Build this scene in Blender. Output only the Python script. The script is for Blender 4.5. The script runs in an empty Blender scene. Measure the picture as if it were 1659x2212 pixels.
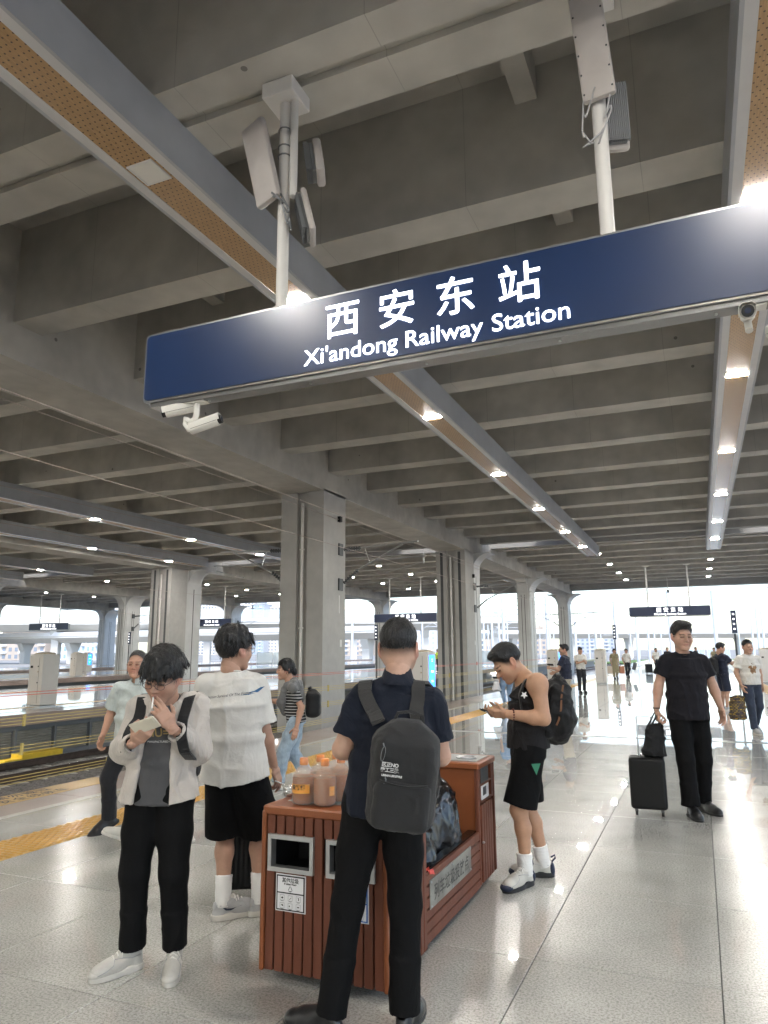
import bpy, bmesh, math, random
import numpy as np
from mathutils import Vector, Matrix
random.seed(7); np.random.seed(7)
R = math.radians
S = bpy.context.scene
COL = S.collection

# ------------------------------------------------------------------ camera
EYE = 1.60
PITCH, YAW, ROLL = 0.190727, 0.406980, 0.006109
def cam_axes():
    w = Vector((-math.sin(YAW)*math.cos(PITCH), math.cos(YAW)*math.cos(PITCH), math.sin(PITCH)))
    r = Vector((math.cos(YAW), math.sin(YAW), 0)); d = w.cross(r)
    if d.z > 0: d = -d
    r2 = math.cos(ROLL)*r + math.sin(ROLL)*d; d2 = -math.sin(ROLL)*r + math.cos(ROLL)*d
    return r2, d2, w
cam = bpy.data.cameras.new('camera'); camo = bpy.data.objects.new('camera', cam); COL.objects.link(camo)
r_, d_, w_ = cam_axes()
M = Matrix((r_, -d_, -w_)).transposed().to_4x4(); M.translation = (0, 0, EYE)
camo.matrix_world = M
cam.sensor_fit = 'HORIZONTAL'; cam.sensor_width = 36; cam.lens = 1551.98/1659*36
cam.clip_start = 0.05; cam.clip_end = 3000
S.camera = camo

# ------------------------------------------------------------------ sky, sun, exposure
SUN_EL, SUN_AZ = R(52), R(150)
wd = bpy.data.worlds.new('World'); S.world = wd; wd.use_nodes = True
nt = wd.node_tree; bg = nt.nodes['Background']
sky = nt.nodes.new('ShaderNodeTexSky'); sky.sky_type = 'NISHITA'; sky.sun_disc = False
sky.sun_elevation = SUN_EL; sky.sun_rotation = SUN_AZ; sky.air_density = 1.0; sky.dust_density = 1.2; sky.ozone_density = 1.0
nt.links.new(sky.outputs[0], bg.inputs[0]); bg.inputs[1].default_value = 0.125
sl = bpy.data.lights.new('sun', 'SUN'); sl.energy = 1.1; sl.angle = R(12); sl.color = (1, .97, .93)
so = bpy.data.objects.new('sun', sl); COL.objects.link(so)
sd = Vector((math.sin(SUN_AZ)*math.cos(SUN_EL), math.cos(SUN_AZ)*math.cos(SUN_EL), math.sin(SUN_EL)))
so.rotation_euler = sd.to_track_quat('Z', 'Y').to_euler(); so.location = (40, -40, 60)
vs = S.view_settings; vs.view_transform = 'Standard'; vs.look = 'None'; vs.gamma = 1; vs.use_curve_mapping = False
vs.exposure = 1.85
LAMP = 225.0
S.render.engine = 'CYCLES'; cy = S.cycles
cy.use_denoising = True; cy.use_adaptive_sampling = True; cy.adaptive_threshold = .03
try: cy.denoiser = 'OPENIMAGEDENOISE'
except Exception: pass
cy.max_bounces = 8; cy.diffuse_bounces = 3; cy.glossy_bounces = 3; cy.transmission_bounces = 8; cy.transparent_max_bounces = 12
cy.sample_clamp_indirect = 6; cy.caustics_reflective = False; cy.caustics_refractive = False

# ------------------------------------------------------------------ materials
MATS = {}
def mat(name, col, rough=.5, metal=0., var=0., vscale=4., bump=0., bscale=60., spec=.5, coat=0., crough=.03,
        emit=None, estr=0., alpha=1., trans=0., ior=1.45, stain=0., sscale=.5, sheen=0., attr=None, detail=6., stretch=None):
    if name in MATS: return MATS[name]
    m = bpy.data.materials.new(name); m.use_nodes = True; MATS[name] = m
    t = m.node_tree; n = t.nodes; L = t.links; b = n['Principled BSDF']
    b.inputs['Base Color'].default_value = (*col, 1); b.inputs['Roughness'].default_value = rough
    b.inputs['Metallic'].default_value = metal; b.inputs['Specular IOR Level'].default_value = spec
    b.inputs['Coat Weight'].default_value = coat; b.inputs['Coat Roughness'].default_value = crough
    b.inputs['Alpha'].default_value = alpha; b.inputs['Transmission Weight'].default_value = trans; b.inputs['IOR'].default_value = ior
    if sheen: b.inputs['Sheen Weight'].default_value = sheen
    if emit: b.inputs['Emission Color'].default_value = (*emit, 1); b.inputs['Emission Strength'].default_value = estr
    co = None
    def coords():
        nonlocal co
        if co is None:
            tc = n.new('ShaderNodeTexCoord'); co = tc.outputs['Object']
            if stretch:
                mp = n.new('ShaderNodeMapping'); mp.inputs['Scale'].default_value = stretch
                L.new(co, mp.inputs['Vector']); co = mp.outputs[0]
        return co
    src = None
    if attr:
        a = n.new('ShaderNodeAttribute'); a.attribute_name = attr; src = a.outputs['Color']
    if var or stain:
        nz = n.new('ShaderNodeTexNoise'); nz.inputs['Scale'].default_value = vscale; nz.inputs['Detail'].default_value = detail
        L.new(coords(), nz.inputs['Vector'])
        mr = n.new('ShaderNodeMapRange'); mr.inputs[1].default_value = .3; mr.inputs[2].default_value = .7
        mr.inputs[3].default_value = 1-var; mr.inputs[4].default_value = 1+var; L.new(nz.outputs[0], mr.inputs[0])
        fac = mr.outputs[0]
        if stain:
            n2 = n.new('ShaderNodeTexNoise'); n2.inputs['Scale'].default_value = sscale; n2.inputs['Detail'].default_value = 3
            L.new(coords(), n2.inputs['Vector'])
            m2 = n.new('ShaderNodeMapRange'); m2.inputs[1].default_value = .35; m2.inputs[2].default_value = .65
            m2.inputs[3].default_value = 1-stain; m2.inputs[4].default_value = 1+stain*.5; L.new(n2.outputs[0], m2.inputs[0])
            mm = n.new('ShaderNodeMath'); mm.operation = 'MULTIPLY'; L.new(fac, mm.inputs[0]); L.new(m2.outputs[0], mm.inputs[1]); fac = mm.outputs[0]
        vm = n.new('ShaderNodeVectorMath'); vm.operation = 'SCALE'
        if src: L.new(src, vm.inputs[0])
        else: vm.inputs[0].default_value = col
        L.new(fac, vm.inputs['Scale']); src = vm.outputs[0]
    if src: L.new(src, b.inputs['Base Color'])
    if bump:
        nb = n.new('ShaderNodeTexNoise'); nb.inputs['Scale'].default_value = bscale; nb.inputs['Detail'].default_value = 4
        L.new(coords(), nb.inputs['Vector'])
        bp = n.new('ShaderNodeBump'); bp.inputs['Strength'].default_value = bump; bp.inputs['Distance'].default_value = .02
        L.new(nb.outputs[0], bp.inputs['Height']); L.new(bp.outputs[0], b.inputs['Normal'])
    return m
mat('concrete', (.49, .475, .435), .62, var=.06, vscale=2.2, stain=.16, sscale=.55, bump=.06, bscale=25)
def seams(name, axis=0, period=2.44, width=.012, dark=.72, second=None):
    m = MATS[name]; t = m.node_tree; n = t.nodes; L = t.links; b = n['Principled BSDF']; src = b.inputs['Base Color'].links[0].from_socket
    geo = n.new('ShaderNodeNewGeometry'); sp = n.new('ShaderNodeSeparateXYZ'); L.new(geo.outputs['Position'], sp.inputs[0])
    def M_(op, a, c=None):
        q = n.new('ShaderNodeMath'); q.operation = op
        for i, v in enumerate((a, c)):
            if v is None: continue
            if isinstance(v, (int, float)): q.inputs[i].default_value = v
            else: L.new(v, q.inputs[i])
        return q.outputs[0]
    nz = n.new('ShaderNodeTexNoise'); nz.inputs['Scale'].default_value = .9; L.new(geo.outputs['Position'], nz.inputs['Vector'])
    ln = M_('LESS_THAN', M_('FRACT', M_('DIVIDE', M_('ADD', sp.outputs[axis], 200.3), period)), width/period)
    ln = M_('MULTIPLY', ln, M_('MULTIPLY', nz.outputs[0], 1-dark)); ln = M_('MULTIPLY', ln, 1.6)
    vo = n.new('ShaderNodeTexVoronoi'); vo.inputs['Scale'].default_value = .85; L.new(geo.outputs['Position'], vo.inputs['Vector'])
    ln = M_('ADD', ln, M_('MULTIPLY', M_('LESS_THAN', vo.outputs['Distance'], .035), .55))
    k = M_('SUBTRACT', 1, ln); vm = n.new('ShaderNodeVectorMath'); vm.operation = 'SCALE'; L.new(src, vm.inputs[0]); L.new(k, vm.inputs['Scale']); L.new(vm.outputs[0], b.inputs['Base Color'])
seams('concrete')
mat('concrete_column', (.405, .40, .385), .65, var=.05, vscale=3, stain=.08, sscale=.6, bump=.05, bscale=25)
mat('frame_paint', (.58, .59, .59), .45, var=.03, vscale=2, stain=.05)
mat('trough_metal', (.43, .45, .48), .42, var=.05, vscale=1.5, stain=.08, sscale=1.2)
mat('trough_trim', (.62, .62, .62), .4, var=.03)
mat('black', (.012, .012, .013), .5)
mat('groove', (.03, .03, .03), .8)
mat('white_paint', (.72, .71, .69), .45, var=.03, vscale=3)
mat('steel', (.55, .56, .57), .35, metal=.9, var=.06, vscale=8)
mat('brushed', (.36, .345, .30), .40, metal=.8, var=.15, vscale=6, stain=.3, sscale=5, bump=.06, bscale=30)
mat('dark_metal', (.08, .085, .09), .45, metal=.4, var=.1)
mat('lamp', (1, .97, .9), .5, emit=(1, .965, .90), estr=LAMP)
mat('lamp_far', (1, .97, .9), .5, emit=(1, .965, .90), estr=LAMP*1.25)
mat('tube', (1, 1, 1), .5, emit=(1, .95, .82), estr=25)
mat('lamp_off', (.75, .74, .7), .4, var=.03)

def granite(name, base, dark, rough, coat, sc=220., crough=.03, tint=.05):
    m = bpy.data.materials.new(name); m.use_nodes = True; MATS[name] = m
    t = m.node_tree; n = t.nodes; L = t.links; b = n['Principled BSDF']
    tc = n.new('ShaderNodeTexCoord'); geo = n.new('ShaderNodeNewGeometry'); oi = n.new('ShaderNodeObjectInfo')
    nz = n.new('ShaderNodeTexNoise'); nz.inputs['Scale'].default_value = sc; nz.inputs['Detail'].default_value = 3; nz.inputs['Roughness'].default_value = .75
    L.new(geo.outputs['Position'], nz.inputs['Vector'])
    rp = n.new('ShaderNodeValToRGB'); e = rp.color_ramp.elements
    e[0].position = .36; e[0].color = (*dark, 1); e[1].position = .56; e[1].color = (*base, 1)
    L.new(nz.outputs[0], rp.inputs[0])
    n2 = n.new('ShaderNodeTexNoise'); n2.inputs['Scale'].default_value = 1.1; n2.inputs['Detail'].default_value = 4; L.new(geo.outputs['Position'], n2.inputs['Vector'])
    m2 = n.new('ShaderNodeMapRange'); m2.inputs[1].default_value = .3; m2.inputs[2].default_value = .7; m2.inputs[3].default_value = .80; m2.inputs[4].default_value = 1.12; L.new(n2.outputs[0], m2.inputs[0])
    m3 = n.new('ShaderNodeMapRange'); m3.inputs[3].default_value = 1-tint; m3.inputs[4].default_value = 1+tint; L.new(oi.outputs['Random'], m3.inputs[0])
    mu = n.new('ShaderNodeMath'); mu.operation = 'MULTIPLY'; L.new(m2.outputs[0], mu.inputs[0]); L.new(m3.outputs[0], mu.inputs[1])
    vm = n.new('ShaderNodeVectorMath'); vm.operation = 'SCALE'; L.new(rp.outputs[0], vm.inputs[0]); L.new(mu.outputs[0], vm.inputs['Scale'])
    L.new(vm.outputs[0], b.inputs['Base Color'])
    m4 = n.new('ShaderNodeMapRange'); m4.inputs[1].default_value = .3; m4.inputs[2].default_value = .7; m4.inputs[3].default_value = rough*.75; m4.inputs[4].default_value = rough*1.3
    b.inputs['Roughness'].default_value = rough
    b.inputs['Coat Weight'].default_value = coat; b.inputs['Coat Roughness'].default_value = crough; b.inputs['Coat IOR'].default_value = 1.5
    n5 = n.new('ShaderNodeTexNoise'); n5.inputs['Scale'].default_value = 2.6; n5.inputs['Detail'].default_value = 2; L.new(geo.outputs['Position'], n5.inputs['Vector'])
    bp = n.new('ShaderNodeBump'); bp.inputs['Strength'].default_value = .012; bp.inputs['Distance'].default_value = .02

    return m
granite('granite', (.57, .56, .52), (.32, .312, .288), .24, 1., sc=82., crough=.02, tint=.06)
granite('granite_far', (.52, .515, .49), (.27, .265, .25), .22, .9)
granite('granite_pink', (.40, .315, .28), (.20, .15, .13), .3, .6)
granite('granite_white', (.62, .61, .58), (.4, .39, .37), .35, .6)
granite('granite_yellow', (.62, .40, .12), (.35, .2, .05), .4, .4)
mat('tactile', (.52, .30, .075), .38, var=.12, vscale=5, coat=.35, crough=.15)
mat('grout', (.09, .085, .08), .9)

# ------------------------------------------------------------------ mesh helpers
class MB:
    def __init__(s): s.v = []; s.f = []; s.mi = []; s.cur = 0
    def add(s, v, f):
        o = len(s.v); s.v += [tuple(p) for p in v]; s.f += [tuple(i+o for i in q) for q in f]; s.mi += [s.cur]*len(f)
        return s
    def box(s, lo, hi, rz=0., c=None):
        x0, y0, z0 = lo; x1, y1, z1 = hi
        v = [(x0,y0,z0),(x1,y0,z0),(x1,y1,z0),(x0,y1,z0),(x0,y0,z1),(x1,y0,z1),(x1,y1,z1),(x0,y1,z1)]
        if rz:
            c = c or ((x0+x1)/2, (y0+y1)/2); cs, sn = math.cos(rz), math.sin(rz)
            v = [(c[0]+(x-c[0])*cs-(y-c[1])*sn, c[1]+(x-c[0])*sn+(y-c[1])*cs, z) for x,y,z in v]
        return s.add(v, [(3,2,1,0),(4,5,6,7),(0,1,5,4),(1,2,6,5),(2,3,7,6),(3,0,4,7)])
    def cbox(s, c, d, bev=0.):
        """box with chamfered vertical and horizontal edges"""
        if not bev: return s.box([c[i]-d[i]/2 for i in range(3)], [c[i]+d[i]/2 for i in range(3)])
        bm = bmesh.new(); bmesh.ops.create_cube(bm, size=1, matrix=Matrix.Translation(c) @ Matrix.Diagonal((*d, 1)))
        bmesh.ops.bevel(bm, geom=bm.edges[:], offset=bev, segments=2 if bev > .01 else 1, profile=.5, affect='EDGES')
        bm.verts.index_update(); s.add([v.co[:] for v in bm.verts], [[v.index for v in f.verts] for f in bm.faces]); bm.free(); return s
    def quad(s, a, b, c, d): return s.add([a,b,c,d], [(0,1,2,3)])
    def tube(s, pts, r, n=8, cap=True, up=None):
        pts = [Vector(p) for p in pts]; rs = r if isinstance(r, (list, tuple)) else [r]*len(pts)
        v = []; f = []; prev = None
        for i, p in enumerate(pts):
            t = (pts[min(i+1, len(pts)-1)]-pts[max(i-1, 0)]).normalized()
            if prev is None:
                a = Vector((0,0,1)) if abs(t.z) < .9 else Vector((1,0,0)); u = t.cross(a).normalized()
            else:
                u = (prev - t*prev.dot(t))
                u = u.normalized() if u.length > 1e-6 else t.orthogonal().normalized()
            prev = u; w = t.cross(u)
            for k in range(n):
                an = 2*math.pi*k/n; v.append(p+(u*math.cos(an)+w*math.sin(an))*rs[i])
        for i in range(len(pts)-1):
            for k in range(n):
                k2 = (k+1) % n; f.append((i*n+k, i*n+k2, (i+1)*n+k2, (i+1)*n+k))
        if cap: f.append(tuple(range(n-1, -1, -1))); f.append(tuple((len(pts)-1)*n+k for k in range(n)))
        return s.add(v, f)
    def ribbon(s, pts, wid, th, side):
        """flat strap: pts path, side = list of (or one) unit width directions"""
        v = []; f = []; n = len(pts)
        for i, p in enumerate(pts):
            p = Vector(p); sd = Vector(side[i] if isinstance(side, list) else side).normalized()
            t = (Vector(pts[min(i+1, n-1)])-Vector(pts[max(i-1, 0)])).normalized(); sd = (sd - t*sd.dot(t)).normalized(); nn = t.cross(sd)
            w = wid[i] if isinstance(wid, list) else wid
            v += [p-sd*w/2-nn*th/2, p+sd*w/2-nn*th/2, p+sd*w/2+nn*th/2, p-sd*w/2+nn*th/2]
        for i in range(n-1):
            for k in range(4):
                k2 = (k+1) % 4; f.append((i*4+k, i*4+k2, (i+1)*4+k2, (i+1)*4+k))
        f += [(3,2,1,0), tuple((n-1)*4+k for k in range(4))]
        return s.add(v, f)
    def lathe(s, prof, n=20, c=(0,0,0)):
        v = []; f = []
        for r, z in prof:
            for k in range(n):
                a = 2*math.pi*k/n; v.append((c[0]+r*math.cos(a), c[1]+r*math.sin(a), c[2]+z))
        for i in range(len(prof)-1):
            for k in range(n):
                k2 = (k+1) % n; f.append((i*n+k, i*n+k2, (i+1)*n+k2, (i+1)*n+k))
        f += [tuple(range(n-1, -1, -1)), tuple((len(prof)-1)*n+k for k in range(n))]
        return s.add(v, f)
    def prism(s, poly, a, b, axis):
        """extrude a 2-D polygon along an axis ('x','y','z') from a to b"""
        def P(p, t): return {'x': (t, p[0], p[1]), 'y': (p[0], t, p[1]), 'z': (p[0], p[1], t)}[axis]
        n = len(poly); v = [P(p, a) for p in poly]+[P(p, b) for p in poly]
        f = [tuple(range(n)), tuple(range(2*n-1, n-1, -1))]+[(k, n+k, n+(k+1) % n, (k+1) % n) for k in range(n)]
        return s.add(v, f)
    def build(s, name, m, parent=None, world=False, smooth=False, kind=None, fixn=True):
        me = bpy.data.meshes.new(name); v = s.v
        if world and parent is not None:
            l = parent.matrix_world.translation if parent.parent else parent.location; v = [(p[0]-l[0], p[1]-l[1], p[2]-l[2]) for p in v]
        me.from_pydata([tuple(p) for p in v], [], s.f)
        for mm in (m if isinstance(m, list) else [m]): me.materials.append(MATS[mm] if isinstance(mm, str) else mm)
        if isinstance(m, list): me.polygons.foreach_set('material_index', s.mi)
        if fixn:
            bm = bmesh.new(); bm.from_mesh(me); bmesh.ops.recalc_face_normals(bm, faces=bm.faces[:]); bm.to_mesh(me); bm.free()
        if smooth:
            me.polygons.foreach_set('use_smooth', [True]*len(me.polygons))
            if smooth is not True:
                try: me.set_sharp_from_angle(angle=R(smooth))
                except Exception: pass
        return link(name, me, parent, kind)
def link(name, me, parent=None, kind=None, loc=None):
    o = bpy.data.objects.new(name, me); COL.objects.link(o)
    if parent is not None: o.parent = parent
    if kind: o['kind'] = kind
    if loc is not None: o.location = loc
    return o
def tag(o, label, cat, group=None):
    o['label'] = label; o['category'] = cat
    if group: o['group'] = group
    return o
def thing(name, label, cat, loc=(0,0,0), rz=0., group=None):
    o = bpy.data.objects.new(name, None); COL.objects.link(o); o.location = loc; o.rotation_euler = (0,0,rz); o.empty_display_size = .1
    return tag(o, label, cat, group)
def copy_tree(o, parent=None):
    c = o.copy(); COL.objects.link(c); c.parent = parent
    for ch in list(o.children): copy_tree(ch, c)
    return c
def text_mesh(body, size, ext=.0, off=0., ax='CENTER', ay='CENTER', space=1., line=1., shear=0., res=4):
    cu = bpy.data.curves.new('t', 'FONT'); cu.body = body; cu.size = size; cu.extrude = ext; cu.offset = off
    cu.align_x = ax; cu.align_y = ay; cu.space_character = space; cu.space_line = line; cu.shear = shear; cu.resolution_u = res
    ob = bpy.data.objects.new('t', cu); COL.objects.link(ob); bpy.context.view_layer.update()
    me = bpy.data.meshes.new_from_object(ob.evaluated_get(bpy.context.evaluated_depsgraph_get()))
    bpy.data.objects.remove(ob); bpy.data.curves.remove(cu); return me
def text(name, body, size, loc, rot, m, parent=None, **k):
    me = text_mesh(body, size, **k); me.materials.append(MATS[m]); o = link(name, me, parent); o.location = loc; o.rotation_euler = rot; return o
# ------------------------------------------------------------------ ground, platforms, tracks
PZ = 0.0; RAILZ = -1.02; BEDZ = -1.32
mat('yard', (.30, .29, .27), .9, var=.15, vscale=.8, stain=.2, sscale=.05)
mat('ballast', (.17, .16, .15), .9, var=.45, vscale=22, bump=1., bscale=30)
mat('sleeper', (.40, .385, .35), .85, var=.1, vscale=8, stain=.15, sscale=3)
mat('rail_rust', (.07, .05, .04), .6, metal=.3, var=.2, vscale=10)
mat('rail_top', (.6, .6, .6), .25, metal=1.)
b = MB(); b.box((-1500, -300, BEDZ-.6), (1500, 2500, BEDZ-.1)); b.build('ground', 'yard', kind='structure')
Y0, Y1 = -58.0, 77.0
PLAT = [(-7.42, 4.3), (-28.4, -16.7), (-49.4, -37.7), (-70.4, -58.7)]
GX = [-5.17] + [-.035-.9*k for k in range(5, -5, -1)] + [3.6]
GX = [x for x in GX if -5.18 < x < 2.06] ; GX = [-5.17]+[x for x in GX if x > -5.0]+[2.05]
def surf_strip(b, x0, x1, y0, y1, z0, z1): b.box((x0, y0, z0), (x1, y1, z1))
YT0, YT1 = .53, 28.13          # the part of our platform laid tile by tile
# our platform: body, then paving
b = MB(); b.box((-7.40, Y0, BEDZ-.2), (4.28, 130, -.035)); plat = b.build('platform', 'grout', kind='structure')
cache = {}
def tile_mesh(w, d, m, bev=.0022):
    k = (round(w, 3), round(d, 3), m)
    if k not in cache:
        mb = MB(); e = .0026
        x0, x1, y0, y1, t = -w/2+e, w/2-e, -d/2+e, d/2-e, bev
        v = [(x0,y0,-.03),(x1,y0,-.03),(x1,y1,-.03),(x0,y1,-.03),(x0,y0,-t),(x1,y0,-t),(x1,y1,-t),(x0,y1,-t),(x0+t,y0+t,0),(x1-t,y0+t,0),(x1-t,y1-t,0),(x0+t,y1-t,0)]
        f = [(0,1,5,4),(1,2,6,5),(2,3,7,6),(3,0,4,7),(4,5,9,8),(5,6,10,9),(6,7,11,10),(7,4,8,11),(8,9,10,11)]
        me = bpy.data.meshes.new('tile'); me.from_pydata(v, [], f); me.materials.append(MATS[m]); cache[k] = me
    return cache[k]
def tile(x0, x1, y0, y1, m, name='tile'):
    return link(name, tile_mesh(x1-x0, y1-y0, m), plat, loc=((x0+x1)/2, (y0+y1)/2, random.uniform(-.0006, .0006)))
nrow = int(round((YT1-YT0)/1.2))
for i in range(len(GX)-1):
    for k in range(nrow): tile(GX[i], GX[i+1], YT0+1.2*k, YT0+1.2*(k+1), 'granite')
for k in range(nrow):
    if k < 13: tile(-6.43, -5.69, YT0+1.2*k, YT0+1.2*(k+1), 'granite', 'edge_tile')
    if k < 12: tile(-7.42, -6.52, YT0+1.2*k, YT0+1.2*(k+1), 'granite_pink', 'edge_stone')
ye = YT0+1.2*13; yp = YT0+1.2*12
b = MB(); b.box((-6.43, ye, -.03), (-5.69, 130, 0)); b.box((-6.43, Y0, -.03), (-5.69, YT0, 0)); b.build('edge_paving', 'granite_far', plat)
b = MB(); b.box((-7.42, yp, -.03), (-6.52, 130, 0)); b.box((-7.42, Y0, -.03), (-6.52, YT0, 0)); b.box((3.4, Y0, -.03), (4.3, 130, 0)); b.build('edge_stone', 'granite_pink', plat)
b = MB(); b.box((-6.52, Y0, -.03), (-6.43, 130, .0008)); b.box((3.31, Y0, -.03), (3.4, 130, .0008)); b.build('safety_line', 'granite_white', plat)
# far paving: bands with recessed joints, grooves every 1.2 m
b = MB()
y = YT1
while y < 128:
    d = 1.2 if y < 60 else 6.0
    for i in range(len(GX)-1): b.box((GX[i]+.003, y+.003, -.03), (GX[i+1]-.003, y+d-.003, 0))
    y += d
b.box((-5.17, Y0, -.03), (2.05, YT0-.002, 0)); b.box((2.57, Y0, -.03), (3.31, 128, 0))
fp = b.build('far_paving', 'granite_far', plat); fp['kind'] = 'stuff'
# expansion joint plate across the platform
b = MB(); b.box((-5.17, 14.32, -.01), (3.3, 14.5, .004)); b.build('joint_cover', mat('jointmetal', (.5, .5, .49), .35, metal=.6), plat)
# tactile paving: lens-shaped studs
def tact_mesh(w=.52, d=.6):
    mb = MB(); mb.box((-w/2+.002, -d/2+.002, -.03), (w/2-.002, d/2-.002, 0))
    nx, ny = 7, 11
    for j in range(ny):
        for i in range(nx):
            cx = -w/2+(i+.5+(.0 if j % 2 else .5))*w/(nx+.5); cyy = -d/2+(j+.5)*d/ny
            a, c, h = w/nx*.50, d/ny*.38, .010
            ring = [(cx+a*math.cos(t), cyy+c*math.sin(t), 0) for t in np.linspace(0, 2*math.pi, 8, endpoint=False)]
            top = [(cx+a*.55*math.cos(t), cyy+c*.5*math.sin(t), h) for t in np.linspace(0, 2*math.pi, 8, endpoint=False)]
            mb.add(ring+top, [(k, (k+1) % 8, 8+(k+1) % 8, 8+k) for k in range(8)]+[tuple(range(8, 16))])
    me = bpy.data.meshes.new('tactile_tile'); me.from_pydata(mb.v, [], mb.f); me.materials.append(MATS['tactile']); return me
tm = tact_mesh()
for k in range(56): link('tactile_tile', tm, plat, loc=(-5.43, .5+.6*k+.3, random.uniform(-.0005, .0005)))
b = MB(); b.box((-5.69, 34.1, -.03), (-5.17, 128, .001)); b.box((-5.69, Y0, -.03), (-5.17, .5, .001)); b.box((2.05, Y0, -.03), (2.57, 128, .001)); b.build('tactile_strip', 'tactile', plat)
# yellow warning panel set into the edge stones, with lettering
b = MB(); b.box((-7.40, 5.2, 0), (-6.98, 7.55, .004)); wp = b.build('warning_panel', 'granite_yellow', plat)
for i, ln in enumerate(['请勿越过', '安全线候车']):
    text('lettering', ln, .17, (-7.28+i*.2, 6.35, .006), (0, 0, R(90)), 'black', plat, space=1.25, off=.002)
# other platforms
mat('louvre', (.26, .25, .22), .6, metal=.2, var=.15, vscale=3)
mat('louvre_frame', (.16, .17, .18), .5, metal=.2)
for i, (x0, x1) in enumerate(PLAT[1:]):
    b = MB(); b.box((x0+.3, Y0, BEDZ-.2), (x1-.25, 130, -.3)); p = b.build('platform', 'louvre_frame', kind='structure')
    b = MB(); b.box((x0+.9, Y0, -.3), (x1-.9, 130, 0)); b.build('paving', 'granite_far', p)
    b = MB(); b.box((x1-.9, Y0, -.3), (x1, 130, .0)); b.box((x0, Y0, -.3), (x0+.9, 130, .0)); b.build('edge_stone', 'granite_pink', p)
    b = MB(); b.box((x1-2.2, Y0, -.02), (x1-1.7, 130, .004)); b.box((x0+1.7, Y0, -.02), (x0+2.2, 130, .004)); b.build('tactile_strip', 'tactile', p)
    b = MB(); b.box((x1-.99, Y0, -.02), (x1-.9, 130, .005)); b.build('safety_line', 'granite_white', p)
    if i == 0:
        # louvred panels under the edge, each with its slats
        me = MB()
        me.cur = 0
        for zz in np.arange(-1.05, -.42, .065):
            me.add([(0, .06, zz), (0, 1.24, zz), (.05, 1.24, zz-.045), (.05, .06, zz-.045), (.008, .06, zz+.012), (.008, 1.24, zz+.012), (.058, 1.24, zz-.033), (.058, .06, zz-.033)],
                   [(0,1,2,3),(7,6,5,4),(0,4,5,1),(1,5,6,2),(2,6,7,3),(3,7,4,0)])
        lo = me.build('louvre_slats', 'louvre', p); lo.location = (x1-.26, 9.1, 0)
        fr = MB(); fr.box((0, 0, -1.3), (.1, .07, -.3)); fr.box((0, .07, -.42), (.09, 1.3, -.3)); fr.box((0, .07, -1.3), (.09, 1.3, -1.1))
        fo = fr.build('louvre_frame', 'louvre_frame', p); fo.location = (x1-.25, 9.1, 0)
        for k in range(1, 40):
            for src in (lo, fo):
                c = src.copy(); COL.objects.link(c); c.location = (src.location.x, 9.1+1.3*k, 0)
        # tube lights under the platform lip
        tl = MB(); tl.box((-.10, -.62, -.07), (0, .62, 0)); 
        for k in range(9):
            t = thing('tube_light', f'glowing tube light under the opposite platform lip, {["nearest the camera","second along","third along","fourth along","fifth along","sixth along","seventh along","eighth along","farthest along"][k]}', 'light', (x1-.02, 12.6+6.4*k, -.32), group='tube lights under the opposite platform')
            h = MB(); h.box((-.12, -.7, -.04), (0, .7, .02)); h.build('housing', 'white_paint', t)
            h = MB(); h.box((-.11, -.64, -.10), (-.01, .64, -.04)); h.build('tube', 'tube', t)
# second platform far-side tube lights (seen beyond the paving)
# tracks
def rail(b, x, y0, y1):
    b.cur = 0; b.prism([(x-.07, RAILZ-.176), (x+.07, RAILZ-.176), (x+.07, RAILZ-.165), (x+.012, RAILZ-.15), (x+.012, RAILZ-.045), (x+.036, RAILZ-.035), (x+.036, RAILZ-.003), (x-.036, RAILZ-.003), (x-.036, RAILZ-.035), (x-.012, RAILZ-.045), (x-.012, RAILZ-.15), (x-.07, RAILZ-.165)], y0, y1, 'y')
    b.cur = 1; b.box((x-.03, y0, RAILZ-.003), (x+.03, y1, RAILZ))
sl_me = MB(); sl_me.prism([(-1.25, -.2), (1.25, -.2), (1.25, -.02), (1.05, .03), (.45, .03), (.3, -.03), (-.3, -.03), (-.45, .03), (-1.05, .03), (-1.25, -.02)], -.15, .15, 'y')
sl_me = sl_me.build('sleeper', 'sleeper'); slm = sl_me.data; bpy.data.objects.remove(sl_me)
TR = [-9.17, -14.95, -30.2, -35.9, -51.2, -56.9]
TRN = ['nearest track beside our platform', 'track beside the opposite platform', 'track behind the opposite platform', 'track before the third platform', 'track behind the third platform', 'track before the fourth platform']
for i, x in enumerate(TR):
    t = thing('railway_track', 'ballasted railway track with concrete sleepers, the '+TRN[i], 'track', (x, 20, RAILZ-.18), group='railway tracks')
    for s in (-.753, .753):
        b = MB(); rail(b, x+s, Y0, 200); b.build('rail', ['rail_rust', 'rail_top'], t, world=True)
    if i < 2:
        for k in range(60 if i == 1 else 30):
            o = link('sleeper', slm, t, loc=(0, -14+.62*k, -.03)); 
    else:
        b = MB()
        for k in range(50): b.prism([(x-1.25, RAILZ-.4), (x+1.25, RAILZ-.4), (x+1.25, RAILZ-.2), (x-1.25, RAILZ-.2)], 15+k*1.1, 15.3+k*1.1, 'y')
        b.build('sleepers', 'sleeper', t, world=True)['kind'] = 'stuff'
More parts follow.
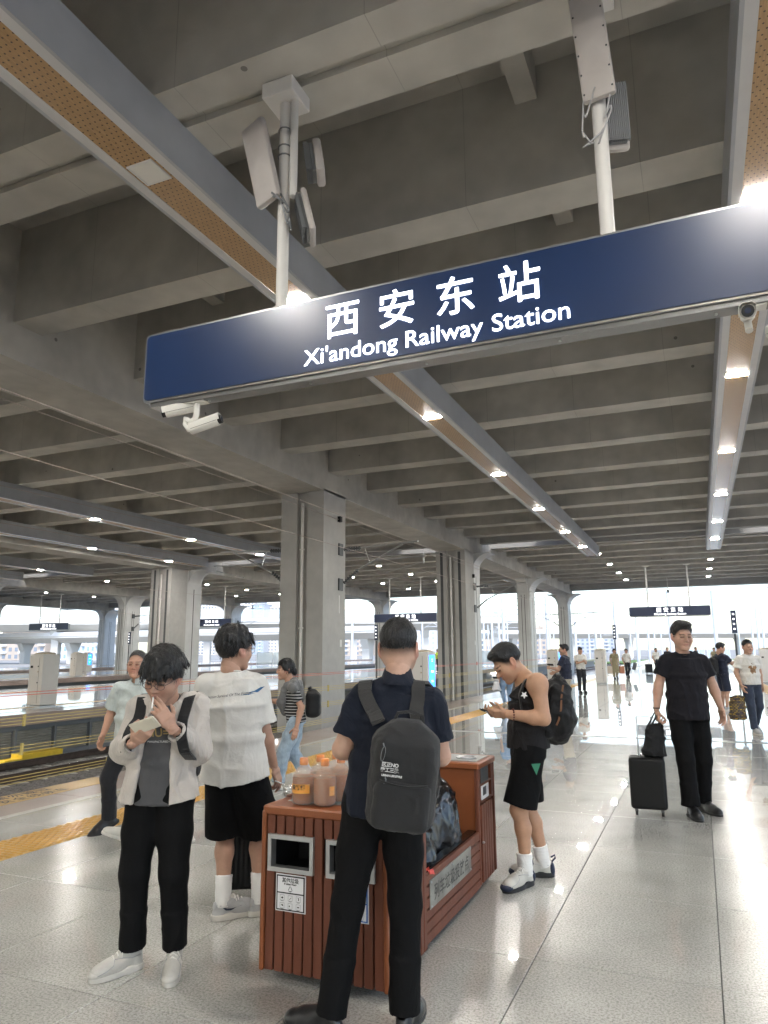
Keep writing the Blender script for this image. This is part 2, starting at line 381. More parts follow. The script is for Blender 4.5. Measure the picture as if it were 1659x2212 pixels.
def ballast(x0, x1, near):
    nx, ny = (28, 260) if near else (10, 60)
    rng = np.random.default_rng(3); v = []; f = []
    ys = np.linspace(6, 34, ny) if near else np.linspace(Y0, 130, ny)
    for j, y in enumerate(ys):
        for i in range(nx):
            x = x0+(x1-x0)*i/(nx-1); v.append((x, y, BEDZ+.08+(rng.random()*.07 if near else 0)-(.06 if i in (0, nx-1) else 0)))
    for j in range(ny-1):
        for i in range(nx-1): f.append((j*nx+i, j*nx+i+1, (j+1)*nx+i+1, (j+1)*nx+i))
    b = MB().add(v, f); o = b.build('ballast', 'ballast', kind='stuff'); tag(o, 'grey crushed-stone ballast ' + ('under the track beside the opposite platform' if near else 'of the tracks around %d metres left' % round(-x0)), 'ballast')
ballast(-16.6, -7.6, True); ballast(-37.6, -28.5, False); ballast(-58.6, -49.5, False)
b = MB(); b.box((-16.6, 34, BEDZ-.1), (-7.6, 200, BEDZ+.1)); o = b.build('ballast', 'ballast', kind='stuff'); tag(o, 'distant stretch of ballast bed running out under daylight', 'ballast')
# yellow equipment box between rails and louvres
mat('yellow_paint', (.62, .42, .03), .5, var=.12, vscale=6)
t = thing('trackside_box', 'yellow trackside equipment box standing before the louvred platform wall', 'box', (-16.2, 13.6, -1.24))
b = MB(); b.cbox((0, .9, .16), (.4, 1.3, .3), .02); b.build('body', 'yellow_paint', t)
b = MB(); b.cbox((.02, .0, .11), (.36, .5, .2), .02); b.build('end_cover', 'yellow_paint', t)
b = MB(); b.cbox((.21, -.18, .06), (.03, .03, .03)); b.build('indicator', mat('green_led', (0, .3, .05), .4, emit=(.05, 1, .3), estr=6), t)
# ------------------------------------------------------------------ canopy
JB, SLAB = 8.05, 10.05         # joist soffit, slab soffit
JY = [6.29+3.36*k for k in range(-19, 21)]
XL, XR = -84.0, 14.0
canopy = thing('station_canopy', 'huge grey concrete station canopy with parallel deep joists, main beams and columns', 'canopy', (0, 30, 0))
# slab with daylight slots next to the column lines at the structural joint
LINES = [-12.875, -33.875, -54.875, -75.875, 8.125]
b = MB()
slots = [(x-4.6, x-1.0) for x in LINES]+[(x+1.0, x+4.6) for x in LINES]
slots.sort()
ya, yb = 43.3, 45.2
b.box((XL, Y0, SLAB), (XR, ya, SLAB+.25)); b.box((XL, yb, SLAB), (XR, 78.4, SLAB+.25))
x = XL
for s0, s1 in slots:
    if s0 > x: b.box((x, ya, SLAB), (s0, yb, SLAB+.25)); 
    x = max(x, s1)
if x < XR: b.box((x, ya, SLAB), (XR, yb, SLAB+.25))
b.build('roof_slab', 'concrete', canopy, world=True)
jm = {}
for k, y in enumerate(JY):
    w = .35
    if abs(y-6.29) < .1:
        b = MB(); b.box((XL, 5.72, JB), (XR, 6.16, SLAB+.003)); b.build('joist', 'concrete', canopy, world=True)
        b = MB(); b.box((XL, 6.31, JB), (XR, 6.86, SLAB+.003)); b.build('joist', 'concrete', canopy, world=True)
        b = MB(); b.box((XL, 6.16, JB+.09), (XR, 6.31, SLAB)); b.build('joint_filler', 'concrete', canopy, world=True); continue
    if ya-.3 < y < yb+.3: continue
    b = MB(); b.box((XL, y-w, JB), (XR, y+w, SLAB+.003)); b.build('joist', 'concrete', canopy, world=True)
for y in (ya-.25, yb+.25):
    b = MB(); b.box((XL, y-.25, JB+.002), (XR, y+.25, SLAB+.3)); b.build('joist', 'concrete_column', canopy, world=True)
# end fascia beam
b = MB(); b.box((XL, 77.1, JB-.35), (XR, 78.4, SLAB)); b.build('end_beam', 'concrete_column', canopy, world=True)
# short cross ribs between joists near the sign
for x, y0, y1 in ((-1.7, 6.86, 9.3), (-1.7, 10, 12.66), (-9.6, 10, 12.66), (-9.6, 13.4, 16.02)):
    b = MB(); b.box((x-.16, y0, 9.5), (x+.16, y1, SLAB-.003)); b.build('cross_rib', 'concrete', canopy, world=True)
for x in LINES:
    b = MB(); b.box((x-.875, Y0, 7.3), (x+.875, 78.3, JB+.004)); b.box((x-.872, Y0, JB), (x+.872, 78.3, SLAB-.004)); b.build('main_beam', 'concrete', canopy, world=True)
def plain_column(x, y):
    b = MB(); w = .875; g = .22; dpt = .16
    # square column with a recess for the drain pipe on the face towards -Y
    b.prism([(x-w, y-w), (x-g, y-w), (x-g, y-w+dpt), (x+g, y-w+dpt), (x+g, y-w), (x+w, y-w), (x+w, y+w), (x-w, y+w)], BEDZ-.1, 7.36, 'z')
    c = b.build('column', 'concrete_column', canopy, world=True)
    b = MB(); b.tube([(x-.02-canopy.location.x, y-w+.06-30, BEDZ), (x-.02, y-w+.06-30, 6.9)], .055, 10)
    for z in (2.4, 5.2): b.cbox((x-.02, y-w+.05-30, z), (.16, .1, .05))
    b.build('drain_pipe', 'white_paint', c)
    if y > 30:
        b = MB()
        for dx in (-.62, .45): b.box((x+dx, y-w-.006-30, BEDZ), (x+dx+.16, y-w+.01-30, 7.2))
        b.build('groove', 'dark_metal', c)
def arch_prof(x, hw, rad, z1, n=8):
    """column outline flaring into the beam with quarter-circle haunches"""
    p = [(x+hw, BEDZ-.1)]
    for k in range(n+1):
        a = math.pi/2*k/n; p.append((x+hw+rad*(1-math.cos(a)), z1-rad+rad*math.sin(a)))
    p.append((x+hw+rad, z1+.03))
    q = [(2*x-px, pz) for px, pz in reversed(p)]
    return p+q
def round_column(x, y, sx=.5, sy=1.2, sides=(1, 1)):
    b = MB(); z1 = 7.32
    b.prism(arch_prof(x, sx, 1.25, z1), y-sy+.12, y+sy-.12, 'y')
    b.prism(arch_prof(y, sy, 1.25, z1+.004), x-sx+.10, x+sx-.10, 'x')
    b.box((x-sx-.03, y-sy+.3, BEDZ), (x+sx+.03, y+sy-.3, 6.2))
    c = b.build('column', 'frame_paint', canopy, world=True, smooth=30)
    b = MB()
    for d in (-.13, .13):
        b.box((x+d-.02, y-sy-.005-30, BEDZ), (x+d+.02, y-sy+.05-30, 6.0)); b.box((x+sx+.03-.0, y+d-.02-30, BEDZ), (x+sx+.034, y+d+.02-30, 5.8))
    b.build('groove', 'groove', c)
for x in LINES:
    for y in (-46, -29, -12, 5.6, 23.25, 40.4): plain_column(x, y)
    b = MB(); b.prism(arch_prof(42.22, .84, 1.1, 7.32), x-.72, x+.72, 'x'); b.prism(arch_prof(x, .69, 1.1, 7.324), 41.6, 42.9, 'y')
    c = b.build('column', 'frame_paint', canopy, world=True, smooth=30)
    b = MB(); b.box((x-.7, 41.28-30, BEDZ), (x+.70, 41.36-30, 7.2)); b.box((x+.715, 42.2-30, BEDZ), (x+.724, 42.27-30, 6.0)); b.build('groove', 'groove', c)
    for y in (59.4, 78.0): round_column(x, y)

# ------------------------------------------------------------------ light troughs (metal box, perforated wood soffit, lamps)
def wood_perf():
    m = bpy.data.materials.new('perforated_wood'); m.use_nodes = True; MATS['perforated_wood'] = m
    t = m.node_tree; n = t.nodes; L = t.links; b = n['Principled BSDF']
    tc = n.new('ShaderNodeTexCoord'); mp = n.new('ShaderNodeMapping'); mp.inputs['Scale'].default_value = (14, 14, 14); L.new(tc.outputs['Object'], mp.inputs[0])
    sx = n.new('ShaderNodeSeparateXYZ'); L.new(mp.outputs[0], sx.inputs[0])
    def math_(op, a, c=None):
        q = n.new('ShaderNodeMath'); q.operation = op
        for i, vv in enumerate((a, c)):
            if vv is None: continue
            if isinstance(vv, (int, float)): q.inputs[i].default_value = vv
            else: L.new(vv, q.inputs[i])
        return q.outputs[0]
    fl = math_('FLOOR', sx.outputs[1]); odd = math_('MULTIPLY', math_('FLOORED_MODULO', fl, 2), .5)
    fx = math_('SUBTRACT', math_('FRACT', math_('ADD', sx.outputs[0], odd)), .5); fy = math_('SUBTRACT', math_('FRACT', sx.outputs[1]), .5)
    d = math_('SQRT', math_('ADD', math_('MULTIPLY', fx, fx), math_('MULTIPLY', fy, fy)))
    hole = math_('LESS_THAN', d, .15)
    nz = n.new('ShaderNodeTexNoise'); nz.inputs['Scale'].default_value = 3; m2 = n.new('ShaderNodeMapping'); m2.inputs['Scale'].default_value = (20, 1.5, 1); L.new(tc.outputs['Object'], m2.inputs[0]); L.new(m2.outputs[0], nz.inputs['Vector'])
    rp = n.new('ShaderNodeValToRGB'); rp.color_ramp.elements[0].position = .3; rp.color_ramp.elements[0].color = (.37, .215, .085, 1); rp.color_ramp.elements[1].position = .7; rp.color_ramp.elements[1].color = (.49, .30, .13, 1); L.new(nz.outputs[0], rp.inputs[0])
    mx = n.new('ShaderNodeMix'); mx.data_type = 'RGBA'; mx.inputs[7].default_value = (.06, .03, .012, 1); L.new(hole, mx.inputs[0]); L.new(rp.outputs[0], mx.inputs[6])
    L.new(mx.outputs[2], b.inputs['Base Color']); b.inputs['Roughness'].default_value = .42; b.inputs['Coat Weight'].default_value = .8; b.inputs['Coat Roughness'].default_value = .22; b.inputs['Coat IOR'].default_value = 1.6
wood_perf()
mat('soffit_far', (.62, .57, .5), .5, var=.06)
TB = 7.43
lampm = MB(); lampm.box((-.2, -.085, 0), (.2, .085, .012)); lamp_o = lampm.build('lamp', 'lamp'); lamp_me = lamp_o.data; bpy.data.objects.remove(lamp_o)
lampm = MB(); lampm.box((-.2, -.085, 0), (.2, .085, .012)); lamp_o = lampm.build('lamp', 'lamp_far'); lampf_me = lamp_o.data; bpy.data.objects.remove(lamp_o)
def trough(x, label, y0=-57, y1=47.1, near=True, lampys=(), hw=.40, full=True):
    t = thing('light_trough', label, 'light trough', (x, (y0+y1)/2, TB), group='ceiling light troughs')
    cy_ = (y0+y1)/2
    for s in (-1, 1):
        yy = y0
        while yy < y1-.01:
            ye_ = min(yy+3.36*3, y1)
            b = MB(); xa, xb = sorted((s*hw, s*(hw-.045))); b.box((xa, yy+.004-cy_, 0), (xb, ye_-.004-cy_, JB-TB)); b.build('side_panel', 'trough_metal', t); yy = ye_
        xa, xb = sorted((s*(hw-.045), s*(hw-.17))); b = MB(); b.box((xa, y0-cy_, .002), (xb, y1-cy_, .03)); b.build('soffit_trim', 'trough_trim', t)
    b = MB(); b.box((-hw+.17, y0-cy_, .012), (hw-.17, y1-cy_, .035)); b.build('soffit', 'perforated_wood', t)
    for s in (y0, y1):
        b = MB(); b.box((-hw+.046, s-.02-cy_, .005), (hw-.046, s-cy_, JB-TB)); b.build('end_plate', 'trough_metal', t)
    for ly in lampys:
        o = link('lamp', lamp_me if near else lampf_me, t, loc=(0, ly-cy_, -.002))
    return t
LY = [-44.2, -37.4, -30.7, -24, -17.3, -10.5, -3.7, 3.0, 9.75, 16.6, 23.3, 30.0, 36.6, 42.5]
t1 = trough(-5.79, 'grey metal light trough with orange wooden perforated soffit crossing upper left', lampys=[y for y in LY])
b = MB(); b.box((-.17, 5.98+4.95, .0), (.17, 6.32+4.95, .011)); b.build('blank_lamp', 'lamp_off', t1)
b = MB()
for q in ((-.19, -.17, 5.96, 6.34), (.17, .19, 5.96, 6.34), (-.17, .17, 5.96, 5.98), (-.17, .17, 6.32, 6.34)): b.box((q[0], q[2]+4.95, -.008), (q[1], q[3]+4.95, .011))
b.build('lamp_frame', 'white_paint', t1)
t2 = trough(1.21, 'light trough running along the right edge above the walkers', lampys=LY)
trough(-24.35, 'light trough above the opposite platform, nearest to our track', lampys=[y+.6 for y in LY], near=False)
trough(-31.45, 'light trough beyond the first on the opposite platform side', y1=41, lampys=[y+.8 for y in LY[:-1]], near=False)
trough(-43.0, 'light trough above the third platform', y1=42, lampys=[y+.8 for y in LY[:-1]], near=False)
trough(-50.5, 'light trough behind the third platform', y1=42, lampys=[y+.8 for y in LY[:-1]], near=False)
trough(8.2+3.2, 'light trough over the platform to the right outside the view', lampys=LY, near=False)
# round downlights in the far bay (no trough there)
dl = MB(); dl.lathe([(.001, 0), (.16, 0), (.2, -.02), (.2, .10), (.001, .10)], 14); dlo = dl.build('x', 'white_paint'); dl_me = dlo.data; bpy.data.objects.remove(dlo)
dl = MB(); dl.lathe([(.001, -.024), (.15, -.024), (.15, -.005), (.001, -.005)], 14); dlo = dl.build('x', 'lamp_far'); dlg_me = dlo.data; bpy.data.objects.remove(dlo)
for x, nm in ((-5.8, 'left row'), (1.2, 'right row'), (-22, 'row over the opposite platform'), (-27.5, 'second row over the opposite platform'), (-43, 'row over the third platform'), (-49, 'second row over the third platform'), (-64, 'row over the fourth platform')):
    for k in range(4 if x > -10 else 4):
        y = JY[JY.index(min(JY, key=lambda q: abs(q-(50+6.72*k))))]
        t = thing('downlight', f'lit round downlight, {nm}, {["nearest", "second", "third", "farthest"][k]} one', 'light', (x, y, JB-.1), group='downlights '+nm)
        link('housing', dl_me, t); link('diffuser', dlg_me, t)
# ------------------------------------------------------------------ figure modelling: smooth-blended volumes turned into one surface
F32 = np.float32
def V3(*a): return np.array(a if len(a) == 3 else a[0], dtype=np.float64)
def unit(a): a = np.asarray(a, float); return a/max(np.linalg.norm(a), 1e-9)
class Fld:
    def __init__(s, lo, hi, h):
        s.h = h; s.lo = np.asarray(lo, float); n = np.ceil((np.asarray(hi)-s.lo)/h).astype(int)+1
        s.d = np.full(n, .5, F32); s.ax = [(s.lo[i]+h*np.arange(n[i])).astype(F32) for i in range(3)]
    def sub(s, lo, hi, pad):
        sl = []
        for i in range(3):
            a = int(np.floor((lo[i]-pad-s.lo[i])/s.h)); b = int(np.ceil((hi[i]+pad-s.lo[i])/s.h))+1
            a = max(a, 0); b = min(b, s.d.shape[i])
            if a >= b: return None
            sl.append(slice(a, b))
        return tuple(sl)
    def put(s, prim, k=.01, op='u'):
        fn, lo, hi = prim; sl = s.sub(lo, hi, k+3*s.h+(.02 if op == 'u' else 0))
        if sl is None: return s
        X = s.ax[0][sl[0]][:, None, None]; Y = s.ax[1][sl[1]][None, :, None]; Z = s.ax[2][sl[2]][None, None, :]
        nd = fn(X, Y, Z).astype(F32); c = s.d[sl]
        if op == 'u':
            h = np.clip(.5+.5*(c-nd)/k, 0, 1); s.d[sl] = c+(nd-c)*h-k*h*(1-h)
        else:
            nd = -nd; h = np.clip(.5-.5*(c-nd)/k, 0, 1); s.d[sl] = c+(nd-c)*h+k*h*(1-h)
        return s
    def mesh(s):
        d = s.d; d = np.pad(d, 1, constant_values=.5); lo = s.lo-s.h; I = d < 0
        nx, ny, nz = d.shape; c = np.zeros((nx-1, ny-1, nz-1), np.uint8)
        for dx in (0, 1):
            for dy in (0, 1):
                for dz in (0, 1): c += I[dx:nx-1+dx, dy:ny-1+dy, dz:nz-1+dz]
        act = (c > 0) & (c < 8); idx = np.full(act.shape, -1, np.int64); ii = np.argwhere(act)
        if len(ii) == 0: return np.zeros((0, 3)), np.zeros((0, 4), int)
        idx[act] = np.arange(len(ii)); acc = np.zeros((len(ii), 3)); cnt = np.zeros(len(ii))
        cor = [(a, b, e) for a in (0, 1) for b in (0, 1) for e in (0, 1)]
        val = {q: d[ii[:, 0]+q[0], ii[:, 1]+q[1], ii[:, 2]+q[2]] for q in cor}
        for q in cor:
            for ax_ in range(3):
                if q[ax_]: continue
                q2 = list(q); q2[ax_] = 1; q2 = tuple(q2); a, b = val[q], val[q2]; m = (a < 0) != (b < 0)
                t = a[m]/(a[m]-b[m]); pos = np.tile(np.array(q, float), (m.sum(), 1)); pos[:, ax_] = t
                acc[m] += pos; cnt[m] += 1
        V = lo+s.h*(ii+acc/cnt[:, None]); Fs = []
        for ax_ in range(3):
            a = [slice(None)]*3; b = [slice(None)]*3; a[ax_] = slice(0, -1); b[ax_] = slice(1, None)
            A = I[tuple(a)]; B = I[tuple(b)]; e = np.argwhere(A != B); fl = A[tuple(e.T)]
            u, v = [(1, 2), (2, 0), (0, 1)][ax_]; ok = (e[:, u] > 0) & (e[:, v] > 0); e = e[ok]; fl = fl[ok]
            def g(du, dv):
                q = e.copy(); q[:, u] -= du; q[:, v] -= dv; return idx[q[:, 0], q[:, 1], q[:, 2]]
            q = np.stack([g(1, 1), g(0, 1), g(0, 0), g(1, 0)], 1); q[~fl] = q[~fl][:, ::-1]; Fs.append(q)
        return V, np.concatenate(Fs)
def cone(a, b, ra, rb):
    a = V3(a); b = V3(b); ba = b-a; L2 = max(ba @ ba, 1e-9); r = max(ra, rb)
    def fn(X, Y, Z):
        x, y, z = X-a[0], Y-a[1], Z-a[2]; t = np.clip((x*ba[0]+y*ba[1]+z*ba[2])/L2, 0, 1)
        return np.sqrt((x-ba[0]*t)**2+(y-ba[1]*t)**2+(z-ba[2]*t)**2)-(ra+(rb-ra)*t)
    return fn, np.minimum(a, b)-r, np.maximum(a, b)+r
def ell(c, r, Rm=None):
    c = V3(c); r = V3(r); m = max(r)
    def fn(X, Y, Z):
        x, y, z = X-c[0], Y-c[1], Z-c[2]
        if Rm is not None: x, y, z = [Rm[i][0]*x+Rm[i][1]*y+Rm[i][2]*z for i in range(3)]
        k = np.sqrt((x/r[0])**2+(y/r[1])**2+(z/r[2])**2); k2 = np.sqrt((x/r[0]**2)**2+(y/r[1]**2)**2+(z/r[2]**2)**2)
        return k*(k-1)/np.maximum(k2, 1e-4)
    return fn, c-m, c+m
def ecyl(a, b, r0, r1, side, flat0=True, flat1=True, pw=2.0):
    """elliptic cone between a and b; r = (half width along side, half depth)"""
    a = V3(a); b = V3(b); ax_ = b-a; L = np.linalg.norm(ax_); w = ax_/L; u = V3(side); u = unit(u-w*(u @ w)); v = np.cross(w, u); m = max(*r0, *r1)
    def fn(X, Y, Z):
        x, y, z = X-a[0], Y-a[1], Z-a[2]; ta = x*w[0]+y*w[1]+z*w[2]; t = np.clip(ta/L, 0, 1)
        pu = x*u[0]+y*u[1]+z*u[2]; pv = x*v[0]+y*v[1]+z*v[2]
        A = r0[0]+(r1[0]-r0[0])*t; B = r0[1]+(r1[1]-r0[1])*t
        if pw == 2.0: q = np.sqrt((pu/A)**2+(pv/B)**2)
        else: q = ((np.abs(pu)/A)**pw+(np.abs(pv)/B)**pw)**(1/pw)
        d = (q-1)*np.minimum(A, B); e0, e1 = -ta, ta-L
        d = np.maximum(d, e0) if flat0 else np.where(e0 > 0, np.sqrt(np.maximum(d, 0)**2+e0**2)-.0, d)
        d = np.maximum(d, e1) if flat1 else np.where(e1 > 0, np.sqrt(np.maximum(d, 0)**2+e1**2)-.0, d)
        return d
    return fn, np.minimum(a, b)-m, np.maximum(a, b)+m
def rbox(c, half, Rm=None, rd=.01):
    c = V3(c); half = V3(half)-rd; m = np.linalg.norm(half)+rd
    def fn(X, Y, Z):
        x, y, z = X-c[0], Y-c[1], Z-c[2]
        if Rm is not None: x, y, z = [Rm[i][0]*x+Rm[i][1]*y+Rm[i][2]*z for i in range(3)]
        qx, qy, qz = np.abs(x)-half[0], np.abs(y)-half[1], np.abs(z)-half[2]
        return np.sqrt(np.maximum(qx, 0)**2+np.maximum(qy, 0)**2+np.maximum(qz, 0)**2)+np.minimum(np.maximum(qx, np.maximum(qy, qz)), 0)-rd
    return fn, c-m, c+m
def _hash(i, j, k, s):
    n = (i*374761393+j*668265263+k*2147483647+s*1274126177) & 0x7fffffff
    n = (n ^ (n >> 13))*1274126177 & 0x7fffffff; n = n ^ (n >> 16); return (n & 0xffff)/32767.5-1
def noise3(p, s=0):
    p = np.asarray(p, float); i = np.floor(p).astype(np.int64); f = p-i; f = f*f*(3-2*f); o = 0
    for a in (0, 1):
        for b in (0, 1):
            for c in (0, 1):
                w = (f[:, 0] if a else 1-f[:, 0])*(f[:, 1] if b else 1-f[:, 1])*(f[:, 2] if c else 1-f[:, 2])
                o = o+w*_hash(i[:, 0]+a, i[:, 1]+b, i[:, 2]+c, s)
    return o
def vnorm(V, Q):
    n = np.cross(V[Q[:, 2]]-V[Q[:, 0]], V[Q[:, 3]]-V[Q[:, 1]]); N = np.zeros_like(V)
    for k in range(4): np.add.at(N, Q[:, k], n)
    return N/np.maximum(np.linalg.norm(N, axis=1), 1e-9)[:, None]
def relax(V, Q, it=1, lam=.5):
    for _ in range(it):
        S_ = np.zeros_like(V); C_ = np.zeros(len(V))
        for k in range(4):
            a, b = Q[:, k], Q[:, (k+1) % 4]; np.add.at(S_, a, V[b]); np.add.at(S_, b, V[a]); np.add.at(C_, a, 1); np.add.at(C_, b, 1)
        V = V+lam*(S_/np.maximum(C_, 1)[:, None]-V)
    return V
def folds(V, Q, amp, scale, seed=0, stretch=(1, 1, 1), warp=.35, mask=None):
    """cloth creases: ridged, warped noise along the normals"""
    N = vnorm(V, Q); st = np.array(stretch)*scale
    p = V*st; p = p+warp*np.stack([noise3(p*.9+7, seed+1), noise3(p*.9+17, seed+2), noise3(p*.9+27, seed+3)], 1)
    r = 1-np.abs(noise3(p, seed))*2; r2 = 1-np.abs(noise3(p*2.1+5, seed+9))*2
    f = (np.clip(r, 0, 1)**2+.4*np.clip(r2, 0, 1)**2-.45)*amp
    if mask is not None: f = f*mask(V)
    return V+N*f[:, None]
def mesh_obj(name, V, Q, m, parent=None, col=None, smooth=True):
    me = bpy.data.meshes.new(name); V = np.asarray(V, np.float32); Q = np.asarray(Q, np.int32)
    me.vertices.add(len(V)); me.vertices.foreach_set('co', V.ravel())
    me.loops.add(Q.size); me.loops.foreach_set('vertex_index', Q.ravel())
    k = Q.shape[1]; me.polygons.add(len(Q)); me.polygons.foreach_set('loop_start', np.arange(0, Q.size, k, dtype=np.int32))
    try: me.polygons.foreach_set('loop_total', np.full(len(Q), k, np.int32))
    except Exception: pass
    me.update(calc_edges=True); me.validate()
    if smooth: me.polygons.foreach_set('use_smooth', [True]*len(me.polygons))
    if col is not None:
        at = me.color_attributes.new('Col', 'FLOAT_COLOR', 'POINT'); c = np.ones((len(V), 4), np.float32); c[:, :3] = col; at.data.foreach_set('color', c.ravel())
    me.materials.append(MATS[m] if isinstance(m, str) else m)
    return link(name, me, parent)
def xf(V, Rm, t, s=1.): return (np.asarray(V)*s) @ np.asarray(Rm).T+np.asarray(t)
def frame(fwd, up):
    """columns: x = figure's left, y = back (so that -y looks forward), z = up"""
    f = unit(fwd); z = np.asarray(up, float); z = unit(z-f*(z @ f)); y = -f; x = np.cross(y, z); return np.stack([x, y, z], 1)
def ik(a, b, l1, l2, pole):
    a = V3(a); b = V3(b); ab = b-a; D = np.linalg.norm(ab); 
    if D > (l1+l2)*.995: s = D/(l1+l2)*1.006; l1 *= s; l2 *= s
    u = ab/D; t = (l1*l1-l2*l2+D*D)/(2*D); hgt = math.sqrt(max(l1*l1-t*t, 0)); p = V3(pole); p = unit(p-u*(p @ u)); return a+u*t+p*hgt

SKIN = (.47, .285, .20)
mat('skin', SKIN, .48, attr='Col', var=.05, vscale=40, bump=.04, bscale=250, spec=.4)
MATS['skin'].node_tree.nodes['Principled BSDF'].inputs['Subsurface Weight'].default_value = .08
MATS['skin'].node_tree.nodes['Principled BSDF'].inputs['Subsurface Radius'].default_value = (.012, .005, .003)
mat('hair', (.010, .0095, .010), .38, var=.3, vscale=60, bump=.5, bscale=160, stretch=(1, 1, .12), spec=.5)
mat('hair_grey', (.045, .043, .042), .5, var=.3, vscale=60, bump=.5, bscale=160, stretch=(1, 1, .12))
HEADS = {}
def head_mesh(style, h=.0036):
    """canonical head: face towards -y, centre between the ears; returns verts, quads, colours, hair verts, hair quads"""
    key = (style['hair'], style.get('old', 0), round(h, 4), style.get('fem', 0))
    if key in HEADS: return HEADS[key]
    fem = style.get('fem', 0); g = Fld((-.105, -.135, -.20), (.105, .125, .135), h)
    g.put(ell((0, .018, .034), (.074, .093, .086)), .01)
    g.put(ell((0, -.022, -.03), (.0625, .072, .088)), .03)
    for s in (-1, 1):
        g.put(cone((s*.056, .0, -.035), (s*.016, -.066, -.097), .024, .017), .03)
        g.put(ell((s*.037, -.056, -.028), (.03, .03, .03)), .03)
    g.put(ell((0, -.072, -.097), (.026, .022, .018)), .02)
    g.put(cone((0, .02, -.05), (0, .030, -.115), .052, .050), .03)
    g.put(cone((-.036, -.08, .022), (.036, -.08, .022), .011, .011), .018)
    for s in (-1, 1): g.put(ell((s*.032, -.100, .002), (.019, .014, .012)), .014, 's')
    for s in (-1, 1): g.put(ell((s*.031, -.0795, .001), (.0155, .0125, .0115)), .004)
    g.put(cone((0, -.088, .012), (0, -.108, -.028), .0075, .0115), .012)
    for s in (-1, 1): g.put(ell((s*.0125, -.097, -.032), (.009, .010, .008)), .008)
    g.put(ell((0, -.088, -.058), (.024, .013, .0062)), .006); g.put(ell((0, -.086, -.068), (.021, .013, .007)), .006)
    g.put(ell((0, -.104, -.0628), (.022, .010, .0014)), .003, 's')
    for s in (-1, 1):
        Rm = [[1, 0, 0], [0, math.cos(.25), -math.sin(.25)], [0, math.sin(.25), math.cos(.25)]]
        g.put(ell((s*.081, .016, -.008), (.0105, .020, .035), Rm), .008); g.put(ell((s*.091, .012, -.006), (.006, .011, .022), Rm), .005, 's')
    V, Q = g.mesh(); V = relax(V, Q, 1, .35)
    col = np.tile(np.array(SKIN), (len(V), 1)); x, y, z = V.T; ax_ = np.abs(x)
    def mix(mask, c, a):
        nonlocal col
        mm = (mask*a)[:, None]; col = col*(1-mm)+np.array(c)*mm
    sm = lambda v, a, b: np.clip((v-a)/(b-a), 0, 1)
    mix(np.exp(-((x/.022)**2+((z+.062)/.0085)**2))*(y < -.07), (.40, .16, .13), .8)
    mix(np.exp(-((ax_-.032)/.030)**2-((z+.032)/.03)**2)*(y < -.03), (.50, .25, .18), .35)
    mix(np.exp(-((z-.0015)/.0042)**2)*(np.abs(ax_-.031) < .0165)*(y < -.07), (.02, .015, .013), .95)     # eye slits
    if not fem or True: mix(np.exp(-((z-.0255+.18*(ax_-.033)**2*30)/.0045)**2)*(np.abs(ax_-.034) < .021)*(y < -.06), (.025, .02, .018), .8 if not style.get('old') else .5)
    mix(np.exp(-(x/.012)**2-((z+.036)/.004)**2)*(y < -.09), (.16, .07, .05), .6)
    mix((ax_ > .074)*(np.abs(z+.008) < .045)*1., (.52, .25, .19), .6)
    if style.get('old'): mix(np.exp(-((z+.03)/.05)**2)*(y < -.02), (.52, .25, .18), .5)
    # hair
    st = style['hair']; hv = hq = None; rng = np.random.default_rng(abs(hash(st)) % 1000 if False else sum(map(ord, st)))
    P_ = dict(crop=(.008, [-.1, -.055, -.02, .03, .10], [.074, .062, .024, -.002, -.018]),
              medium=(.020, [-.12, -.06, -.03, .02, .05, .12], [.066, .045, .004, .0, -.05, -.085]),
              fringe=(.024, [-.13, -.07, -.04, .0, .045, .12], [.052, .036, .012, .005, -.045, -.085]),
              side=(.014, [-.1, -.06, -.025, .025, .1], [.070, .060, .008, -.01, -.055]),
              old=(.003, [-.1, -.06, -.02, .03, .1], [.096, .088, .035, -.005, -.05]),
              woman=(.015, [-.12, -.06, -.03, .02, .12], [.068, .055, -.015, -.045, -.09]))[st]
    th, ys, zs = P_
    h2 = max(h, .004); q = Fld((-.13, -.15, -.16), (.13, .22, .17), h2)
    fn, lo, hi = ell((0, .018, .036), (.075+th, .094+th, .087+th*1.25))
    ofs = rng.uniform(0, 50)
    def shell(X, Y, Z):
        d = fn(X, Y, Z); zl = np.interp(Y.ravel(), ys, zs).astype(F32)[None, :, None]
        edge = (.006*np.sin(X*210+ofs)+.004*np.sin(X*431+Y*90)) if st in ('fringe', 'medium') else .0015*np.sin(X*160+ofs)+.0015*np.sin(X*370+Y*200)
        if st in ('crop', 'side', 'old'): d = d+th*1.15*np.clip(1-(Z-zl)/.045, 0, 1)
        return np.maximum(d, (zl+edge-Z)*.75)
    q.put((shell, lo, hi), .004)
    if st in ('fringe', 'medium'):
        for i in range(34 if st == 'fringe' else 16):
            xx = rng.uniform(-.072, .072); l = rng.uniform(.032, .066) if st == 'fringe' else rng.uniform(.02, .04)
            yy = -.082+.9*xx*xx*4; z0 = .085
            q.put(cone((xx, yy+.01, z0), (xx+rng.uniform(-.014, .014), yy-.022+rng.uniform(-.004, .006), z0-l), .013, .0035), .006)
        for i in range(60):
            a = rng.uniform(0, 2*math.pi); e = rng.uniform(.1, 1.3); dvec = np.array([math.cos(a)*math.cos(e), math.sin(a)*math.cos(e), math.sin(e)])
            p0 = np.array([0, .018, .036])+dvec*np.array([.075+th, .094+th, .087+th*1.2])*.97; tn = unit(np.array([dvec[0], dvec[1]-.25, -.9])-dvec*.3)
            q.put(cone(p0, p0+tn*rng.uniform(.04, .075)+dvec*rng.uniform(-.004, .003), .011, .003), .011)
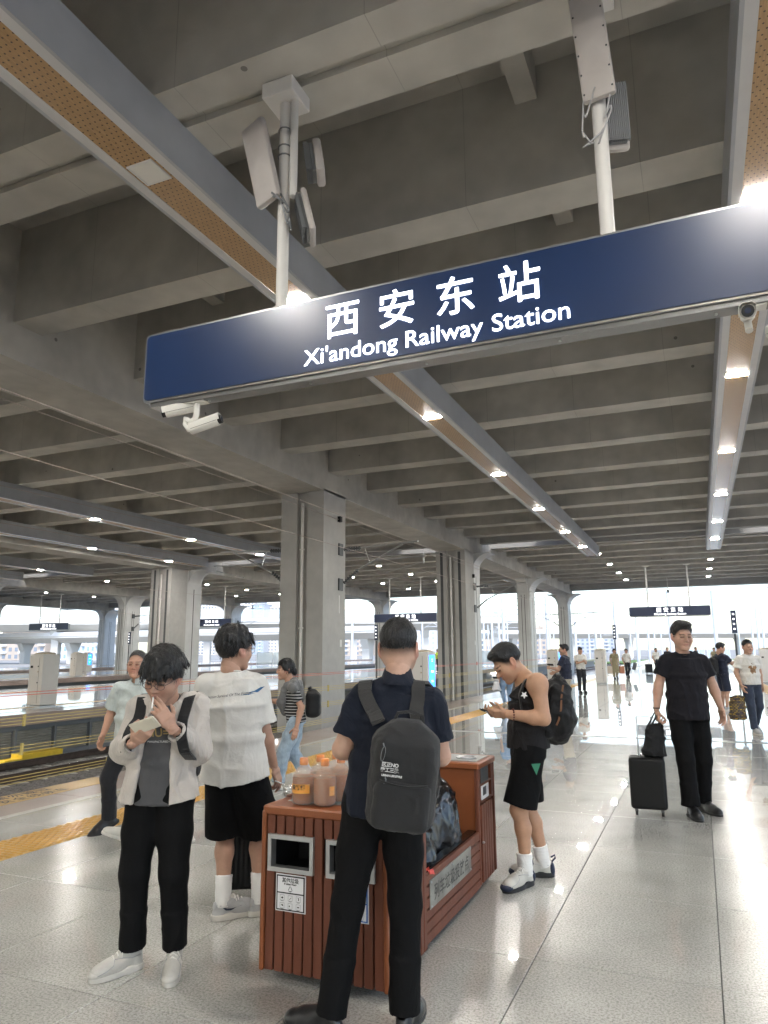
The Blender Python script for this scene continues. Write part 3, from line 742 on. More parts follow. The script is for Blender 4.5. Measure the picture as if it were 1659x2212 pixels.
        if st == 'fringe': q.put(ell((0, .03, .085), (.07, .085, .05)), .03)
    if st == 'side':
        q.put(ell((.012, -.035, .105), (.058, .055, .026)), .025)
    if st == 'woman':
        q.put(ell((0, .115, -.045), (.032, .035, .045)), .02)
        for s in (-1, 1): q.put(cone((s*.07, -.03, .05), (s*.078, .03, -.04), .018, .012), .02)
    hv, hq = q.mesh()
    if len(hv):
        hv = relax(hv, hq, 1, .4); N = vnorm(hv, hq)
        n = noise3(hv*np.array([210, 210, 18]), 3)*.0020+noise3(hv*np.array([70, 70, 9]), 5)*.0024*(1 if st in ('fringe', 'medium', 'woman') else .25); hv = hv+N*n[:, None]
    if st in ('crop', 'old', 'side'):
        zl = np.interp(V[:, 1], ys, zs); mix(sm(V[:, 2]-zl, -.042 if st == 'crop' else -.03, .010)**1.3*(ax_ < .080)*(V[:, 1] > -.075+(.05 if st == 'crop' else 0)*(V[:, 2] < .03)), (.016, .014, .013), .95)
    HEADS[key] = (V, Q, col, hv, hq); return HEADS[key]
HANDS = {}
def hand_mesh(curl=(.5, .6, .7, .8), thumb=.4, h=.0031, spread=.0):
    """canonical left-style hand: +y = wrist to fingers, palm faces -z, thumb towards +x"""
    key = (curl, thumb, round(h, 4), spread)
    if key in HANDS: return HANDS[key]
    g = Fld((-.075, -.06, -.13), (.10, .22, .05), h)
    g.put(ecyl((0, -.05, 0), (0, .03, 0), (.027, .02), (.036, .017), (1, 0, 0), False, False), .01)
    g.put(rbox((.0, .055, -.002), (.040, .042, .0135), None, .012), .014)
    g.put(ell((.026, .028, -.010), (.018, .032, .015)), .014)
    for i in range(4):
        bx = .029-.0195*i; L = [.95, 1.06, 1.0, .80][i]; p = np.array([bx, .092-.006*abs(i-1.2), -.001]); a = 0.
        sx = spread*(1.5-i)
        for j, (l, r0, r1) in enumerate(((.043, .0100, .0090), (.026, .0090, .0082), (.021, .0082, .0066))):
            a += curl[i]*[.9, 1.05, .6][j]; dv = np.array([sx*math.cos(a), math.cos(a), -math.sin(a)]); p2 = p+unit(dv)*l*L
            g.put(cone(p, p2, r0, r1), .0035 if j else .006); p = p2
    p = np.array([.030, .020, -.008]); dirs = [unit((.75, .62, -.35)), unit((.75-.8*thumb, .8, -.35-.5*thumb)), unit((.55-1.2*thumb, .8, -.4-.6*thumb))]
    for dv, l, r0, r1 in zip(dirs, (.036, .030, .024), (.0135, .0105, .0098), (.0105, .0098, .0075)):
        p2 = p+dv*l; g.put(cone(p, p2, r0, r1), .008); p = p2
    V, Q = g.mesh(); HANDS[key] = (V, Q); return V, Q
def hand_frame(fdir, palm, left):
    """rotation taking the canonical hand to: fingers along fdir, palm facing palm. The thumb comes out at x = f x palm-normal side"""
    f = unit(fdir); n = np.asarray(palm, float); n = unit(n-f*(n @ f)); z = -n; x = np.cross(f, z)
    Rm = np.stack([x, f, z], 1)
    if not left: Rm = np.stack([-x, f, z], 1)
    return Rm
def fabric(name, col, rough=.85, bump=.25, bscale=120., sheen=.15, var=.06, spec=.25, fold=.35, fscale=9., stretch=None):
    """cloth: fine weave bump plus soft crease bump"""
    if name in MATS: return name
    m = mat(name, col, rough, var=var, vscale=12, spec=spec, sheen=sheen)
    t = m.node_tree; n = t.nodes; L = t.links; b = n['Principled BSDF']; tc = n.new('ShaderNodeTexCoord')
    mp = n.new('ShaderNodeMapping'); mp.inputs['Scale'].default_value = stretch or (1, 1, .55); mp.inputs['Rotation'].default_value = (.3, .5, .2); L.new(tc.outputs['Object'], mp.inputs[0])
    n1 = n.new('ShaderNodeTexNoise'); n1.inputs['Scale'].default_value = fscale; n1.inputs['Detail'].default_value = 3; n1.inputs['Distortion'].default_value = 1.2; L.new(mp.outputs[0], n1.inputs['Vector'])
    b1 = n.new('ShaderNodeBump'); b1.inputs['Strength'].default_value = fold; b1.inputs['Distance'].default_value = .05; L.new(n1.outputs[0], b1.inputs['Height'])
    n2 = n.new('ShaderNodeTexNoise'); n2.inputs['Scale'].default_value = bscale; L.new(tc.outputs['Object'], n2.inputs['Vector'])
    b2 = n.new('ShaderNodeBump'); b2.inputs['Strength'].default_value = bump; b2.inputs['Distance'].default_value = .004; L.new(n2.outputs[0], b2.inputs['Height']); L.new(b1.outputs[0], b2.inputs['Normal'])
    L.new(b2.outputs[0], b.inputs['Normal']); return name
mat('sole_white', (.58, .555, .51), .55, var=.06, vscale=20)
mat('sole_black', (.015, .015, .016), .5)
mat('leather_black', (.012, .012, .013), .28, coat=.3, crough=.2, bump=.1, bscale=90)
mat('shoe_white', (.52, .50, .455), .55, var=.06, vscale=14, bump=.1, bscale=90)
mat('shoe_grey', (.40, .40, .40), .6, var=.06, vscale=14)
mat('shoe_navy', (.015, .022, .05), .5)
mat('lace', (.75, .73, .69), .7)
fabric('sock_white', (.74, .73, .71), fold=.1)
mat('lens', (.9, .92, .95), .05, trans=1., ior=1.05, alpha=.25)
mat('glass_frame', (.05, .045, .045), .3, metal=.5)
mat('glass_gold', (.45, .36, .25), .3, metal=.8)
SHOES = {}
def shoe_parts(kind, h=.0042):
    """canonical shoe: toe towards -y, heel at +y, ankle over the origin, ground at z=0"""
    if (kind, h) in SHOES: return SHOES[(kind, h)]
    out = []
    up = Fld((-.08, -.235, -.01), (.08, .11, .17), h)
    th = .032 if kind != 'leather' else .022
    hi_ = {'leather': .085, 'croc': .07}.get(kind, .10)
    up.put(ecyl((0, .035, th*.6), (0, .02, hi_), (.036, .052), (.036, .045), (1, 0, 0), False, True), .02)
    up.put(ell((0, -.11, th+.012), (.047, .105, .048)), .03); up.put(ell((.004, -.165, th+.006), (.044, .058, .036)), .02)
    up.put(cone((0, -.02, .085), (0, -.11, .055), .036, .036), .03)
    if kind in ('sneaker', 'sport'):
        up.put(cone((0, .0, hi_+.006), (0, -.05, .1), .022, .018), .012)
    up.put(ecyl((0, .03, .06), (0, .03, .16), (.027, .036), (.029, .04), (1, 0, 0)), .004, 's')
    def flat(X, Y, Z): return (Z-.012)
    up.put(((lambda X, Y, Z: (Z-.010)+0*X+0*Y), np.array([-.1, -.3, -.05]), np.array([.1, .2, .02])), .003, 's')
    out.append(('upper',)+up.mesh())
    so = Fld((-.08, -.25, -.012), (.08, .12, .07), h)
    so.put(ecyl((0, .03, 0), (0, .03, th), (.041, .062), (.042, .062), (1, 0, 0)), .01); so.put(ecyl((.002, -.115, 0), (.002, -.115, th*.9), (.049, .112), (.050, .115), (1, 0, 0), pw=2.4), .03)
    out.append(('sole',)+so.mesh()); SHOES[(kind, h)] = out; return out
def shoe(parent, ankle, fwd, kind, m_up, m_sole, pitch=0., laces=True, h=.0042, s=1., detail=None):
    """place a shoe under an ankle position"""
    f = unit((fwd[0], fwd[1], 0)); f = unit((f[0]*math.cos(pitch), f[1]*math.cos(pitch), -math.sin(pitch)))
    Rm = frame(f, (0, 0, 1)); org = V3(ankle)-Rm @ V3(0, .02, .085)*s
    if pitch == 0: org[2] = .002
    parts = shoe_parts(kind, h); u = None
    for nm, V, Q in parts:
        o = mesh_obj('shoe' if nm == 'upper' else 'sole', xf(V, Rm, org, s), Q, m_up if nm == 'upper' else m_sole, parent if u is None else u)
        if u is None: u = o
    if kind != 'leather' and kind != 'croc' and h < .006:
        for nm_, c_, r_ in (('toe_cap', (0, -.178, .034), (.0455, .056, .0305)), ('tongue', (0, -.035, .108), (.024, .035, .022)), ('heel_tab', (0, .068, .072), (.024, .012, .030))):
            g_ = Fld((-.08, -.26, 0), (.08, .12, .16), .005); g_.put(ell(c_, r_), .01); V_, Q_ = g_.mesh(); mesh_obj(nm_, xf(V_, Rm, org, s), Q_, m_up if nm_ == 'toe_cap' else ('shoe_white' if nm_ == 'tongue' else m_up), u)
    if laces:
        b = MB()
        for sx in (-1, 1):
            b.tube([xf([q], Rm, org, s)[0] for q in ((sx*.046, -.20, .040), (sx*.050, -.15, .052), (sx*.047, -.11, .070), (sx*.030, -.10, .092))], .0022, 5); b.tube([xf([q], Rm, org, s)[0] for q in ((sx*.030, -.10, .094), (sx*.038, -.05, .092), (sx*.041, .0, .080), (sx*.038, .05, .085))], .0022, 5)
        b.build('seam', 'shoe_grey', u, smooth=True); b = MB()
        for i in range(4):
            y = -.045-.025*i; z = .127-.011*i
            p = [xf([( -.026, y, z-.016)], Rm, org, s)[0], xf([(0, y-.004, z+.001)], Rm, org, s)[0], xf([(.026, y-.006, z-.014)], Rm, org, s)[0]]
            b.tube(p, .0035, 5)
        b.tube([xf([q], Rm, org, s)[0] for q in ((0, -.045, .128), (.02, -.05, .124), (.037, -.06, .095))], .003, 5); b.tube([xf([q], Rm, org, s)[0] for q in ((0, -.045, .128), (-.022, -.05, .122), (-.038, -.055, .098))], .003, 5)
        b.build('laces', 'lace', u, smooth=True)
    return u, Rm, org
def glasses(parent, Rm, t, s, m='glass_frame', half=False):
    b = MB()
    for sd_ in (-1, 1):
        cx = sd_*.033; ring = [(cx+.0235*math.cos(a)*1.05, -.104+.10*abs(cx+.0235*math.cos(a))**2*8, -.001+.0175*math.sin(a)) for a in np.linspace(0, 2*math.pi, 17)]
        b.tube([xf([q], Rm, t, s)[0] for q in ring], .0016, 5, cap=False)
        b.tube([xf([q], Rm, t, s)[0] for q in ((sd_*.058, -.099, .006), (sd_*.075, -.07, .008), (sd_*.081, .01, .006))], .0016, 5)
    b.tube([xf([q], Rm, t, s)[0] for q in ((-.010, -.106, .002), (0, -.110, .006), (.010, -.106, .002))], .0016, 5)
    g = b.build('glasses', m, parent, smooth=True)
    b = MB()
    for sd_ in (-1, 1):
        cx = sd_*.033; ring = [xf([(cx+.0225*math.cos(a), -.1035, -.001+.0168*math.sin(a))], Rm, t, s)[0] for a in np.linspace(0, 2*math.pi, 16, endpoint=False)]
        b.add(ring, [tuple(range(16))])
    b.build('lens', 'lens', g); return g
def strands(V, Q, style, parent, m, seed, Rm):
    """loose hairs and tufts lying on the hair surface"""
    rng = np.random.default_rng(seed); N = vnorm(V, Q); short = style in ('crop', 'old'); n = 900 if short else 700; id_ = rng.integers(0, len(V), n); p = V[id_]; nn = N[id_]
    dn = np.array([0, 0, -1.])+Rm[:, 1]*(-.25); fl = dn-nn*(nn @ dn)[:, None]; fl = fl/np.maximum(np.linalg.norm(fl, axis=1), .2)[:, None]+rng.normal(0, .22, (n, 3))
    L_ = rng.uniform(.006, .011, n) if short else rng.uniform(.022, .05, n)*(1 if style != 'side' else .6); lift = rng.uniform(.3, .8, n)*L_ if short else rng.uniform(.0, .22, n)*L_
    w = np.cross(fl, nn); w /= np.maximum(np.linalg.norm(w, axis=1), 1e-6)[:, None]; wd = (rng.uniform(.0008, .0018, n) if not short else rng.uniform(.0008, .0014, n))[:, None]
    a = p-nn*.001; b = p+fl*(L_*.5)[:, None]+nn*lift[:, None]; c = p+fl*L_[:, None]+nn*(lift*(1.2 if short else .3))[:, None]
    W = np.stack([a-w*wd, a+w*wd, b-w*wd*.8, b+w*wd*.8, c-w*wd*.2, c+w*wd*.2], 1).reshape(-1, 3); k = np.arange(n)[:, None]*6
    mesh_obj('hair_tufts', W, np.concatenate([k+[0, 1, 3, 2], k+[2, 3, 5, 4]]), m, parent)['kind'] = 'stuff'
def person(label, base, p, st, group=None, rz=YAW):
    """p: joint positions in a frame x = picture right, y = away from the camera, z = up (metres from base)"""
    H = st.get('H', 1.72); s = H/1.75; h = st.get('h', .0075); fine = h < .009; wide = st.get('wide', 1.)
    F = unit((*p['face_dir'][:2], 0)) if 'body_dir' not in p else unit((*p['body_dir'], 0)); side = np.array([-F[1], F[0], 0.])   # side: figure's left
    side = np.cross((0, 0, 1), F)
    pel = V3(p['pelvis']); nk = V3(p['neck']); hd = V3(p['head']); sR, sL = V3(p['sR']), V3(p['sL'])
    up_t = unit(nk-pel); hipw = .088*s*wide; hR, hL = pel-side*hipw-up_t*.02, pel+side*hipw-up_t*.02
    l1, l2, t1, t2 = .285*s, .255*s, .402*s, .388*s
    wR, wL = V3(p['wR']), V3(p['wL']); eR = V3(p['eR']) if 'eR' in p else ik(sR, wR, l1, l2, p.get('poleR', -F-side*.6-np.array([0, 0, .6]))); eL = V3(p['eL']) if 'eL' in p else ik(sL, wL, l1, l2, p.get('poleL', -F+side*.6-np.array([0, 0, .6])))
    aR, aL = V3(p['aR']), V3(p['aL']); kp = p.get('kpole', F)
    kR = V3(p['kR']) if 'kR' in p else ik(hR, aR, t1, t2, kp+side*-.12); kL = V3(p['kL']) if 'kL' in p else ik(hL, aL, t1, t2, kp+side*.12)
    chest = pel+(nk-pel)*.62; waist = pel+(nk-pel)*.28; shl = (sR+sL)/2
    skin = np.array(st.get('skin', SKIN)); allV, allQ, allC = [], [], []; off = 0
    def addm(V, Q, c=None):
        nonlocal off
        if len(V) == 0: return
        allV.append(V); allQ.append(Q+off); allC.append(np.tile(skin, (len(V), 1)) if c is None else c); off += len(V)
    pts = np.array([pel, nk, hd, sR, sL, eR, eL, wR, wL, aR, aL, kR, kL]); lo = pts.min(0)-.2; hi = pts.max(0)+.2
    # ---- skin: neck, arms, legs
    g = Fld(lo, hi, h)
    hR_ = frame(p['face_dir'], p.get('head_up', (0, 0, 1)))
    nb = nk-up_t*.01
    g.put(cone(nb-up_t*.06, xf([(0, .030, -.10)], hR_, hd, s)[0], .064*s, .058*s), .02)
    g.put(cone(nb-up_t*.06, shl-up_t*.05, .058*s, .06*s), .04)
    bare = st.get('bare_shoulders')
    if bare:
        for q in (sR, sL): g.put(cone(nb-up_t*.03, q, .05*s, .062*s), .05)
        g.put(ecyl(chest, shl, (.15*s, .10*s), (.155*s, .085*s), side, False, False), .05)
    am = st.get('arm', 1.)
    for q, e, w in ((sR, eR, wR), (sL, eL, wL)):
        if not st.get('long_sleeve'):
            if bare: g.put(ell(q-np.array([0, 0, .01]), (.062*s*am, .062*s*am, .068*s*am)), .03)
            g.put(cone(q if bare else q+(e-q)*.35, e, (.052 if bare else .047)*s*am, .041*s*am), .03 if bare else .01); m_ = e+(w-e)*.28; g.put(cone(e, m_, .041*s*am, .044*s*am), .02)
            g.put(cone(m_, w, .042*s*am, .027*s*am), .02)
        else: g.put(cone(e+(w-e)*.6, w, .03*s, .026*s), .01)
    if st.get('shorts'):
        for hp, k, a in ((hR, kR, aR), (hL, kL, aL)):
            g.put(cone(hp, k, .085*s, .056*s), .03); ca = k+(a-k)*.32-F*.012; g.put(cone(k, ca, .053*s, .056*s), .03); g.put(cone(ca, a+np.array([0, 0, .01]), .054*s, .034*s), .03)
            g.put(ell(k+F*.018, (.045*s, .045*s, .05*s)), .03)
    V, Q = g.mesh(); addm(relax(V, Q, 1, .3), Q)
    hs = s*st.get('head_s', 1.10)
    V, Q, C_, hv, hq = head_mesh(st['head'], .0036 if fine else .007); C_ = C_*(skin/np.array(SKIN)); addm(xf(V, hR_, hd, hs), Q, C_)
    hands = {}
    for nm, w, e, left in (('R', wR, eR, False), ('L', wL, eL, True)):
        fd = p.get('f'+nm, unit(w-e)); pn = p.get('n'+nm, (side if not left else -side)); cu = p.get('c'+nm, (.35, .42, .5, .55)); tb = p.get('t'+nm, .35)
        V, Q = hand_mesh(tuple(cu), tb, .0031 if fine else .0062, p.get('sp'+nm, .0)); Rm = hand_frame(fd, pn, left); V2 = xf(V, Rm, w+unit(fd)*.018, s*st.get('hand_s', .97)); hands[nm] = (Rm, w+unit(fd)*.018)
        addm(V2, Q if left else Q[:, ::-1])
    root = mesh_obj('person', np.concatenate(allV), np.concatenate(allQ), 'skin', None, np.concatenate(allC)); tag(root, label, 'person', group)
    root.location = (base[0], base[1], st.get('z', 0)); root.rotation_euler = (0, 0, rz)
    if hv is not None and len(hv):
        HV = xf(hv, hR_, hd, hs); ho = mesh_obj('hair', HV, hq, st.get('hair_mat', 'hair'), root)
        if fine: strands(HV, hq, st['head']['hair'], ho, st.get('hair_mat', 'hair'), st.get('seed', 1), hR_)
    if st.get('glasses'): glasses(root, hR_, hd, hs, st['glasses'])
    # ---- trousers or shorts
    bt = st['bottom']; lg = bt.get('w', 1.); ft = bt.get('foot', .062); g = Fld(lo, hi, h); wz = pel+up_t*bt.get('rise', .13)
    g.put(ecyl(pel-up_t*.05, wz, (.168*s*wide, .122*s*wide), (.148*s*wide, .112*s*wide), side, False, True), .03)
    hem = bt.get('hem')
    for hp, k, a in ((hR, kR, aR), (hL, kL, aL)):
        if hem:   # shorts: cut at height hem
            t = (hp[2]-hem)/max(hp[2]-k[2], .05); e = hp+(k-hp)*t
            g.put(ecyl(e, hp+up_t*.05, (.100*s*lg, .104*s*lg), (.098*s, .105*s), side, True, False), .035)
        else:
            g.put(cone(hp+up_t*.02, hp+(k-hp)*.5, .098*s, .088*s*lg), .045); g.put(cone(hp+(k-hp)*.5, k, .088*s*lg, .074*s*lg), .03)
            e = a+(k-a)*bt.get('cut', -.02); g.put(cone(k, k+(e-k)*.5, .074*s*lg, (.066+ft)*.5*s*lg), .03); g.put(ecyl(e, k+(e-k)*.5, (ft*s, ft*1.08*s), ((.066+ft)*.5*s*lg, (.066+ft)*.52*s*lg), side, True, False), .02)
            g.put(ecyl(e-(k-e)*.1, e+(k-e)*.05, (ft*s*.85, ft*.92*s), (ft*s*.8, ft*.86*s), side), .004, 's')
    if hem:
        for hp, k in ((hR, kR), (hL, kL)):
            t = (hp[2]-hem)/max(hp[2]-k[2], .05); e = hp+(k-hp)*t; u = unit(k-hp); g.put(ecyl(e+u*.04, e-u*.05, (.090*s*lg, .094*s*lg), (.086*s*lg, .09*s*lg), side), .004, 's')
    V, Q = g.mesh(); V = relax(V, Q, 1, .3)
    kz = (kR[2]+kL[2])/2; az = (aR[2]+aL[2])/2
    if hem: mk = lambda v: .5+.5*np.clip((pel[2]-v[:, 2])/.25, 0, 1)
    else: mk = lambda v: .40+.5*np.exp(-((v[:, 2]-kz)/.10)**2)+.9*np.exp(-((v[:, 2]-az-.07)/.09)**2)+.6*np.exp(-((v[:, 2]-pel[2]+.06)/.1)**2)
    V = folds(V, Q, bt.get('fold', .010)*.62, 5.2, st.get('seed', 1), (1, 1, .8), mask=mk); 
    mesh_obj('shorts' if hem else 'trousers', V, Q, bt['mat'], root)
    # ---- upper garment
    tp = st['top']; lo_ = tp.get('loose', .018); g = Fld(lo, hi, h); hz = tp.get('hem', pel[2]-.02)
    hm = pel+up_t*(hz-pel[2])/max(up_t[2], .3); flr = tp.get('flare', .0); bl = tp.get('belly', 0.)
    A = lambda a, b: ((a*s*wide+lo_), (b*s*wide+lo_))
    g.put(ecyl(hm, waist+up_t*.02, (A(.165, .118)[0]+flr, A(.165, .118)[1]+flr*.8+bl), (A(.148, .108)[0], A(.148, .108)[1]+bl), side, True, False), .03)
    g.put(ecyl(waist, chest, (A(.146, .106)[0], A(.146, .106)[1]+bl), A(.158, .112), side, False, False), .05)
    g.put(ecyl(chest, shl+up_t*.005, A(.158, .112), ((.150*s+lo_*.6)*wide, .082*s+lo_*.5), side, False, False), .05)
    if tp['kind'] != 'tank':
        for q in (sR, sL): g.put(cone(nb-up_t*.040, q-np.array([0, 0, .016]), .058*s+lo_*.25, .048*s+lo_*.30), .035)
        sl_ = tp.get('sleeve', .62)
        for q, e, w in ((sR, eR, wR), (sL, eL, wL)):
            r0 = .050*s*am+lo_*.38; r1 = tp.get('sw', .062)*s
            if sl_ <= 1:
                en = q+(e-q)*sl_; g.put(cone(q-np.array([0, 0, .012]), q+(e-q)*.3, r0*.97, r0), .028); g.put(ecyl(en, q+(e-q)*.15, (r1, r1), (r0, r0), unit(np.cross(e-q, F+np.array([.01, .02, 0]))), True, False), .03)
                u = unit(e-q); g.put(ecyl(en+u*.05, en-u*.03, (r1-.006, r1-.006), (min(r1, r0)-.016,)*2, unit(np.cross(e-q, F+np.array([.01, .02, 0])))), .004, 's')
            else:
                g.put(cone(q-np.array([0, 0, .012]), e, r0, .050*s+lo_*.62), .03); en = e+(w-e)*(sl_-1); g.put(cone(e, e+(en-e)*.6, .054*s+lo_*.7, .044*s+lo_*.6), .03); sdx = unit(np.cross(w-e, np.array([.1, .2, 1.])))
                g.put(ecyl(en, e+(en-e)*.5, (.040*s+lo_*.3,)*2, (.046*s+lo_*.6,)*2, sdx, True, False), .02); u = unit(w-e); g.put(ecyl(en+u*.04, en-u*.03, (.034*s+lo_*.3,)*2, (.034*s+lo_*.3,)*2, sdx), .003, 's')
    nkd = unit(xf([(0, .02, -.08)], hR_, hd, s)[0]-nb); ncut = tp.get('neck', .066 if tp['kind'] != 'polo' else .058)
    g.put(cone(nb+nkd*.012+F*.012, nb+nkd*.16+F*.02, ncut*s, (ncut+.02)*s), .012, 's')
    if tp['kind'] == 'tank':
        for q, e, sg in ((sR, eR, -1), (sL, eL, 1)):
            o_ = q+side*sg*.045+np.array([0, 0, -.03]); g.put(ell(o_, (.095*s, .10*s, .135*s)), .02, 's')
            g.put(cone(nb-up_t*.05+side*sg*.055, shl+side*sg*.095-up_t*.01, .035, .035), .02)
    if tp.get('open'):   # open jacket: remove a wedge in front
        ow = tp['open']; c0 = shl+F*.12; c1 = hm+F*.14-up_t*.1
        q0, q1 = (A(.165, .118)[0]+flr, A(.165, .118)[1]+flr*.8), A(.148, .108); q2 = A(.158, .112); e_ = .020; dn = lambda q: (q[0]-e_, q[1]-e_)
        g.put(ecyl(hm-up_t*.06, waist+up_t*.02, dn(q0), dn(q1), side, True, True), .008, 's'); g.put(ecyl(waist, chest, dn(q1), dn(q2), side, True, True), .008, 's')
        g.put(ecyl(hm+F*.16-up_t*.08, waist+F*.15, (ow*1.15, .12), (ow, .11), side, True, True), .01, 's'); g.put(ecyl(waist+F*.15-up_t*.01, nb+F*.16+up_t*.05, (ow, .11), (ow*.72, .12), side, True, True), .01, 's')
    if tp['kind'] in ('tee',) or tp.get('hollow'):
        g.put(ecyl(hm-up_t*.05, hm+up_t*.07, (A(.165, .118)[0]+flr-.009, A(.165, .118)[1]+flr*.8-.009+bl), (A(.16, .115)[0]+flr*.6-.012, A(.16, .115)[1]+flr*.5-.012+bl), side), .004, 's')
    if tp.get('hemcurve'):
        c = tp['hemcurve']; g.put(((lambda X, Y, Z: (Z-(hz+c*(((X-hm[0])*side[0]+(Y-hm[1])*side[1])/.2)**2))), np.array([lo[0], lo[1], hz-.05]), np.array([hi[0], hi[1], hz+.12])), .003, 's')
    V, Q = g.mesh(); V = relax(V, Q, 1, .3)
    V = folds(V, Q, tp.get('fold', .009), tp.get('fscale', 6.5), st.get('seed', 1)+20, tp.get('fstretch', (1, 1, .7)))
    cl = mesh_obj({'tee': 'shirt', 'polo': 'shirt', 'tank': 'tank_top', 'jacket': 'jacket', 'dress': 'dress'}.get(tp['kind'], 'shirt'), V, Q, tp['mat'], root)
    if tp['kind'] in ('tee', 'polo'):   # neckband or collar
        b = MB(); n_ = 22; ring = []; cr = unit(np.cross(nkd, F)); fw = np.cross(cr, nkd)
        c_ = nb+nkd*(.018 if tp['kind'] == 'polo' else -.004)+F*.006; 
        if tp['kind'] == 'tee':
            b.tube([c_+cr*math.cos(a)*.064*s+F*math.sin(a)*.064*s-nkd*.016*math.sin(a) for a in np.linspace(0, 2*math.pi, n_)], .0065, 6, cap=False); b.build('neckband', tp['mat'], cl, smooth=True)
        else:
            for rr, zz in ((0, 0),):
                lo1 = [c_+cr*math.cos(a)*.086*s+F*math.sin(a)*.094*s-nkd*(.042+.01*max(0, math.sin(a))) for a in np.linspace(-math.pi*1.42, math.pi*.42, n_)]
                hi1 = [c_+cr*math.cos(a)*.062*s+F*math.sin(a)*.066*s+nkd*(.032-.03*max(0, math.sin(a))) for a in np.linspace(-math.pi*1.42, math.pi*.42, n_)]
                in1 = [q-unit(q-c_)*.006 for q in hi1]
                v = lo1+hi1+in1; f = []
                for i in range(n_-1): f += [(i, i+1, n_+i+1, n_+i), (n_+i, n_+i+1, 2*n_+i+1, 2*n_+i)]
                b.add(v, f); b.build('collar', tp.get('collar_mat', tp['mat']), cl, smooth=True)
    if 'inner' in st:   # shirt under an open jacket
        it = st['inner']; g = Fld(lo, hi, h); hz2 = it['hem']; hm2 = pel+up_t*(hz2-pel[2])/max(up_t[2], .3)
        g.put(ecyl(hm2, waist, (.172*s, .128*s), (.152*s, .118*s), side, True, False), .03); g.put(ecyl(waist, chest, (.152*s, .118*s), (.16*s, .122*s), side, False, False), .05); g.put(ecyl(chest, shl-up_t*.02, (.155*s, .120*s), (.125*s, .080*s), side, False, False), .05)
        for q in (sR, sL): g.put(cone(nb-up_t*.04, nb-up_t*.05+(q-nb)*.6, .060*s, .040*s), .03)
        g.put(cone(nb+nkd*.01+F*.012, nb+nkd*.16+F*.02, .064*s, .085*s), .012, 's')
        V, Q = g.mesh(); V = folds(relax(V, Q, 1, .3), Q, .008, 6, 77, (1, 1, .7)); o2 = mesh_obj('shirt', V, Q, it['mat'], root); st['_inner'] = o2
    # ---- socks and shoes
    sh = st['shoes']; fR = p.get('toeR', F); fL = p.get('toeL', F); pr = p.get('pitchR', 0.), p.get('pitchL', 0.)
    if st.get('socks'):
        for k, a in ((kR, aR), (kL, aL)):
            b = Fld(a-.12, a+np.array([.12, .12, .35]), min(h, .006)); b.put(ecyl(a-np.array([0, 0, .05]), a+unit(k-a)*st['socks'], (.044*s, .049*s), (.052*s, .056*s), side), .006); V, Q = b.mesh(); mesh_obj('sock', folds(V, Q, .002, 14, 5, (1, 1, 3)), Q, 'sock_white', root)
    st['_shoes'] = []
    for a, f, pt in ((aR, fR, pr[0]), (aL, fL, pr[1])):
        st['_shoes'].append(shoe(root, a, f, sh['kind'], sh['mat'], sh['sole'], pt, sh.get('laces', False), .0042 if fine else .008, s*sh.get('s', 1.)))
    root['_'] = 0; del root['_']
    info = dict(root=root, shirt=cl, hands=hands, head=(hR_, hd, hs), F=F, side=side, up=up_t, j=dict(pel=pel, nk=nk, sR=sR, sL=sL, eR=eR, eL=eL, wR=wR, wL=wL, kR=kR, kL=kL, chest=chest, waist=waist, shl=shl))
    st.pop('_', None); return info
def drape(pts, objs, off=.012, ends=(1, 1)):
    """move strap points onto the nearest cloth or skin surface"""
    from mathutils.bvhtree import BVHTree
    tr = [BVHTree.FromPolygons([v.co[:] for v in o.data.vertices], [q.vertices[:] for q in o.data.polygons]) for o in objs]; out = []
    for i, p in enumerate(pts):
        if i < ends[0] or i >= len(pts)-ends[1]: out.append(Vector(p)); continue
        p = Vector(p); best = None
        for t in tr:
            h = t.find_nearest(p)
            if h[0] is not None:
                sd = (p-h[0]).dot(h[1]); d = (p-h[0]).length*(1 if sd > 0 else -1)
                if best is None or d < best[0]: best = (d, h[0]+h[1]*off)
        out.append(best[1])
    for _ in range(4): out = [out[0]]+[(out[i-1]+out[i]*2+out[i+1])/4 for i in range(1, len(out)-1)]+[out[-1]]
    return out
def dense(pts, n=4):
    P_ = [Vector(q) for q in pts]; out = []
    for i in range(len(P_)-1):
        p0, p1, p2, p3 = P_[max(i-1, 0)], P_[i], P_[i+1], P_[min(i+2, len(P_)-1)]
        for k in range(n):
            t = k/n; out.append(.5*((2*p1)+(p2-p0)*t+(2*p0-5*p1+4*p2-p3)*t*t+(3*p1-3*p2+p0-p3)*t**3))
    return out+[P_[-1]]
def to_world(o, q):
    return Matrix.Translation(o.location) @ Matrix.Rotation(o.rotation_euler.z, 4, 'Z') @ Vector(q)
def wrap_print(name, target, body, size, org, nrm, right, m, parent, lift=.0035, **k):
    """lettering laid onto a cloth surface: every point is dropped on the cloth"""
    from mathutils.bvhtree import BVHTree
    me0 = target.data; bvh = BVHTree.FromPolygons([v.co[:] for v in me0.vertices], [q.vertices[:] for q in me0.polygons])
    me = text_mesh(body, size, **k) if isinstance(body, str) else body
    n = Vector(nrm).normalized(); r = Vector(right).normalized(); u = n.cross(r); org = Vector(org)
    for v in me.vertices:
        q = org+r*v.co.x+u*v.co.y; hit = bvh.ray_cast(q+n*.25, -n, .5)
        v.co = (hit[0]+n*lift) if hit[0] is not None else q
    me.materials.clear(); me.materials.append(MATS[m] if isinstance(m, str) else m); return link(name, me, parent)
def flat_mesh(polys):
    mb = MB()
    for p in polys:
        mb.add([(x, y, 0) for x, y in p], [tuple(range(len(p)))])
    me = bpy.data.meshes.new('mark'); me.from_pydata(mb.v, [], mb.f); return me
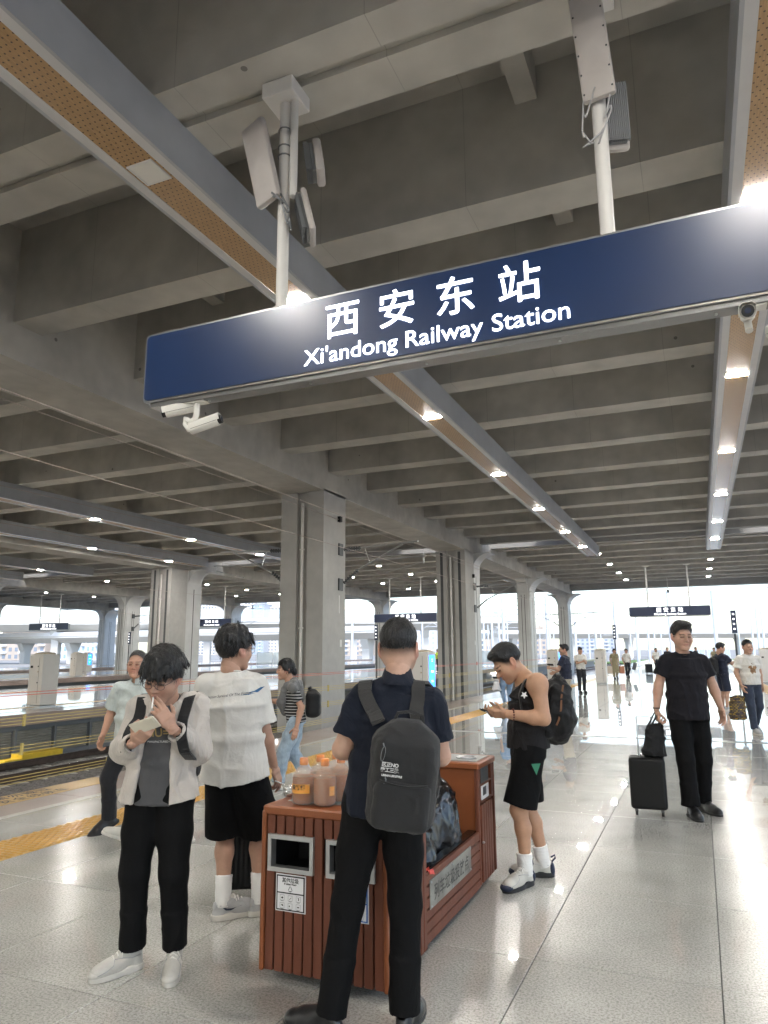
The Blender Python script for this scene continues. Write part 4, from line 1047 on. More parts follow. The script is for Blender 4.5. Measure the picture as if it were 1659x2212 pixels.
# ------------------------------------------------------------------ station name signs
mat('sign_blue', (.008, .028, .095), .30, spec=.5, coat=.6, crough=.30, var=.08, vscale=1.2)
mat('sign_letter', (1, 1, 1), .5, emit=(.93, .96, 1.), estr=1.1)
mat('sign_frame', (.30, .31, .32), .35, metal=.7)
mat('sign_under', (.25, .25, .25), .3, metal=.6)
mat('sign_far_blue', (.02, .03, .07), .35)
def bold_text(name, body, size, loc, parent, m, off, width=None, **k):
    me0 = text_mesh(body, size, **k); vv = [v.co.copy() for v in me0.vertices]; ff = [tuple(q.vertices) for q in me0.polygons]; mb = MB()
    for ii, (ox, oy) in enumerate(((0, 0), (1, 0), (-1, 0), (0, 1), (0, -1), (.7, .7), (-.7, .7), (.7, -.7), (-.7, -.7))): mb.add([(q.x+ox*off, q.y+oy*off, ii*.0004) for q in vv], ff)
    me = bpy.data.meshes.new(name); me.from_pydata(mb.v, [], mb.f); me.materials.append(MATS[m]); xs = [v.co.x for v in me.vertices]
    if width:
        sc = width/(max(xs)-min(xs)); cx = (max(xs)+min(xs))/2
        for v in me.vertices: v.co.x = (v.co.x-cx)*sc
    o = link(name, me, parent); o.location = loc; o.rotation_euler = (R(90), 0, 0); return o
def name_sign(x0, x1, z0, z1, y, label, near):
    cx = (x0+x1)/2; t = thing('station_name_sign', label, 'sign', (cx, y, z0), group='hanging station name signs'); W = x1-x0; Hh = z1-z0; th = .22
    r = .07
    def rr(x, z, hw, hh, r_): return [(x+sx*(hw-r_)+r_*math.cos(a), z+sz*(hh-r_)+r_*math.sin(a)) for sx, sz, a0 in ((1, 1, 0), (-1, 1, 90), (-1, -1, 180), (1, -1, 270)) for a in [R(a0+q) for q in (0, 30, 60, 90)]]
    b = MB(); b.prism(rr(0, Hh/2, W/2, Hh/2, r), 0, th, 'y'); b.build('casing', 'sign_frame', t)
    b = MB(); b.prism(rr(0, Hh/2, W/2-.028, Hh/2-.028, r-.02), -.012, .0, 'y'); b.build('face_panel', 'sign_blue' if near else 'sign_far_blue', t)
    k = W/7.0
    u = (lambda q: (q+2.25)*k)
    for ch, xc in zip('西安东站', (-3.13, -2.52, -1.90, -1.27)):
        bold_text('character', ch, .43*k, (u(xc), -.016, Hh*.60), t, 'sign_letter', .003*k if near else .006*k)
    def wid(s_): m_ = text_mesh(s_, .25); xs_ = [v.co.x for v in m_.vertices]; return max(xs_)-min(xs_)
    ws = [wid("Xi'andong"), wid('Railway'), wid('Station')]; gp = .085; tot = sum(ws)+2*gp; sc_ = 2.76*k/tot; xx_ = u(-2.2)-1.38*k
    for wd_, w_ in zip(("Xi'andong", 'Railway', 'Station'), ws):
        bold_text('word', wd_, .25*k, (xx_+w_*sc_/2, -.016, Hh*.115), t, 'sign_letter', .0004*k, width=w_*sc_, ay='BOTTOM_BASELINE'); xx_ += (w_+gp)*sc_
    b = MB()
    b.box((-W/2+.1, .02, -.05), (W/2-.1, th-.03, -.001)); b.build('under_rail', 'sign_under', t)
    if near:
        b = MB(); b.box((-W/2+.3, -.004, .006), (W/2-.3, .0-.001, .016)); b.build('lower_trim', 'brushed', t)
        for i in range(5):
            b = MB(); b.lathe([(.014, 0), (.014, -.012), (.006, -.016)], 10, (-2.6+1.3*i, .1, -.05)); b.build('screw', 'steel', t)
    return t
name_sign(-5.72, 1.22, 4.43, 5.28, 6.2, 'large blue illuminated sign reading 西安东站 hanging overhead nearest the camera', True)
for x0, x1, lb in ((-4.9, .96, 'small distant station name sign hanging over the walking man in black'), (-26.9, -20.9, 'small station name sign above the head of the man in the navy polo'),
                   (-47.2, -42.4, 'small station name sign left of the thick column, above the white T-shirt man'), (-70, -64, 'small station name sign at the far left edge')):
    t = name_sign(x0, x1, 4.1, 4.85, 60, lb, False)
    for xx in (-1.5, 1.5):
        b = MB(); b.tube([(xx, .1, .75), (xx, .1, JB-4.1)], .06, 8); b.build('pole', 'white_paint', t)
        b = MB(); b.lathe([(.06, -.1), (.28, -.02), (.28, 0)], 10, (xx, .1, JB-4.1)); b.build('ceiling_rose', 'white_paint', t)
# suspension poles of the near sign, each a thing with antennas mounted on it
mat('antenna_grey', (.52, .49, .47), .5, var=.05, vscale=4, stain=.06, sscale=3)
mat('antenna_fin', (.20, .21, .22), .45, metal=.4)
mat('cable_grey', (.45, .45, .46), .5)
def hang_pole(x, label):
    t = thing('sign_pole', label, 'pole', (x, 6.30, 5.275), group='poles carrying the near sign')
    b = MB(); b.tube([(0, 0, 0), (0, 0, 2.6)], .066, 20); b.build('pole', 'white_paint', t, smooth=40)
    b = MB(); b.cbox((0, 0, 2.68), (.40, .42, .19), .012); b.build('ceiling_box', 'white_paint', t)
    b = MB(); b.lathe([(.11, 0), (.11, .012), (.075, .03)], 16); b.build('foot_flange', 'white_paint', t)
    return t
p1_ = hang_pole(-3.93, 'left white suspension pole of the big blue sign')
p2_ = hang_pole(-.47, 'right white suspension pole of the big blue sign')
b = MB(); b.tube([(.13, -.02, 1.35), (.13, -.02, 2.6)], .045, 12); b.build('conduit', 'white_paint', p1_, smooth=40)
for z in (1.9, 2.02, 2.24):
    b = MB(); b.tube([(.075*math.cos(a), .075*math.sin(a), z) for a in np.linspace(0, 2*math.pi, 14)], .009, 6); b.build('clamp', 'antenna_fin', p1_)
def antenna(label, loc, rot, W, Hh, D=.09, fins=False, screws=False):
    t = tag(bpy.data.objects.new('panel_antenna', None), label, 'antenna', 'panel antennas on the sign poles'); COL.objects.link(t); t.location = loc; t.rotation_euler = rot
    b = MB(); b.cbox((0, 0, 0), (W, D, Hh), .03); b.build('radome', 'antenna_grey', t, smooth=35)
    b = MB(); b.cbox((0, D*.7, 0), (W*.75, D*.6, Hh*.85), .012); 
    b.build('back_plate', 'antenna_fin', t)
    if fins:
        b = MB()
        for i in range(12): b.box((-W*.42+i*W*.84/12, D*.95, -Hh*.42), (-W*.42+i*W*.84/12+.008, D*1.6, Hh*.42))
        b.build('cooling_fins', 'antenna_fin', t)
    if screws:
        for i in range(6):
            for sx in (-1, 1):
                b = MB(); b.lathe([(.009, 0), (.009, .006), (.004, .008)], 8); o = b.build('screw', 'dark_metal', t); o.location = (sx*(W/2-.022), -D/2, -Hh*.44+i*Hh*.176); o.rotation_euler = (R(90), 0, 0)
    return t
antenna('tall pale panel antenna clamped to the left sign pole, facing left', (-4.13, 6.12, 7.04), (R(8), R(-9), R(-14)), .34, 1.0)
antenna('ribbed lower antenna unit on the right side of the left sign pole', (-3.68, 6.42, 6.42), (R(-12), R(10), R(118)), .32, .60, .07, fins=True)
antenna('small upper box antenna behind the left sign pole', (-3.66, 6.62, 7.25), (R(-8), R(6), R(115)), .30, .46, .10, fins=True)
antenna('tall screwed panel antenna on the right sign pole', (-.48, 6.12, 7.2), (R(7), R(-3), R(-4)), .30, 1.12, .08, screws=True)
antenna('ribbed antenna unit behind the right sign pole', (-.36, 6.5, 6.65), (R(-10), R(4), R(200)), .26, .66, .08, fins=True)
def cable(name, label, pts, r=.008, m='cable_grey'):
    P_ = [Vector(q) for q in pts]; out = []
    for i in range(len(P_)-1):
        p0, p1, p2, p3 = P_[max(i-1, 0)], P_[i], P_[i+1], P_[min(i+2, len(P_)-1)]
        for k in range(6):
            t = k/6; out.append(.5*((2*p1)+(p2-p0)*t+(2*p0-5*p1+4*p2-p3)*t*t+(3*p1-3*p2+p0-p3)*t**3))
    out.append(P_[-1]); b = MB(); b.tube(out, r, 6); o = b.build(name, m, smooth=True); tag(o, label, 'cable'); return o
cable('antenna_cable', 'looped grey cable hanging below the right antenna panel', [(-.5, 6.15, 6.68), (-.56, 6.13, 6.5), (-.62, 6.15, 6.32), (-.55, 6.2, 6.22), (-.46, 6.22, 6.32), (-.36, 6.2, 6.5), (-.35, 6.17, 6.66)])
cable('antenna_cable', 'thin cable twisting below the left antenna panel', [(-3.95, 6.1, 6.56), (-3.85, 6.14, 6.5), (-3.8, 6.2, 6.42), (-3.84, 6.22, 6.3), (-3.8, 6.25, 6.2)], .012, 'antenna_fin')
cable('loose_cable', 'loose black cable dangling from the slab at upper left', [(-4.80, 4.95, SLAB), (-4.83, 4.9, 9.7), (-4.78, 4.85, 9.35), (-4.70, 4.9, 9.1), (-4.72, 5.0, 8.6)], .012, 'black')
# ------------------------------------------------------------------ CCTV
mat('cctv_white', (.70, .69, .65), .4, var=.03)
def cctv_body(parent, loc, rot, nm='camera_body'):
    b = MB(); b.prism([(-.055, -.03), (-.03, -.055), (.03, -.055), (.055, -.03), (.055, .03), (.03, .055), (-.03, .055), (-.055, .03)], -.17, .17, 'y'); o = b.build(nm, 'cctv_white', parent); o.location = loc; o.rotation_euler = rot
    b = MB(); b.prism([(-.065, -.01), (-.065, .045), (-.035, .072), (.035, .072), (.065, .045), (.065, -.01), (.060, -.01), (.060, .042), (.033, .066), (-.033, .066), (-.060, .042), (-.060, -.01)], -.2, .16, 'y'); b.build('sunshield', 'cctv_white', o)
    b = MB(); b.prism([(.048*math.cos(a), .048*math.sin(a)) for a in np.linspace(0, 2*math.pi, 16, endpoint=False)], -.212, -.165, 'y'); b.prism([(-.056, -.012), (.056, -.012), (.056, .012), (-.056, .012)], -.16, .15, 'y'); b.build('lens_window', 'black', o)
    b = MB(); b.prism([(.024*math.cos(a), .024*math.sin(a)) for a in np.linspace(0, 2*math.pi, 16, endpoint=False)], -.217, -.211, 'y'); b.build('lens', mat('lens_glass', (.04, .05, .09), .08, coat=1.), o)
    return o
t = thing('surveillance_camera', 'white double surveillance camera under the left end of the blue sign', 'camera', (-5.02, 6.30, 4.38), group='surveillance cameras')
b = MB(); b.cbox((0, 0, -.008), (.26, .12, .016), .003); b.build('mount_plate', 'cctv_white', t)
b = MB(); b.tube([(0, 0, 0), (0, 0, -.14), (-.02, 0, -.2), (-.08, 0, -.22), (-.13, 0, -.19)], .033, 14); b.build('bracket', 'cctv_white', t, smooth=40)
b = MB(); b.tube([(-.14, 0, -.16), (-.15, 0, -.24), (-.09, -.01, -.31), (-.02, 0, -.31)], .030, 14); b.build('bracket', 'cctv_white', t, smooth=40)
cctv_body(t, (-.21, -.02, -.06), (R(14), R(4), R(-62)))
cctv_body(t, (.10, .02, -.27), (R(-16), R(-4), R(-75+180)))
t = thing('surveillance_camera', 'white surveillance camera facing forward under the right end of the blue sign', 'camera', (.58, 6.30, 4.38), group='surveillance cameras')
b = MB(); b.cbox((.05, 0, -.008), (.2, .12, .016), .003); b.build('mount_plate', 'cctv_white', t)
b = MB(); b.tube([(.0, .02, 0), (0, .02, -.1), (0, -.02, -.16), (.0, -.05, -.22)], .030, 14); b.build('bracket', 'cctv_white', t, smooth=40)
cctv_body(t, (.0, -.06, -.07), (R(18), 0, R(-4)))
t = thing('surveillance_camera', 'white surveillance camera hanging lowest at the right picture edge', 'camera', (.80, 6.30, 4.38), group='surveillance cameras')
b = MB(); b.tube([(0, .0, 0), (0, 0, -.26)], .028, 12); b.build('bracket', 'cctv_white', t, smooth=40)
cctv_body(t, (.0, -.05, -.26), (R(20), 0, R(12)))
# ------------------------------------------------------------------ rope-barrier cabinets on the platforms
mat('cabinet', (.62, .60, .57), .4, var=.03, vscale=3)
mat('cabinet_dome', (.42, .36, .26), .4, var=.1)
mat('screen_blue', (.02, .15, .6), .3, emit=(.03, .24, .95), estr=.95)
mat('screen_text', (1, 1, 1), .3, emit=(.75, .88, 1), estr=1.2)
def cabinet(loc, label, screen=None, w=.56, d=.62, hh=1.56):
    t = thing('barrier_cabinet', label, 'cabinet', loc, group='rope barrier cabinets')
    b = MB(); b.cbox((0, 0, hh/2+.03), (w, d, hh-.06), .02); b.build('body', 'cabinet', t)
    b = MB(); b.cbox((0, 0, .02), (w-.02, d-.02, .04)); b.build('plinth', 'steel', t)
    b = MB(); b.lathe([(.30, 0), (.30, .02), (.24, .05), (.1, .065), (.01, .068)], 16, (0, 0, hh)); b.build('top_dome', 'cabinet_dome', t, smooth=50)
    b = MB(); b.box((w/2-.15, -d/2-.004, .12), (w/2-.144, -d/2-.001, hh-.1)); b.box((-w/2+.06, -d/2-.006, 1.15), (-w/2+.16, -d/2-.001, 1.22)); b.build('door_seam', 'groove', t)
    if screen:
        xs, sy = screen
        b = MB(); b.box((w/2-.001, -.20, .55), (w/2+.012, .2, hh-.08)); o = b.build('screen', 'screen_blue', t)
        for z, s_ in ((hh-.22, .10), (hh-.5, .075), (hh-.75, .06)):
            me = text_mesh('口站台' if z < 1.2 else '口', s_); me.materials.append(MATS['screen_text']); q = link('screen_text', me, o); q.location = (w/2+.014, 0, z); q.rotation_euler = (R(90), 0, R(90))
    for i in range(4):
        b = MB(); b.lathe([(.022, 0), (.022, .01), (.01, .014)], 10); o = b.build('sensor', ['dark_metal', 'steel', 'cabinet_dome', 'dark_metal'][i], t); o.location = (.1, -d/2, .72+.16*i); o.rotation_euler = (R(90), 0, 0)
    return t
cabinet((-18.45, 16.5, 0), 'plain white barrier cabinet with dome top on the opposite platform at left')
cabinet((-6.75, 18.1, 0), 'white barrier cabinet with blue screen behind the navy polo man', (1, 0))
cabinet((-6.75, 36.9, 0), 'white barrier cabinet with blue screen beyond the tank-top man', (1, 0))
cabinet((-4.4, 36.2, 0), 'grey backlit barrier cabinet right of the man in white shirt with backpack', None, .5, .5)
cabinet((-49.0, 48.3, 0), 'small far barrier cabinet with blue screen at left', (1, 0))
cabinet((-39.5, 38.0, 0), 'barrier cabinet on the third platform left of the thick columns', None)
cabinet((2.9, 40, 0), 'white barrier cabinet at right between phone man and white T-shirt man', None)
# ropes along our platform edge
mat('rope_yellow', (.50, .40, .14), .5)
mat('rope_red', (.55, .09, .05), .5)
t = thing('rope_barrier', 'horizontal yellow ropes stretched along the near platform edge', 'rope barrier', (-7.25, 12, 0))
for z in (.80, .835, .87, .48, .515, .55, .15, .185, .22):
    b = MB(); b.tube([(-7.25, -6, z), (-7.25, 36.6, z)], .0042, 5); b.build('rope', 'rope_yellow', t, world=True)
for y in (6.26, 13.8, 21.9, 28.5, 33):
    b = MB(); b.box((-7.265, y-.012, .77), (-7.235, y+.012, .9)); b.box((-7.265, y-.012, .45), (-7.235, y+.012, .58)); b.build('rope_clip', 'rope_yellow', t, world=True)
b = MB(); b.box((-7.265, 7.6, .13), (-7.235, 7.62, .25)); b.build('rope_clip', 'rope_yellow', t, world=True)
t = thing('rope_barrier', 'thin red ropes of the barrier above the yellow ones', 'rope barrier', (-7.25, 12, 1.1))
for z in (1.12, 1.15):
    b = MB(); b.tube([(-7.25, -6, z), (-7.25, 36.6, z)], .004, 5); b.build('rope', 'rope_red', t, world=True)
for y in (9.6, 17.2, 25): 
    b = MB(); b.box((-7.262, y-.01, 1.08), (-7.238, y+.01, 1.2)); b.build('rope_clip', 'rope_red', t, world=True)
t = thing('marker_post', 'tiny red marker stick standing on the pink edge stones', 'marker', (-6.8, 7.11, 0)); b = MB(); b.cbox((0, 0, .055), (.02, .02, .11)); b.build('stick', 'rope_red', t); b = MB(); b.cbox((0, 0, .004), (.05, .05, .008)); b.build('foot', 'rope_red', t)
# ------------------------------------------------------------------ overhead line equipment
mat('insulator', (.10, .105, .11), .35, coat=.3)
mat('wire', (.42, .36, .33), .5, metal=.5)
def insulator(b, p, q, n=7, r=.075):
    p = Vector(p); q = Vector(q); pts = []; rs = []
    for i in range(n):
        for t_, rr in ((0, .03), (.3, r), (.5, r), (.7, .03)):
            pts.append(p+(q-p)*((i+t_)/n)); rs.append(rr)
    pts.append(q); rs.append(.03); b.tube(pts, rs, 10)
def cantilever(x, y, d, label):
    t = thing('catenary_bracket', label, 'bracket', (x, y, 5.3), group='catenary brackets on the columns')
    for z in (0, -1.3):
        b = MB(); b.box((0, -.16, z-.22), (d*.05, .16, z+.22)); b.build('base_plate', 'dark_metal', t)
    b = MB(); insulator(b, (d*.15, 0, .0), (d*.85, 0, .02)); b.build('insulator', 'insulator', t, smooth=40)
    b = MB(); insulator(b, (d*.15, 0, -1.25), (d*.75, 0, -.78)); b.build('insulator', 'insulator', t, smooth=40)
    b = MB(); b.tube([(d*.85, 0, .02), (d*3.1, 0, .12)], .035, 8); b.build('top_tube', 'steel', t, smooth=40)
    b = MB(); b.tube([(d*.75, 0, -.78), (d*2.5, 0, .05)], .035, 8); b.build('stay_tube', 'steel', t, smooth=40)
    b = MB(); b.tube([(d*1.0, 0, .02), (d*1.2, 0, -.55)], .02, 6); b.build('strut', 'steel', t)
    b = MB(); b.tube([(d*1.4, 0, -.48), (d*3.4, 0, -.42)], .022, 6); b.tube([(d*3.3, 0, -.3), (d*3.3, 0, -.7)], .015, 6); b.tube([(d*3.3, 0, -.62), (d*1.9, -.1, -.95)], .015, 6); b.build('registration_arm', 'steel', t)
    return t
cantilever(-12.0, 23.7, 1, 'catenary bracket with ribbed insulators on the thick near column, facing right')
cantilever(-13.75, 23.0, -1, 'catenary bracket on the left side of the thick near column')
cantilever(-12.0, 41.3, 1, 'catenary bracket on the second thick column'); cantilever(-12.4, 78.3, 1, 'far catenary bracket against the bright end opening'); cantilever(-13.4, 78.3, -1, 'far catenary bracket left of the end column')
cantilever(-33.4, 78.3, 1, 'far catenary bracket right of the distant column at centre left'); cantilever(-54.3, 78.3, 1, 'far catenary bracket under the pale viaduct at left'); cantilever(-54.9, 78.3, -1, 'far catenary bracket at the far left'); cantilever(-54.3, 59.4, 1, 'catenary bracket on the far left rounded column')
for x, z, lb in ((-9.2, 5.42, 'upper catenary wire over the near track'), (-9.2, 4.5, 'contact wire over the near track'), (-14.6, 5.4, 'catenary wire left of the thick near column'), (-14.9, 4.6, 'contact wire over the track of the opposite platform'), (-12.0, 6.4, 'return wire fixed to the column faces'), (-30.2, 5.3, 'catenary wire behind the opposite platform'), (-35.9, 5.3, 'catenary wire before the third platform'), (-51.2, 5.3, 'catenary wire behind the third platform')):
    o = None; b = MB(); b.tube([(x+.05, -10, z+.02), (x+.05, 23.4, z), (x+.05, 41, z), (x+.05, 78, z), (x+.05, 190, z+.3)], .008, 5); o = b.build('catenary_wire', 'wire'); tag(o, 'thin grey '+lb, 'wire', 'catenary wires')
# column fittings: small black cameras and white plates belong to the canopy
b = MB(); b.cbox((-12.0+.06, 23.55, 6.42), (.12, .16, .2)); b.cbox((-12.0+.06, 41.0, 5.9), (.12, .14, .2)); b.build('junction_box', 'black', canopy, world=True)
b = MB(); b.box((-12.0, 23.7, 1.75), (-11.985, 23.85, 2.0)); b.box((-12.0, 41.05, 1.9), (-11.985, 41.15, 2.15)); b.box((-12.0, 23.6, 2.95), (-11.99, 23.66, 3.6)); b.build('wall_plate', 'white_paint', canopy, world=True)
# ceiling fittings
for x, y, lb in ((-2.3, 71, 'small rod light hanging in the far opening'),):
    t = thing('pendant_sensor', lb, 'sensor', (x, y, JB)); b = MB(); b.tube([(0, 0, 0), (0, 0, -1.1)], .03, 6); b.build('rod', 'white_paint', t); b = MB(); b.lathe([(.02, -1.4), (.12, -1.35), (.12, -1.15), (.02, -1.1)], 10); b.build('head', 'dark_metal', t)
# ------------------------------------------------------------------ litter point: two slatted bins with a low trough between
mat('wood_slat', (.150, .050, .028), .5, var=.14, vscale=3, bump=.15, bscale=40, stretch=(6, 6, .6), spec=.4)
mat('bin_paint', (.25, .078, .028), .42, var=.06, vscale=3)
mat('bin_steel', (.50, .50, .50), .38, metal=.75, var=.08, vscale=10)
mat('bag_black', (.004, .004, .0045), .24, spec=.5, bump=.18, bscale=16, coat=.3, crough=.15)
mat('label_white', (.74, .74, .76), .4); mat('label_blue', (.02, .12, .42), .4)
mat('speckle_top', (.30, .30, .30), .4, metal=.3, var=.25, vscale=200)
mat('red_plastic', (.6, .05, .03), .4)
BX0, BX1, BY0 = -2.135, -1.455, 3.374
lb = thing('litter_bin', 'tall reddish-brown slatted litter bin with bottles on top in front', 'litter bin', (BX0, BY0, 0), group='litter bins')
W, D, Hh = BX1-BX0, .56, .82
# carcass built as frame so that the openings are real holes
b = MB()
OP = [(.035, .292, .515, .683), (.368, .625, .515, .683)]
b.box((.012, .03, .06), (W-.012, D-.012, .49)); b.box((.012, .03, .70), (W-.012, D-.012, .775)); b.box((.012, .3, .49), (W-.012, D-.012, .70)); b.box((.31, .03, .49), (.35, .3, .70)); b.box((.012, .03, .49), (.03, .3, .7)); b.box((W-.03, .03, .49), (W-.012, .3, .7))
b.build('carcass', 'black', lb)
xs = [0.012+.0548*k for k in range(13)]
for i in range(12):
    x0, x1 = xs[i]+.004, xs[i+1]-.004
    seg = [(.05, .775)]
    for o in OP:
        if x1 > o[0]+.01 and x0 < o[1]-.01: seg = [(.05, o[2]), (o[3], .775)]
    for z0, z1 in seg:
        b = MB(); b.cbox(((x0+x1)/2, .014, (z0+z1)/2), (x1-x0, .028, z1-z0), .003); b.build('slat', 'wood_slat', lb)
for i in range(10):
    y0 = .035+.052*i
    for xx in (-.001, W-.011):
        b = MB(); b.cbox((xx+.006, y0+.024, .41), (.014, .044, .73), .003); b.build('slat', 'wood_slat', lb)
b = MB(); b.cbox((W/2, D/2, .797), (W+.02, D+.012, .045), .008); lid = b.build('lid', 'bin_paint', lb)
for xx in (0, W):
    b = MB(); b.cbox((xx, .004, .42), (.024, .03, .75), .006); b.build('corner_post', 'bin_paint', lb)
b = MB(); b.box((.06, .13, .8195), (W-.05, D-.03, .8225)); b.build('top_plate', 'speckle_top', lid)
b = MB(); b.lathe([(.055, .823), (.085, .823), (.085, .832), (.07, .836), (.06, .828), (.055, .8235)], 24, (.14, .29, 0)); b.build('ashtray_ring', 'steel', lid, smooth=40)
for o in OP:
    b = MB(); w_ = .018
    b.box((o[0]-.002, -.018, o[3]-w_), (o[1]+.002, .03, o[3]+.003)); b.box((o[0]-.002, -.018, o[2]-.003), (o[1]+.002, .03, o[2]+w_)); b.box((o[0]-.002, -.0181, o[2]+w_), (o[0]+w_, .03, o[3]-w_)); b.box((o[1]-w_, -.0181, o[2]+w_), (o[1]+.002, .03, o[3]-w_))
    b.build('opening_frame', 'bin_steel', lb)
def waste_label(x0, x1, z0, z1, bgm, title, eng, fg):
    cx = (x0+x1)/2; b = MB(); b.box((x0, -.004, z0), (x1, -.001, z1)); pl = b.build('label', 'label_white', lb)
    b = MB(); b.box((x0+.005, -.0055, z0+.005), (x1-.005, -.0045, z1-.005)); b.build('label_border', bgm, pl)
    b = MB(); zc = z0+(z1-z0)*.50; b.box((x0+.012, -.007, zc+.003), (x1-.012, -.006, z1-.011)); b.box((x0+.012, -.007, z0+.011), (x1-.012, -.006, zc-.003)); b.build('label_field', 'label_white', pl)
    def tx(s_, size, z, xx=cx, off=.0006):
        me = text_mesh(s_, size, off=off); me.materials.append(MATS[fg]); o = link('lettering', me, pl); o.location = (xx, -.0078, z); o.rotation_euler = (R(90), 0, 0)
    tx(title, .024, z1-.028); tx(eng, .0115, z1-.044)
    b = MB(); zt = z1-.064
    tri = [(cx, zt+.014), (cx+.013, zt-.012), (cx-.013, zt-.012)]
    for i in range(3):
        p, q = tri[i], tri[(i+1) % 3]; a = (p[0]+(q[0]-p[0])*.14, p[1]+(q[1]-p[1])*.14); c = (p[0]+(q[0]-p[0])*.86, p[1]+(q[1]-p[1])*.86); b.tube([(a[0], -.0078, a[1]), (c[0], -.0078, c[1])], .0013, 4)
    b.tube([(cx, -.0078, zt-.012), (cx, -.0078, zt-.018)], .0013, 4); b.build('recycling_mark', fg, pl)
    for i in range(3):
        for j in range(2):
            xx = x0+.040+.046*i; zz = zc-.022-.036*j; b = MB(); r_ = .012
            for s0, s1 in (((-r_, -r_), (r_, -r_)), ((r_, -r_), (r_, r_)), ((r_, r_), (-r_, r_)), ((-r_, r_), (-r_, -r_))): b.tube([(xx+s0[0], -.0078, zz+s0[1]), (xx+s1[0], -.0078, zz+s1[1])], .0005, 4)
            shp = [[(-.007, -.002), (0, .005), (.007, .001), (.002, -.006)], [(-.006, -.006), (.006, .005), (.007, .003), (-.004, -.007)], [(-.004, .006), (.004, .006), (.004, -.006), (-.003, -.004), (.001, 0)], [(-.006, .004), (.003, .006), (.007, -.003), (0, -.003)], [(-.007, .003), (-.001, .003), (-.001, -.004), (-.007, -.004)], [(-.006, .002), (.006, .002), (.006, -.003), (-.006, -.003)]][i+3*j]
            b.add([(xx+px, -.0079, zz+pz) for px, pz in shp], [tuple(range(len(shp)))]); b.box((xx-.008, -.0079, zz-.0165), (xx+.008, -.0078, zz-.0145)); b.build('icon', fg, pl)
mat('print_black', (.015, .015, .016), .5); mat('print_white', (.8, .8, .8), .5)
waste_label(.077, .248, .329, .501, 'print_black', '其他垃圾', 'Residual Waste', 'print_black')
waste_label(.42, .591, .329, .501, 'label_blue', '可回收物', 'Recyclable', 'label_blue')
# far bin
fb = thing('litter_bin', 'far slatted litter bin with ash plate on top at the end of the black-bag trough', 'litter bin', (-1.483-.66, 5.05, 0), group='litter bins')
W2, D2 = .66, .42
b = MB(); b.box((.012, .012, .05), (W2-.02, D2-.012, .79)); b.build('carcass', 'bin_paint', fb)
for xx, yy in ((0.012, .01), (W2-.012, .012), (W2-.012, D2-.012), (.012, D2-.012)):
    b = MB(); b.cbox((xx, yy, .42), (.03, .03, .76), .006); b.build('corner_post', 'wood_slat', fb)
for i in range(5):
    y0 = .075+.058*i; b = MB(); b.cbox((W2-.012, y0+.026, .29), (.024, .050, .50), .003); b.build('slat', 'wood_slat', fb)
for i in range(2):
    b = MB(); y0 = [.03, .34][i]; b.cbox((W2-.012, y0+.03, .68), (.022, .055, .26), .003); b.build('slat', 'wood_slat', fb)
b = MB(); b.cbox((W2-.012, .21, .56), (.022, .30, .018), .003); b.cbox((W2-.012, .21, .675), (.022, .30, .012), .003); b.build('rail', 'wood_slat', fb)
b = MB(); b.cbox((W2/2, D2/2, .806), (W2+.02, D2+.02, .045), .008); l2_ = b.build('lid', 'bin_paint', fb)
b = MB(); b.box((.3, .06, .8285), (W2-.03, D2-.05, .8315)); b.build('ash_plate', 'speckle_top', l2_)
b = MB(); b.lathe([(.05, .832), (.075, .832), (.075, .838), (.06, .843), (.05, .834)], 24, (.52, .2, 0)); b.build('ashtray_ring', 'steel', l2_, smooth=40)
b = MB(); b.box((W2-.003, .06, .685), (W2+.004, .25, .80)); b.build('opening_panel', 'dark_metal', fb)
b = MB(); b.box((W2-.001, .07, .575), (W2+.005, .25, .665)); b.build('notice', 'label_white', fb); b = MB(); b.box((W2+.005, .10, .60), (W2+.0065, .18, .655)); b.build('notice_print', 'dark_metal', fb)
b = MB(); b.lathe([(.008, 0), (.008, .012), (.004, .016)], 10); o = b.build('lock', 'steel', fb); o.location = (W2, .075, .30); o.rotation_euler = (0, R(90), 0)
# trough
tr = thing('rubbish_trough', 'low slatted wooden trough holding black rubbish bags, with a metal plaque', 'trough', (-1.483-.64, 3.935, 0))
Lt = 1.115
b = MB(); b.box((.02, 0, .04), (.62, Lt, .10)); b.box((.02, 0, .1), (.04, Lt, .36)); b.box((.6, 0, .1), (.618, Lt, .36)); b.build('carcass', 'black', tr)
for i in range(6):
    z0 = .03+.0595*i
    for xx in (.628, .012):
        b = MB(); b.cbox((xx, Lt/2, z0+.027), (.024, Lt, .052), .003); b.build('slat', 'wood_slat', tr)
b = MB(); b.box((.036, 0, .345), (.06, Lt, .352)); b.box((.56, 0, .345), (.616, Lt, .39)); b.build('liner_edge', 'bag_black', tr)
b = MB(); b.cbox((.642, .50, .272), (.006, .78, .15), .001); pq = b.build('plaque', 'brushed', tr)
me = text_mesh('列车垃圾投放点', .092, off=.0012, space=1.08); me.materials.append(mat('etched', (.10, .095, .085), .6)); o = link('lettering', me, pq); o.location = (.6465, .50, .262); o.rotation_euler = (R(90), 0, R(90))
for yy in (.125, .5, .875):
    for zz in (.21, .335):
        b = MB(); b.lathe([(.006, 0), (.006, .004), (.003, .006)], 8); o = b.build('screw', 'steel', pq); o.location = (.645, yy, zz); o.rotation_euler = (0, R(90), 0)
